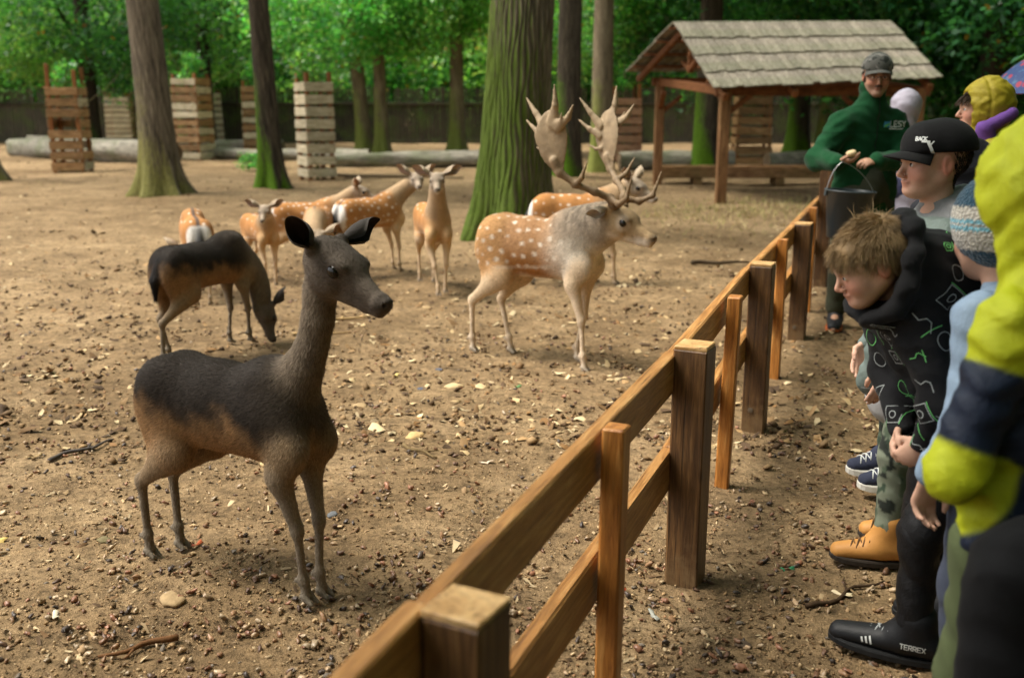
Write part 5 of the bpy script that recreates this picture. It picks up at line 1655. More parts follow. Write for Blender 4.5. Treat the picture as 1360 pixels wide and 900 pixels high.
def fleece_col(V, S):
    c = np.repeat(GR[None], len(V), 0)
    zz = np.abs(V[:, 2] - 1.235); c = c * (1 - .35 * sstep(.008, .003, zz))[:, None]
    return c
P.jacket(fleece_col, 'fleece', 'fleece_jacket', 1.12, 1.16, .26, wr=(.014, 30, 3), collar=.11, front=.74)
V_, Q_, fl = P.last
bv = bvh_of(V_, Q_)
fwd = _n(np.cross(P.J['lsh'] - P.J['rsh'], np.array([0, 0, 1.0]))); fwd = fwd if fwd[1] < 0 else -fwd
rt = _n(P.J['lsh'] - P.J['rsh'])
m = MB(); ribbon_on(bv, m, [(0, -.02 * i) for i in range(26)], .0035, P.J['chest'] + np.array((0, 0, .235)), rt, np.array((0, 0, 1.0)), fwd, .003, .3)
tag(m.build('zip', M['black_plastic'], fl), kind='stuff')
m = MB(); cen = P.J['chest'] + np.array((0, 0, .05)) + rt * .115
write_on(bv, m, 'LESY', .034, cen + rt * .03, rt, np.array((0, 0, 1.0)), fwd, .0030, .003)
ribbon_on(bv, m, [(-.03 + .008 * i, -.012) for i in range(12)], .0025, cen + rt * .0, rt, np.array((0, 0, 1.0)), fwd, .003)
tag(m.build('logo_lettering', M['print_white'], fl), kind='stuff')
m = MB(); ribbon_on(bv, m, [(-.062 + .004 * i, .016) for i in range(8)], .017, cen, rt, np.array((0, 0, 1.0)), fwd, .003); m.build('logo_square', M['print_blue'], fl)
m = MB(); ribbon_on(bv, m, [(-.062 + .004 * i, .004 + .002 * i) for i in range(8)], .006, cen, rt, np.array((0, 0, 1.0)), fwd, .0045); m.build('logo_leaf', M['print_green'], fl)
P.trousers((.045, .05, .03), 'cotton', 1.0)
for q in 'lr':
    P.shoe(q, (.018, .018, .02), mat_plain('orange_sole', (.5, .12, .03), .7) if q == 'r' else M['black_plastic'], 'leather', 1.15, .05)
def camo(V, S):
    a = vnoise(V, 60, 5); b = vnoise(V, 75, 8)
    c = np.repeat(np.array([[.085, .085, .075]]), len(V), 0); c[a > .25] = (.022, .025, .02); c[b > .5] = (.20, .19, .17)
    return c
cap(P, (.1, .1, .08), (.09, .09, .08), colfn=camo, tilt=.004, length=.075)
gl = MB()
for sy in (-1, 1):
    ring = [P.headpt((.098, .033 * sy + .022 * math.cos(a) , -.004 + .015 * math.sin(a))) for a in np.linspace(0, 2 * PI, 17)]
    gl.tube(ring, .0013, 6)
    gl.tube([P.headpt((.096, .055 * sy, .0)), P.headpt((.0, .080 * sy, .004))], .002, 6)
gl.tube([P.headpt((.10, -.011, .0)), P.headpt((.103, 0, .002)), P.headpt((.10, .011, .0))], .002, 6)
g_o = gl.build('glasses', M['black_plastic'], P.root, True)
mus = MB(); mus.tube([P.headpt((.094, -.024, -.054)), P.headpt((.104, -.008, -.0495)), P.headpt((.104, .008, -.0495)), P.headpt((.094, .024, -.054))], [.002, .0045, .0045, .002], 6); mus.build('moustache', mat_plain('dark_moustache', (.03, .02, .015), .8), P.root, True)
pk, nq, r = short_hair(P, None, 900, .03, -.03, seed=3, region=lambda q: q[:, 2] < .03)
strands('hair', P.V[pk], (nq @ P.HM.T) * .5 + np.array([0, 0, -.6]), np.full(900, .022), .0016, np.array([[.03, .022, .016]]) * r.uniform(.6, 1.5, (900, 1)), P.root)

def build_bucket():
    t = empty('bucket', (2.005, 5.985, .62)); t.rotation_euler = (0, R(3), 0)
    tag(t, 'dark grey plastic bucket hanging from the arm of the man in green', 'bucket')
    mm = NT('bucket_plastic', 0.45, 0.4); mm.base(srgb(50, 57, 60))
    prof = [(0, 0), (.100, 0), (.106, .006), (.140, .275), (.150, .280), (.150, .288), (.138, .288), (.134, .27), (.100, .012), (0, .012)]
    MB().lathe(prof, 36).build('pail', mm.m, t, True)
    pk_ = (-.075, -.01, .452)
    pts = [tuple(np.array((.146, 0, .268)) * (1 - t) ** 2 + 2 * t * (1 - t) * np.array((.06, -.01, .42)) + t * t * np.array(pk_)) for t in np.linspace(0, 1, 12)]
    pts += [tuple(np.array(pk_) * (1 - t) ** 2 + 2 * t * (1 - t) * np.array((-.135, -.01, .40)) + t * t * np.array((-.146, 0, .268))) for t in np.linspace(0, 1, 12)[1:]]
    MB().tube(pts, .0025, 7).build('bail_handle', M['steel'], t, True)
    for sx in (-1, 1): MB().box((sx * .147, 0, .262), (.012, .03, .03), None, 0, .004).build('lug', mm.m, t)
build_bucket()
S = SDF(); S.ell((0, 0, 0), (.030, .024, .020), .01, 0); S.ell((.014, .004, .008), (.018, .018, .015), .01, 0)
V_, Q_ = S.mesh(.005); bm2 = NT('bread', 0.85, 0.15); bm2.base(srgb(214, 190, 148))
o = link('bread_piece', np_mesh('bread_piece', V_, Q_), bm2.m); o.location = (2.00, 5.965, 1.122); tag(o, 'pale piece of bread held in the hand of the man in green', 'bread')

# ---------------------------------------------------------------- boy in the black cap
J = dict(head=(1.232, 2.95, 1.238), neck=(1.255, 2.96, 1.085), chest=(1.235, 2.965, .92), pelvis=(1.225, 2.97, .65),
         lsh=(1.235, 2.835, 1.015), lel=(1.185, 2.785, .790), lwr=(1.105, 2.795, .655), lhd=(1.075, 2.80, .575),
         rsh=(1.235, 3.095, 1.015), rel=(1.23, 3.15, .80), rwr=(1.15, 3.12, .66), rhd=(1.12, 3.10, .60),
         lhip=(1.225, 2.90, .63), lkn=(1.185, 2.895, .35), lan=(1.175, 2.885, .075), ltoe=(1.025, 2.92, 0),
         rhip=(1.225, 3.04, .63), rkn=(1.245, 3.05, .35), ran=(1.30, 3.05, .075), rtoe=(1.17, 3.08, 0))
P = Person('boy in a black cap and grey green jacket standing in profile at the fence', (1.22, 2.96, 0), J, .93, (-1, -.10, -.05), SKIN_K, limb=.80, hf=.0036, nose=.92, curl=(.25, .3), handup={'l': (0, -1, .1), 'r': (0, 1, .1)})
P.finish((.06, .04, .025))
sage = np.array((.135, .172, .155)); grey = np.array((.20, .205, .205))
def hood_down(S):
    J = P.J
    S.cone(J['neck'] + np.array((.045, -.075, .01)), J['neck'] + np.array((.075, .0, .035)), .042, .050, .03, 0)
    S.cone(J['neck'] + np.array((.045, .075, .01)), J['neck'] + np.array((.075, .0, .035)), .042, .050, .03, 0)
    S.cone(J['neck'] + np.array((-.045, -.060, -.03)), J['neck'] + np.array((.045, -.075, .01)), .030, .042, .03, 0)
    S.cone(J['chest'] + np.array((-.085, -.085, .02)), J['pelvis'] + np.array((-.150, -.105, -.05)), .055, .050, .04, 0, ((.2, 1, 0), .6))
    S.cone(J['lsh'], J['lel'], .070, .060, .03, 0)
def sage_col(V, S):
    n = P.J['neck']
    d = np.linalg.norm((V - (n + np.array((.05, 0, .03)))) * np.array([1, .8, 1.3]), axis=1)
    k = sstep(.115, .105, d)[:, None]
    return sage[None] * (1 - k) + grey[None] * k
P.jacket(sage_col, 'shell', 'jacket', 1.10, 1.12, .10, wr=(.011, 38, 7), collar=.03, extra=hood_down, front=.80, h=.0085, cut=True)
V_, Q_, jk = P.last; bv = bvh_of(V_, Q_)
m = MB()
for dz in (0, .006): ribbon_on(bv, m, [(-.16 + .008 * i, 0) for i in range(28)], .0014, np.array((-.02, -.16, -.085 + .65 + dz * 3)), np.array((1.0, 0, 0)), np.array((0, 0, 1.0)), np.array((0, -1.0, 0)), .001, .3)
m.build('hem_seam', M['grey_lace'], jk)
S = SDF(); J_ = P.J; S.cone(J_['pelvis'] + np.array((-.02, 0, .02)), J_['pelvis'] + np.array((-.03, 0, -.115)), .108, .112, .03, 0, ((1, 0, 0), .85)); P.garment('shirt', S, (.42, .42, .42), 'cotton', .010, wrinkle_fn(.004, 40, 4))
def camo_tr(V, S):
    a = vnoise(V * np.array([1, 1, .8]), 42, 15); b = vnoise(V * np.array([1, 1, .8]), 50, 18); c0 = vnoise(V, 46, 28)
    c = np.repeat(np.array([[.085, .115, .075]]), len(V), 0); c[a > .2] = (.035, .055, .035); c[b > .35] = (.16, .18, .13); c[c0 > .55] = (.02, .025, .02)
    return c
P.trousers(camo_tr, 'cotton', 1.0, h=.009, wr=(.007, 40, 2))
for q in 'lr': P.shoe(q, (.50, .235, .060), mat_plain('dark_boot_sole', (.03, .022, .016), .8), 'leather', 1.05, .075, 'boot', M['lace'])
co, (V_, Q_, _o) = cap(P, (.0045, .0045, .005), (.006, .006, .006), tilt=.002, length=.078, drop=-.014)
bv = bvh_of(V_, Q_); m = MB()
U = -P.HM[:, 0]; U = -P.HM[:, 0] * -1.0
N = _n(P.HM[:, 0] * .62 + P.HM[:, 1] * .78 + P.HM[:, 2] * .25); Uv = _n(np.cross(np.array((0, 0, 1.0)), N)); Vv = np.cross(N, Uv); c0 = P.headpt((.062, .055, .062))
write_on(bv, m, 'BACK', .010, c0 + Vv * .007 - Uv * .006, Uv, Vv, N, .0016, .0015)
ribbon_on(bv, m, [(.012 + .002 * i, .004 - .004 * i) for i in range(8)], .0042, c0, Uv, Vv, N, .0015)
ribbon_on(bv, m, [(-.004 + .004 * i, .004) for i in range(6)], .0028, c0, Uv, Vv, N, .0015)
ribbon_on(bv, m, [(.018 + .002 * i, -.006 + .003 * i) for i in range(5)], .002, c0, Uv, Vv, N, .0015)
m.build('cap_emblem', M['print_white'], co)
pk, nq, r = short_hair(P, None, 1500, .03, -.02, seed=4, region=lambda q: (q[:, 2] < .045) & (q[:, 0] < -.022))
strands('hair', P.V[pk], (nq @ P.HM.T) * .35 + np.array([0.1, 0, -.8]), np.full(1500, .014), .0012, np.array([[.028, .018, .012]]) * r.uniform(.6, 1.6, (1500, 1)), P.root)

# ---------------------------------------------------------------- fair haired boy leaning forward
J = dict(head=(.832, 2.285, 1.045), neck=(.915, 2.32, .955), chest=(1.0, 2.355, .845), pelvis=(1.125, 2.40, .63),
         lsh=(.935, 2.225, .895), lel=(.975, 2.165, .735), lwr=(.960, 2.195, .640), lhd=(.925, 2.225, .585),
         rsh=(.945, 2.480, .895), rel=(.965, 2.46, .735), rwr=(.950, 2.31, .635), rhd=(.918, 2.265, .590),
         lhip=(1.12, 2.325, .60), lkn=(1.035, 2.34, .345), lan=(1.035, 2.33, .070), ltoe=(.870, 2.43, 0),
         rhip=(1.12, 2.475, .60), rkn=(1.105, 2.49, .345), ran=(1.22, 2.50, .070), rtoe=(1.09, 2.56, 0))
P = Person('fair haired boy in a black printed hoodie leaning forward over the fence', (1.05, 2.40, 0), J, .84, (-.90, .02, -.42), SKIN_K, limb=.76, hf=.0036, up=(-.42, 0, .9), nose=.82, curl=(.5, .55), handup={'l': (-.3, -.9, .2), 'r': (-.3, .9, .2)})
P.finish((.20, .13, .06))
blk = np.array((.0050, .0050, .0056))
def hood_bulk(S):
    n = P.J['neck']
    S.ell(n + np.array((.035, .0, .050)), (.135, .138, .112), .04, 0, rot=[[.82, 0, -.57], [0, 1, 0], [.57, 0, .82]])
    S.ell(n + np.array((.155, .0, .045)), (.095, .110, .072), .05, 0)
    S.cone(n + np.array((-.085, -.055, -.030)), n + np.array((-.085, .055, -.030)), .034, .034, .04, 0)
    S.frame(P.J['head'], P.HM, P.hs)
    S.ell((.012, 0, .020), (.128, .098, .122), .022, 0, op=-1)
    S.ell((.10, 0, -.03), (.12, .085, .09), .02, 0, op=-1)
    rim = [(.060, -.070, -.135), (.015, -.105, -.115), (-.040, -.118, -.060), (-.085, -.110, .010), (-.118, -.065, .065), (-.128, 0, .085), (-.118, .065, .065), (-.085, .110, .010), (-.040, .118, -.060), (.015, .105, -.115), (.060, .070, -.135)]
    S.path(rim, [.024, .028, .030, .030, .030, .030, .030, .030, .030, .028, .024], .03, 0)
    S.frame()
P.jacket(tuple(blk * 1.35), 'cotton', 'hoodie', 1.20, 1.16, .02, wr=(.012, 40, 11), collar=.0, extra=hood_bulk, front=.92, h=.0075)
V_, Q_, hd_o = P.last; bv = bvh_of(V_, Q_)
mw, mg = MB(), MB(); rp = random.Random(5)
def shape(kind, s_):
    if kind == 'sq': return [(-s_, -s_), (s_, -s_), (s_, s_), (-s_, s_), (-s_, -s_)]
    if kind == 'ci': return [(s_ * math.cos(a), s_ * math.sin(a)) for a in np.linspace(0, 2 * PI, 14)]
    if kind == 'tr': return [(-s_, -s_ * .8), (s_, -s_ * .8), (0, s_), (-s_, -s_ * .8)]
    if kind == 'he': return [(s_ * math.cos(a), s_ * math.sin(a)) for a in np.linspace(0, 2 * PI, 7)]
    return [(-s_ * 1.5, 0), (-s_ * .4, 0), (0, s_ * .7), (s_ * .5, s_ * .7), (s_ * 1.4, -s_ * .2)]
def dens(pts, st=.008):
    out = []
    for i in range(len(pts) - 1):
        L = math.hypot(pts[i + 1][0] - pts[i][0], pts[i + 1][1] - pts[i][1]); n = max(1, int(L / st))
        for j in range(n):
            t = j / n; out.append((pts[i][0] * (1 - t) + pts[i + 1][0] * t, pts[i][1] * (1 - t) + pts[i + 1][1] * t))
    return out + [pts[-1]]
Va, Vb, Vd = V_[Q_[:, 0]], V_[Q_[:, 1]], V_[Q_[:, 3]]
fn = np.cross(Vb - Va, Vd - Va); fn /= np.maximum(np.linalg.norm(fn, axis=1, keepdims=True), 1e-12)
inner_hood = np.linalg.norm(Va - P.J['head'], axis=1) < .165
cand = np.nonzero(((fn[:, 1] < -.15) | (fn[:, 2] > .35)) & ~inner_hood)[0]
rn_ = np.random.default_rng(12); got = []
for ci in rn_.permutation(cand):
    if all(np.linalg.norm(Va[ci] - g) > .058 for g in got):
        got.append(Va[ci]); N = fn[ci]
        U = _n(np.cross(np.array((0.1, -.3, 1.0)), N)); Vv = np.cross(N, U)
        a = rp.uniform(-.9, .9); U2 = U * math.cos(a) + Vv * math.sin(a); V2 = Vv * math.cos(a) - U * math.sin(a)
        cen = Va[ci]
        kind = rp.choice(['sq', 'sq', 'ci', 'tr', 'he', 'li', 'li', 'le', 'le']); s_ = rp.uniform(.012, .023)
        tgt = mw if rp.random() < .75 else mg
        if kind == 'le': write_on(bv, tgt, rp.choice(['R', 'A', 'P', 'O', 'D', 'E', 'C']), s_ * 1.6, cen, U2, V2, N, .0010, .0015)
        else:
            ribbon_on(bv, tgt, dens(shape(kind, s_)), .0009, cen, U2, V2, N, .0015)
            if kind in ('sq', 'he'): ribbon_on(bv, tgt, dens(shape('ci', s_ * .42)), .0011, cen, U2, V2, N, .0015)
            if rp.random() < .45: ribbon_on(bv, mg, dens([(s_ * 1.15, -s_ * 1.2), (s_ * 1.15, s_ * 1.1)]), .0009, cen, U2, V2, N, .0015)
tag(mw.build('white_print', M['print_dim'], hd_o), kind='stuff'); tag(mg.build('green_print', M['print_green'], hd_o), kind='stuff')
P.trousers((.0055, .0055, .0065), 'shell', 1.04, h=.009, wr=(.008, 36, 12))
for q in 'lr':
    so = P.shoe(q, (.007, .0075, .009), mat_plain('black_sole', (.010, .0105, .011), .7), 'leather', 1.02, .045, 'shoe', M['grey_lace'])
    if q == 'l':
        V_, Q_, o_ = P.last; bv = bvh_of(V_, Q_); f_ = _n((P.J['ltoe'] - P.J['lan']) * np.array([1, 1, 0])); N = np.cross(f_, np.array((0, 0, 1.0))); N = N if N[1] < 0 else -N
        Uv = np.cross(np.array((0, 0, 1.0)), N); an_ = P.J['lan'] * np.array([1, 1, 0]); m = MB()
        write_on(bv, m, 'TERREX', .013, an_ + f_ * -.01 + np.array((0, 0, .048)), Uv, np.array((0, 0, 1.0)), N, .0013, .001)
        m.build('shoe_lettering', M['print_white'], o_)
        m = MB()
        for i in range(3): ribbon_on(bv, m, [(-.001 * j + .011 * i, .0035 * j) for j in range(4 + i)], .0024, an_ + f_ * .115 + np.array((0, 0, .036)), Uv, np.array((0, 0, 1.0)), N, .001)
        m.build('shoe_stripes', M['print_white'], o_)
# tousled fair hair over a scalp cap
S = SDF(); S.frame(P.J['head'], P.HM, P.hs)
S.ell((-.021, 0, .036), (.102, .081, .088), .02, 0); S.ell((.050, 0, .056), (.046, .064, .038), .03, 0)
for sy in (-1, 1): S.ell((.020, .080 * sy, -.012), (.034, .020, .034), .006, 0, op=-1)
S.ell((.115, 0, -.030), (.085, .10, .085), .01, 0, op=-1); S.ell((-.01, 0, -.115), (.12, .12, .06), .01, 0, op=-1); S.frame()
hv, hq = S.mesh(.006, (), wrinkle_fn(.004, 120, 3))
c = np.array([[.19, .122, .056]]) * (1 + .35 * vnoise(hv, 90, 4))[:, None]
hair_o = link('hair', np_mesh('hair', hv, hq, True, np.clip(c, .01, 1)), M['hair'], P.root)
r = np.random.default_rng(9); n = 36000
qv = ((hv - P.J['head']) @ P.HM) / P.hs
pk = r.integers(0, len(hv), n); pq = qv[pk]
rad = pq - np.array([-.02, 0, .03]); rad /= np.linalg.norm(rad, axis=1, keepdims=True)
whorl = np.array([-.07, .01, .11]); away = pq - whorl; away -= rad * (away * rad).sum(1, keepdims=True); away /= np.linalg.norm(away, axis=1, keepdims=True) + 1e-6
cl = np.stack([np.sin(pq[:, 0] * 60 + 3 * np.sin(pq[:, 1] * 40)), np.sin(pq[:, 1] * 70 + 2), np.cos(pq[:, 2] * 60)], 1) * .45
d = away * 1.0 + rad * r.uniform(.06, .26, (n, 1)) + cl * .42 + r.normal(size=(n, 3)) * .09
d = (d / np.linalg.norm(d, axis=1, keepdims=True)) @ P.HM.T
tone = np.clip(.95 + .40 * np.sin(pq[:, 0] * 90 + 4 * np.sin(pq[:, 1] * 60)) * np.sin(pq[:, 1] * 110 + 2 * np.sin(pq[:, 2] * 70)) + r.normal(0, .16, n), .35, 1.9)[:, None]
strands('hair_locks', hv[pk] - (rad @ P.HM.T) * .0005, d, r.uniform(.018, .040, n), .00045, np.array([[.300, .200, .098]]) * tone, hair_o, .35, .35, 2)
n = 26; pk = r.choice(np.nonzero(qv[:, 2] > .10)[0], n)
d = np.array([0.35, 0, .75]) + r.normal(size=(n, 3)) * .5; d /= np.linalg.norm(d, axis=1, keepdims=True)
strands('stray_locks', hv[pk], d, r.uniform(.03, .06, n), .0008, np.array([[.30, .20, .095]]) * r.uniform(.7, 1.4, (n, 1)), hair_o, .6, .6, 3)

# ---------------------------------------------------------------- child in the knitted hat
def rest_pose(x, y, H, f, lean=0.0, arm=.0):
    """upright pose of height H at (x, y) facing f"""
    f = _n((f[0], f[1], 0)); l = np.array((-f[1], f[0], 0)); k = H / 1.75; b = np.array((x, y, 0.0)); u = np.array((0, 0, 1.0))
    g = lambda a, s_, z: tuple(b + f * a * k + l * s_ * k + u * z * k)
    return dict(head=g(.02, 0, 1.615), neck=g(-.01, 0, 1.45), chest=g(0, 0, 1.24), pelvis=g(0, 0, .93), lsh=g(0, .185, 1.38), rsh=g(0, -.185, 1.38), lel=g(-.03, .235, 1.10), rel=g(-.03, -.235, 1.10),
                lwr=g(.08, .235, .88), rwr=g(.08, -.235, .88), lhd=g(.10, .23, .78), rhd=g(.10, -.23, .78), lhip=g(0, .09, .90), rhip=g(0, -.09, .90), lkn=g(.02, .10, .49), rkn=g(.02, -.10, .49),
                lan=g(0, .10, .09), ran=g(0, -.10, .09), ltoe=g(.20, .12, 0), rtoe=g(.20, -.12, 0))
J = rest_pose(1.085, 2.075, 1.23, (-.45, .85)); J['head'] = (1.050, 2.15, 1.130); J['neck'] = (1.075, 2.12, 1.000)
P = Person('child in a blue and white crocheted hat and pale blue jacket', (1.085, 2.08, 0), J, .97, (-.10, .99, -.06), SKIN_K, limb=.74, hf=.0055)
P.finish()
P.jacket((.24, .33, .44), 'shell', 'jacket', 1.12, 1.15, .06, wr=(.010, 38, 21), collar=.12)
P.trousers((.05, .06, .09)); [P.shoe(q, (.05, .05, .06), M['white_rubber'], 'leather', .95, .03) for q in 'lr']
def mat_knit():
    m = NT('crochet_wool', 0.95, 0.08)
    v = m.coord('Object')
    w1 = m.n('ShaderNodeTexVoronoi', Scale=150.0); m.l(m.coord('Object', (1, 1, 1.0)), w1.inputs['Vector'])
    m.base(m.mix(0.75, m.attr('Col'), m.ramp(w1.outputs['Distance'], [(0.0, 1.15), (0.6, 0.35)]), 'MULTIPLY'))
    m.b.inputs['Sheen Weight'].default_value = .3
    bp = m.bump(m.math('SUBTRACT', 1.0, w1.outputs['Distance']), .9, .004)
    return m.m
M['knit'] = mat_knit()
S = SDF(); S.frame(P.J['head'], P.HM, P.hs); S.ell((-.018, 0, .030), (.120, .104, .112), .01, 0); S.cone((-.03, 0, .10), (-.035, 0, .125), .06, .045, .03, 0); S.ell((0, 0, -.600), (.9, .9, .50), .004, 0, op=-1); S.frame()
def hat_col(V, S_):
    z = ((V - P.J['head']) @ P.HM)[:, 2] / P.hs + .0025 * np.sin(V[:, 0] * 400) * np.cos(V[:, 1] * 400)
    navy, wht, aqua = np.array((.020, .075, .125)), np.array((.62, .58, .50)), np.array((.20, .50, .62))
    c = np.repeat(navy[None], len(V), 0); c[(z > -.034) & (z < .062)] = wht; c[(z > .010) & (z < .020)] = aqua; c[(z > .026) & (z < .034)] = aqua
    return c
def hat_wr(X, Y, Z): return .0022 * np.abs(np.sin(Z * 330)) + .0012 * np.sin(X * 420) * np.sin(Y * 420)
P.garment('crocheted_hat', S, hat_col, 'knit', .0045, hat_wr)

# ---------------------------------------------------------------- nearest child, yellow and navy rain jacket
J = dict(head=(.915, 1.735, 1.255), neck=(.925, 1.715, 1.115), chest=(.945, 1.705, .945), pelvis=(.955, 1.71, .64),
         lsh=(.835, 1.625, 1.035), lel=(.752, 1.595, .790), lwr=(.815, 1.700, .735), lhd=(.86, 1.76, .72),
         rsh=(1.06, 1.79, 1.035), rel=(1.10, 1.84, .80), rwr=(1.02, 1.90, .70), rhd=(.98, 1.94, .68),
         lhip=(.885, 1.68, .61), lkn=(.865, 1.69, .35), lan=(.875, 1.68, .075), ltoe=(.78, 1.82, 0),
         rhip=(1.02, 1.76, .61), rkn=(1.01, 1.79, .35), ran=(1.03, 1.78, .075), rtoe=(.94, 1.92, 0))
P = Person('nearest child in yellow and navy rain jacket, hood up, at the right edge', (.95, 1.71, 0), J, .93, (-.20, .97, -.10), SKIN_K, limb=.82, hf=.006)
P.finish()
YEL, NAV = np.array((.46, .50, .012)), np.array((.007, .014, .034))
def rain_hood(S):
    S.frame(P.J['head'], P.HM, P.hs)
    S.ell((-.020, 0, .030), (.130, .108, .122), .03, 0); S.cone((-.02, 0, -.02), (-.03, 0, -.13), .105, .085, .05, 0); S.ell((.05, 0, .015), (.085, .088, .105), .03, 0)
    S.ell((.150, 0, -.02), (.085, .066, .095), .012, 0, op=-1)
    S.frame()
def rain_col(V, S):
    J = P.J; c = np.repeat(YEL[None], len(V), 0)
    d = J['lel'] - J['lsh']; L = np.linalg.norm(d); t = ((V - J['lsh']) @ (d / L)) / L
    dist = np.linalg.norm(V - (J['lsh'] + np.clip(t, 0, 1)[:, None] * d), axis=1)
    e2 = J['lwr'] - J['lel']; L2 = np.linalg.norm(e2); t2 = ((V - J['lel']) @ (e2 / L2)) / L2
    onarm = sstep(.115, .10, dist)
    navy = sstep(.992, .978, V[:, 2] + .25 * (V[:, 0] - J['chest'][0]) * 0)
    nav_arm = sstep(.24, .28, t) * sstep(.84, .80, t)
    k = navy * (1 - onarm) + nav_arm * onarm
    fore = sstep(.10, .085, np.linalg.norm(V - (J['lel'] + np.clip(t2, 0, 1)[:, None] * e2), axis=1)) * sstep(.78, .84, t)
    k = (k * (1 - fore))[:, None]
    c = YEL[None] * (1 - k) + NAV[None] * k
    return c
P.jacket(rain_col, 'shell', 'rain_jacket', 1.10, 1.08, .0, wr=(.012, 42, 31), collar=.0, extra=rain_hood, front=.85, h=.008)
S = SDF(); S.cone(P.J['pelvis'] + np.array((0, 0, .06)), P.J['pelvis'] + np.array((0, 0, -.05)), .118, .120, .03, 0); P.garment('grey_sweater', S, (.20, .20, .20), 'cotton', .010, wrinkle_fn(.006, 40, 4))
P.trousers((.085, .105, .045), 'cotton', 1.06, wr=(.010, 30, 33)); [P.shoe(q, (.05, .05, .05), M['black_plastic'], 'leather', 1.0, .04) for q in 'lr']

# ---------------------------------------------------------------- black shape at the right edge, built as a bag
def build_bag():
    t = empty('bag_like_shape', (.875, 1.49, .27)); t.rotation_euler = (0, 0, R(12))
    tag(t, 'black shape built as a bag beside the yellow and navy jacket at the right edge', 'bag')
    S = SDF()
    for z0, z1, r0 in ((.07, .40, .075),):
        S.cone((-.07, 0, z0), (-.07, 0, z1), r0, r0, .06, 0); S.cone((.07, 0, z0), (.07, 0, z1), r0, r0, .06, 0); S.cone((0, 0, z0), (0, 0, z1), r0 * 1.1, r0 * 1.05, .06, 0)
    V, Q = S.mesh(.010, (), wrinkle_fn(.009, 28, 8)); c = np.repeat(np.array([[.004, .004, .0045]]), len(V), 0)
    link('bag_body', np_mesh('bag_body', V, Q, True, c), M['cotton'], t)
    MB().beam((-.07, -.088, .36), (.07, -.088, .36), .008, .012, (0, 0, 1), .002).build('bag_zip', M['black_plastic'], t)
    MB().tube([(.13, .0, .38), (.17, .10, .60), (.20, .20, .80), (.20, .32, .84), (.18, .40, .70), (.12, .06, .40)], .009, 8).build('strap', M['black_plastic'], t, True)
build_bag()

# ---------------------------------------------------------------- children further back
J = rest_pose(2.22, 4.80, 1.50, (-1, .12))
P = Person('child in a yellow quilted hood with brown fringe behind the boy in the black cap', (2.22, 4.80, 0), J, .93, (-1, .10, -.02), SKIN_K, limb=.82, hf=.006); P.finish((.07, .045, .03))
def quilt(X, Y, Z): return -.0050 * np.abs(np.sin(Z * 48)) ** .5 * (.8 + .2 * np.sin(X * 60)) + .003 * np.sin(X * 90 + 3 * np.sin(Z * 60)) * np.sin(Y * 80) + .006 * np.exp(-((X + .02) / .006) ** 2) * (Y < 0)
def puff_hood(S):
    S.frame(P.J['head'], P.HM, P.hs); S.ell((-.035, 0, .030), (.125, .112, .128), .03, 0); S.cone((-.03, 0, -.02), (-.03, 0, -.12), .108, .09, .05, 0); S.ell((.135, 0, -.02), (.105, .10, .135), .010, 0, op=-1); S.frame()
S_y = np.array((.33, .26, .012))
J_ = P.J
S = SDF(); puff_hood(S)
V_, Q_ = S.mesh(.0065, (), quilt); link('quilted_hood', np_mesh('quilted_hood', V_, Q_, True, np.repeat(S_y[None], len(V_), 0)), M['shell'], P.root)
P.jacket(tuple(S_y), 'shell', 'quilted_jacket', 1.3, 1.3, .05, wr=(.012, 30, 41), collar=.02)
S = SDF(); n_ = J_['neck']; S.cone(n_ + np.array((-.06, -.13, .05)), n_ + np.array((.06, -.13, .12)), .035, .03, .03, 0); S.cone(n_ + np.array((-.06, -.13, .05)), n_ + np.array((-.02, -.12, -.06)), .035, .06, .03, 0); P.garment('purple_scarf', S, (.14, .06, .26), 'cotton', .007, wrinkle_fn(.005, 50, 3))
pk, nq, r = short_hair(P, None, 1200, .05, .0, seed=14, region=lambda q: q[:, 0] > .0)
strands('hair', P.V[pk], (nq @ P.HM.T) * .3 + np.array([-.25, 0, -.75]), np.full(1200, .055), .0022, np.array([[.045, .026, .014]]) * r.uniform(.6, 1.6, (1200, 1)), P.root)
P.trousers((.03, .04, .08)); [P.shoe(q, (.05, .05, .05), M['white_rubber'], 'leather', 1.0, .04) for q in 'lr']

J = rest_pose(2.86, 7.45, 1.50, (-.5, -.8))
P = Person('child in a pale lilac raincoat hood behind the man in green', (2.86, 7.45, 0), J, .93, (-.4, .9, 0), SKIN_K, limb=.82, hf=.008); P.finish()
P.jacket((.40, .37, .44), 'shell', 'raincoat', 1.3, 1.3, .30, wr=(.012, 30, 51), collar=.0, extra=lambda S: (S.frame(P.J['head'], P.HM, P.hs), S.ell((-.02, 0, .03), (.125, .11, .122), .03, 0), S.cone((-.02, 0, -.02), (-.03, 0, -.12), .10, .085, .05, 0), S.ell((.15, 0, -.02), (.085, .066, .095), .012, 0, op=-1), S.frame()))
P.trousers((.05, .05, .10)); [P.shoe(q, (.10, .05, .12), M['black_plastic'], 'leather', 1.0, .06) for q in 'lr']

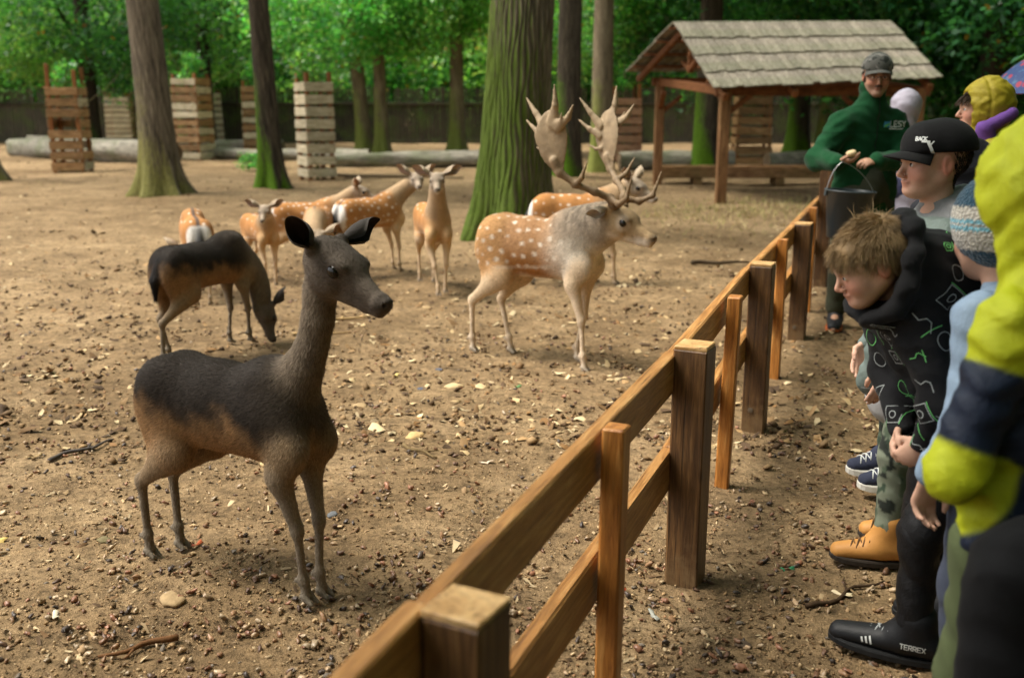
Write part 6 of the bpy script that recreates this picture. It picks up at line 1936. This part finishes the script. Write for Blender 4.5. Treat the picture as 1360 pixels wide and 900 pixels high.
J = rest_pose(1.62, 3.70, 1.27, (-1, -.15)); J['lan'] = (1.45, 3.50, .07); J['ltoe'] = (1.31, 3.50, 0); J['lkn'] = (1.52, 3.56, .35); J['ran'] = (1.46, 3.66, .07); J['rtoe'] = (1.32, 3.66, 0); J['rkn'] = (1.54, 3.70, .35)
J['head'] = (1.665, 3.74, 1.165)
P = Person('child in black hood and navy sneakers, mostly hidden behind the boy in the cap', (1.62, 3.70, 0), J, .92, (-1, .05, -.05), SKIN_K, limb=.78, hf=.007); P.finish()
P.jacket((.016, .017, .022), 'cotton', 'black_jacket', 1.3, 1.3, .05, wr=(.011, 34, 61), collar=.0, extra=lambda S: (S.frame(P.J['head'], P.HM, P.hs), S.ell((-.02, 0, .026), (.118, .100, .112), .03, 0), S.cone((-.02, 0, -.02), (-.03, 0, -.12), .095, .080, .05, 0), S.ell((.145, 0, -.02), (.085, .064, .092), .012, 0, op=-1), S.frame()))
V_, Q_, o_ = P.last; bv = bvh_of(V_, Q_); m = MB()
ribbon_on(bv, m, [(-.012 + .006 * i, 0) for i in range(5)], .012, P.J['head'] + np.array((.03, 0, .0)), np.array((1.0, 0, 0)), np.array((0, 0, 1.0)), np.array((0, -1.0, 0)), .002, .25)
m.build('red_mark', mat_plain('red_print', (.5, .02, .02), .6), o_)
P.trousers((.02, .024, .035)); [P.shoe(q, (.03, .035, .06), M['white_rubber'], 'cotton', 1.05, .02, 'sneaker', M['print_white'], soleh=.03) for q in 'lr']

def build_umbrella():
    t = empty('umbrella', (2.95, 5.45, .9))
    tag(t, 'open blue umbrella with red floral print at the top right edge', 'umbrella')
    mu = NT('printed_umbrella_cloth', 0.5, 0.3); v = mu.coord('Object')
    vo = mu.n('ShaderNodeTexVoronoi', Scale=13.0); mu.l(v, vo.inputs['Vector'])
    nn = mu.noise(v, 24, 4, .6)
    c = mu.mix(mu.ramp(vo.outputs['Distance'], [(0.22, 1.0), (0.30, 0.0)]), srgb(44, 62, 108), srgb(150, 50, 70))
    c = mu.mix(mu.ramp(nn, [(0.55, 0.0), (0.62, 0.7)]), c, srgb(70, 110, 140)); mu.base(c)
    n = 8; rows = 9; cx = .40; V = []; ctr = Vector((0, 0, 0))
    def pt(a, t_):
        ra = cx * math.sin(t_ * 1.12) / math.sin(1.12)
        sag = 1 - .06 * t_ * (1 - abs(math.cos(a * n / 2)))
        return (ra * sag * math.cos(a), ra * sag * math.sin(a), .80 - .24 * (1 - math.cos(t_ * 1.25)) / (1 - math.cos(1.25)) - .0 * t_)
    na = 64
    for i in range(rows):
        for k in range(na): V.append(pt(2 * PI * k / na, (i + .02) / (rows - 1)))
    F_ = [(i * na + k, i * na + (k + 1) % na, (i + 1) * na + (k + 1) % na, (i + 1) * na + k) for i in range(rows - 1) for k in range(na)]
    F_.append(tuple(range(na))[::-1])
    MB().add(V, F_).build('canopy', mu.m, t, True)
    for k in range(n):
        a = 2 * PI * k / n
        MB().tube([tuple(np.array(pt(a, i / 6 * 1.0)) - np.array((0, 0, .006))) for i in range(7)] + [tuple(np.array(pt(a, 1.0)) * np.array((1.05, 1.05, 1)) - np.array((0, 0, .012)))], .0025, 5).build('rib', M['steel'], t)
    MB().tube([(0, 0, 0), (0, 0, .83)], .006, 8).build('shaft', M['steel'], t, True)
    MB().tube([(0, 0, .0), (0, 0, -.10), (.02, 0, -.13), (.045, 0, -.12)], .012, 8).build('handle', M['black_plastic'], t, True)
build_umbrella()

# ------------------------------------------------------------------ litter on the ground
def zground(x, y):
    return (0.018 * np.sin(0.9 * x + 0.7 * y) + 0.014 * np.sin(1.9 * x - 1.3 * y + 1.0) + 0.008 * np.sin(4.1 * x + 3.0 * y) + 0.006 * np.sin(5.3 * y - 3.7 * x + 2)) - 0.012

def scatter(name, n, base_v, base_f, size, pal, seed, ymin=1.2, ymax=13.0, power=2.0, flat=1.0, label=None, mat=None, sink=.3, clump=0.0, lay=False, rough=.8):
    r = np.random.default_rng(seed)
    u = r.random(n)
    y = (ymin ** (1 - power) + u * (ymax ** (1 - power) - ymin ** (1 - power))) ** (1 / (1 - power)) if power != 1 else ymin * (ymax / ymin) ** u
    x = r.uniform(-.66, .62, n) * (y + .4)
    if clump:
        nc = max(4, n // 14); k = r.integers(0, nc, n); on = r.random(n) < clump
        x = np.where(on, x[k] + r.normal(0, .05, n), x); y = np.where(on, y[k] + r.normal(0, .05, n), y)
    s = size[0] * np.exp(r.normal(0, size[1], n)); s = np.clip(s, size[0] * .35, size[0] * 3.0)
    bv_ = np.array(base_v); bf = np.array(base_f)
    a = r.uniform(0, 2 * PI, n); tl = r.normal(0, .35, n)
    ca, sa = np.cos(a), np.sin(a)
    V = np.repeat(bv_[None], n, 0) * (s[:, None, None] * (1 + r.normal(0, .13, (n, 1, 3)))) * np.array([1, 1, flat])
    if not lay: V += r.normal(0, .10, V.shape) * s[:, None, None]
    z0 = V[:, :, 2] + np.sin(tl)[:, None] * V[:, :, 0]
    X = V[:, :, 0] * ca[:, None] - V[:, :, 1] * sa[:, None] + x[:, None]; Yv = V[:, :, 0] * sa[:, None] + V[:, :, 1] * ca[:, None] + y[:, None]
    Z = z0 + zground(x, y)[:, None] + (s * (flat * (.5 - sink)))[:, None] + .002
    P_ = np.stack([X, Yv, Z], -1).reshape(-1, 3)
    F_ = (bf[None] + (np.arange(n) * len(bv_))[:, None, None]).reshape(-1, bf.shape[1])
    pal = np.array(pal); c = pal[r.integers(0, len(pal), n)] * r.uniform(.7, 1.3, (n, 1))
    o = link(name, np_mesh(name, P_, F_, True, np.repeat(c, len(bv_), 0)), mat or M['litter'])
    tag(o, label, name.replace('_', ' '), kind='stuff')
    return o
lm = NT('ground_litter', 0.75, 0.2); lm.base(lm.attr('Col')); M['litter'] = lm.m
la = NT('acorn_shell', 0.38, 0.4); la.base(la.attr('Col')); M['acorn'] = la.m

def ellipsoid(nu, nv, r):
    V = [(0, 0, -r[2])] ; F_ = []
    V = []; 
    for i in range(nv + 1):
        p = PI * i / nv
        for k in range(nu):
            a = 2 * PI * k / nu; q = max(math.sin(p), .05)
            V.append((r[0] * -math.cos(p), r[1] * q * math.cos(a), r[2] * q * math.sin(a)))
    for i in range(nv):
        for k in range(nu): F_.append((i * nu + k, i * nu + (k + 1) % nu, (i + 1) * nu + (k + 1) % nu, (i + 1) * nu + k))
    return V, F_
OCT = ([(.5, 0, 0), (-.5, 0, 0), (0, .5, 0), (0, -.5, 0), (0, 0, .5), (0, 0, -.5)], [(0, 2, 4), (2, 1, 4), (1, 3, 4), (3, 0, 4), (2, 0, 5), (1, 2, 5), (3, 1, 5), (0, 3, 5)])
SOILC = [srgb(124, 98, 66), srgb(150, 122, 86), srgb(104, 82, 54), srgb(176, 150, 112), srgb(84, 64, 42)]
scatter('soil_crumbs', 42000, *OCT, (.0062, .45), SOILC, 1, 1.2, 11.0, 1.9, .7, 'fine crumbs of brown soil covering the enclosure floor')
eb = ellipsoid(6, 4, (.55, .42, .36))
scatter('pebbles', 9000, *eb, (.0085, .40), [srgb(164, 138, 102), srgb(146, 120, 88), srgb(184, 160, 124), srgb(120, 98, 72), srgb(112, 102, 90), srgb(132, 100, 70)], 2, 1.2, 12.0, 1.8, .8, 'small tan and grey pebbles strewn over the soil', clump=.3)
ac = ellipsoid(7, 5, (.62, .36, .36))
scatter('acorns', 5200, *ac, (.0155, .18), [(.17, .085, .042), (.25, .14, .07), (.34, .23, .13), (.11, .06, .035), (.07, .05, .038), (.26, .12, .065), (.38, .28, .17)], 3, 1.25, 10.0, 1.75, 1.0, 'scattered brown acorns fallen on the bare soil', M['acorn'], .15, .35)
CHIP = ([(-.5, -.16, 0), (.5, -.10, 0.04), (.5, .12, 0.03), (-.45, .17, .0), (0, 0, .08)], [(0, 1, 4), (1, 2, 4), (2, 3, 4), (3, 0, 4)])
scatter('bark_chips', 7000, *CHIP, (.015, .45), [srgb(128, 106, 76), srgb(150, 128, 96), srgb(92, 72, 50), srgb(112, 86, 58), srgb(172, 152, 118)], 4, 1.2, 12.0, 1.8, 1.0, 'little bark chips and twig bits lying on the soil', None, .45, .3)

LEAFY = ([(-.5, -.2, .05), (0, -.32, 0.02), (.5, -.1, .06), (.55, .12, .03), (.05, .30, .05), (-.5, .2, .0), (0, 0, .14)], [(0, 1, 6), (1, 2, 6), (2, 3, 6), (3, 4, 6), (4, 5, 6), (5, 0, 6)])
scatter('leaf_litter', 5200, *LEAFY, (.032, .35), [srgb(178, 154, 114), srgb(150, 120, 82), srgb(104, 80, 52), srgb(80, 62, 44), srgb(192, 172, 134), srgb(128, 96, 60)], 5, 4.0, 30.0, 1.6, 1.0, 'dry fallen leaves and scraps scattered across the open soil', None, .45, .25)
scatter('soil_clods', 5000, *OCT, (.022, .40), [srgb(70, 54, 38), srgb(88, 68, 46), srgb(110, 86, 58), srgb(140, 114, 80)], 6, 3.8, 26.0, 1.55, .6, 'dark clods and droppings on the trampled soil', None, .2, .4)

def leaf_thing(x, y, s, col, rot, label, seed):
    rr = random.Random(seed); n = 22; V = [(0, 0, 0)]; 
    for i in range(n):
        a = 2 * PI * i / n
        rad = s * (.62 + .38 * abs(math.cos(a)) ** .8) * (1 + .16 * math.sin(a * 7)) * (.62 if abs(math.sin(a)) > .6 else 1)
        V.append((rad * math.cos(a), rad * math.sin(a) * .62, s * (.16 * math.cos(2 * a) + .10 * math.sin(3 * a + seed)) + s * .10))
    F_ = [(0, i + 1, (i + 1) % n + 1) for i in range(n)]
    o = MB().add(V, F_).build('fallen_leaf', mat_plain('leaf_tone', col, .6), None, True)
    o.modifiers.new('thickness', 'SOLIDIFY').thickness = .0012
    o.location = (x, y, float(zground(x, y)) + .006); o.rotation_euler = (rr.uniform(-.15, .15), rr.uniform(-.15, .15), rot)
    tag(o, label, 'leaf')
for i, a in enumerate(((-1.70, 3.02, .042, srgb(206, 178, 104), .3, 'big yellow leaf lying at the left edge of the picture'), (-1.02, 2.98, .028, srgb(158, 78, 40), 1.2, 'reddish curled leaf beside the hind hoof of the dark doe'),
                       (-1.26, 2.50, .028, srgb(196, 186, 160), 2.0, 'pale dry leaf on the soil left of the front hooves'), (-.83, 3.47, .032, srgb(198, 162, 130), .8, 'pale oak leaf on the soil under the belly of the dark doe'),
                       (-.10, 3.78, .030, srgb(206, 184, 158), .2, 'pale pink leaf on the soil in front of the rails'), (.03, 4.86, .030, srgb(90, 130, 80), 1.0, 'small green leaf on the soil below the antlered buck'),
                       (.86, 2.86, .026, srgb(50, 120, 80), .4, 'small green leaf on the path beside the tan boots'), (.40, 2.55, .026, srgb(150, 150, 140), 1.9, 'grey leaf at the foot of the nearest thin stake'),
                       (.98, 2.70, .030, srgb(214, 196, 160), 2.4, 'pale chip like leaf on the path near the black shoes'), (-1.98, 3.9, .034, srgb(176, 150, 104), .5, 'tan leaf lying left of the doe above the big yellow one'),
                       (.32, 2.72, .022, srgb(150, 62, 34), 2.6, 'red brown leaf scrap behind the thin stake'), (-.62, 5.15, .034, srgb(200, 176, 110), 1.4, 'yellowish leaf between the dark doe and the buck'))):
    leaf_thing(*a, seed=i)

def stone_thing(x, y, s, col, label, seed, flat=.30):
    r = np.random.default_rng(seed); V, F_ = ellipsoid(14, 9, (1, .75, flat)); V = np.array(V); 
    V = V * (1 + .22 * vnoise(V, 2.6, seed) + .10 * vnoise(V, 6, seed + 1))[:, None] * s; V[:, 2] *= 1
    m_ = NT('stone_tone', .85, .2); n_ = m_.noise(m_.coord('Object'), 60, 5, .65); m_.base(m_.mix(.6, col, m_.ramp(n_, [(.3, .6), (.7, 1.2)]), 'MULTIPLY')); m_.bump(n_, .5, .004)
    o = link('stone', np_mesh('stone', V, np.array(F_)), m_.m); o.location = (x, y, float(zground(x, y)) + s * flat * .12); o.rotation_euler = (0, 0, r.uniform(0, 3)); tag(o, label, 'stone')
TAN = srgb(158, 134, 98)
for i, a in enumerate(((-.98, 2.62, .045, TAN, 'flat tan stone half sunk between the hooves of the dark doe'), (-.95, 3.72, .050, srgb(190, 166, 120), 'pale stone showing beyond the belly of the dark doe'),
                       (-.74, 4.62, .042, TAN, 'tan stone right of the neck of the dark doe'), (-.62, 4.30, .034, srgb(120, 104, 78), 'brown round stone just below the tan one by the doe'),
                       (-.30, 4.92, .050, srgb(196, 172, 130), 'pale stone below the hind legs of the buck'), (-.16, 4.90, .040, srgb(196, 172, 130), 'second pale stone right of its neighbour below the buck'),
                       (-.46, 4.90, .026, srgb(84, 88, 98), 'dark blue grey pebble left of the pale stones'), (-.40, 5.28, .024, srgb(84, 88, 98), 'dark blue grey pebble above the pale stones'),
                       (-.42, 4.10, .046, srgb(190, 160, 110), 'yellowish flat stone in the open soil right of the doe'), (-.62, 3.20, .022, srgb(96, 98, 100), 'small grey stone behind the forelegs of the doe'),
                       (-1.35, 3.05, .024, srgb(110, 100, 70), 'greenish brown stone left of the hind hooves'), (.62, 2.42, .024, srgb(86, 72, 58), 'dark pebble on the path by the front post'),
                       (-.62, 7.1, .05, TAN, 'tan stone near the hooves of the doe by the oak'))):
    stone_thing(*a, seed=i + 40)

def twig_thing(a, b, r0, col, label, seed):
    rr = random.Random(seed); a = Vector((a[0], a[1], float(zground(*a)) + r0)); b = Vector((b[0], b[1], float(zground(*b)) + r0))
    o = empty('twig', a); tag(o, label, 'twig'); d = b - a; s_ = Vector((-d.y, d.x, 0)).normalized(); n = 9
    pts = [d * (i / n) + s_ * (math.sin(i * 1.1 + seed) * .05 * d.length) + Vector((0, 0, .3 * r0 * rr.random())) for i in range(n + 1)]
    w = NT('twig_bark', .85, .15); n_ = w.noise(w.coord('Object'), 90, 4, .6); w.base(w.mix(.6, col, w.ramp(n_, [(.3, .5), (.7, 1.3)]), 'MULTIPLY'))
    MB().tube(pts, [r0 * (1 - .6 * i / n) for i in range(n + 1)], 7).build('stem', w.m, o, True)
    k = 5; MB().tube([pts[k], pts[k] + d * .12 + s_ * d.length * .14, pts[k] + d * .2 + s_ * d.length * .2], [r0 * .5, r0 * .35, r0 * .15], 6).build('side_shoot', w.m, o, True)
twig_thing((-.90, 2.42), (-1.06, 2.30), .010, srgb(104, 72, 44), 'thick brown twig left of the front hooves', 1)
twig_thing((-.46, 3.95), (-.30, 3.82), .009, srgb(110, 92, 62), 'bent grey twig on the soil right of the doe chest', 2)
twig_thing((-1.33, 6.35), (-.98, 6.75), .012, srgb(190, 160, 112), 'pale straight stick behind the ears of the dark doe', 3)
twig_thing((-1.38, 6.10), (-1.02, 6.15), .009, srgb(180, 150, 104), 'thin pale stick just below the straight one', 4)
twig_thing((-1.9, 3.85), (-1.72, 4.1), .010, srgb(80, 74, 70), 'dark twig at the left edge of the soil', 5)
twig_thing((1.62, 8.9), (2.15, 8.95), .022, srgb(74, 62, 46), 'dark stick lying beyond the fence below the shelter', 6)
twig_thing((-4.4, 20.6), (-.9, 19.6), .05, srgb(110, 94, 72), 'long thin branch lying behind the raised deer head', 7)
twig_thing((.86, 2.62), (1.12, 2.78), .008, srgb(70, 54, 38), 'dark thin twig on the path behind the black shoes', 8)

# dry grass by the shelter posts
def grass_patch():
    r = np.random.default_rng(77); n = 2200
    x = r.normal(3.1, .9, n); y = r.normal(13.6, .9, n) + .25 * (x - 3.1)
    on = r.random(n) < .35; x = np.where(on, r.uniform(-9, 9, n), x); y = np.where(on, r.uniform(18, 37, n), y)
    h = r.uniform(.03, .10, n); a = r.uniform(0, 2 * PI, n); w = .006
    z = zground(x, y) - .005; lx, ly = r.normal(0, .6, n) * h, r.normal(0, .6, n) * h
    V = np.stack([np.stack([x - w * np.cos(a), y - w * np.sin(a), z], 1), np.stack([x + w * np.cos(a), y + w * np.sin(a), z], 1), np.stack([x + lx, y + ly, z + h], 1)], 1).reshape(-1, 3)
    pal = np.array([srgb(160, 150, 88), srgb(178, 164, 112), srgb(126, 130, 70), srgb(190, 174, 124)])
    c = pal[r.integers(0, 4, n)] * r.uniform(.7, 1.2, (n, 1))
    o = link('dry_grass', np_mesh('dry_grass', V, np.arange(n * 3).reshape(n, 3), False, np.repeat(c, 3, 0)), M['litter'])
    tag(o, 'short dry grass around the shelter and along the back of the enclosure', 'grass', kind='stuff')
grass_patch()

for i, (x, y, sc_, lab) in enumerate(((-5.9, 22.6, .55, 'small green weed growing left of the moss streaked trunk'), (-5.55, 22.2, .4, 'low green weed close to the foot of the moss streaked trunk'))):
    o = empty('weed_plant', (x, y, 0)); tag(o, lab, 'plant')
    c = link('foliage', crown('sprig')[0], M['leaf'], o); c.location = (0, 0, .18); c.scale = (sc_ * 1.4, sc_, sc_ * .7)
    MB().tube([(0, 0, -.03), (.02, 0, .1), (0, .01, .22)], [.012, .01, .004], 6).build('stem', M['far_bark'], o)
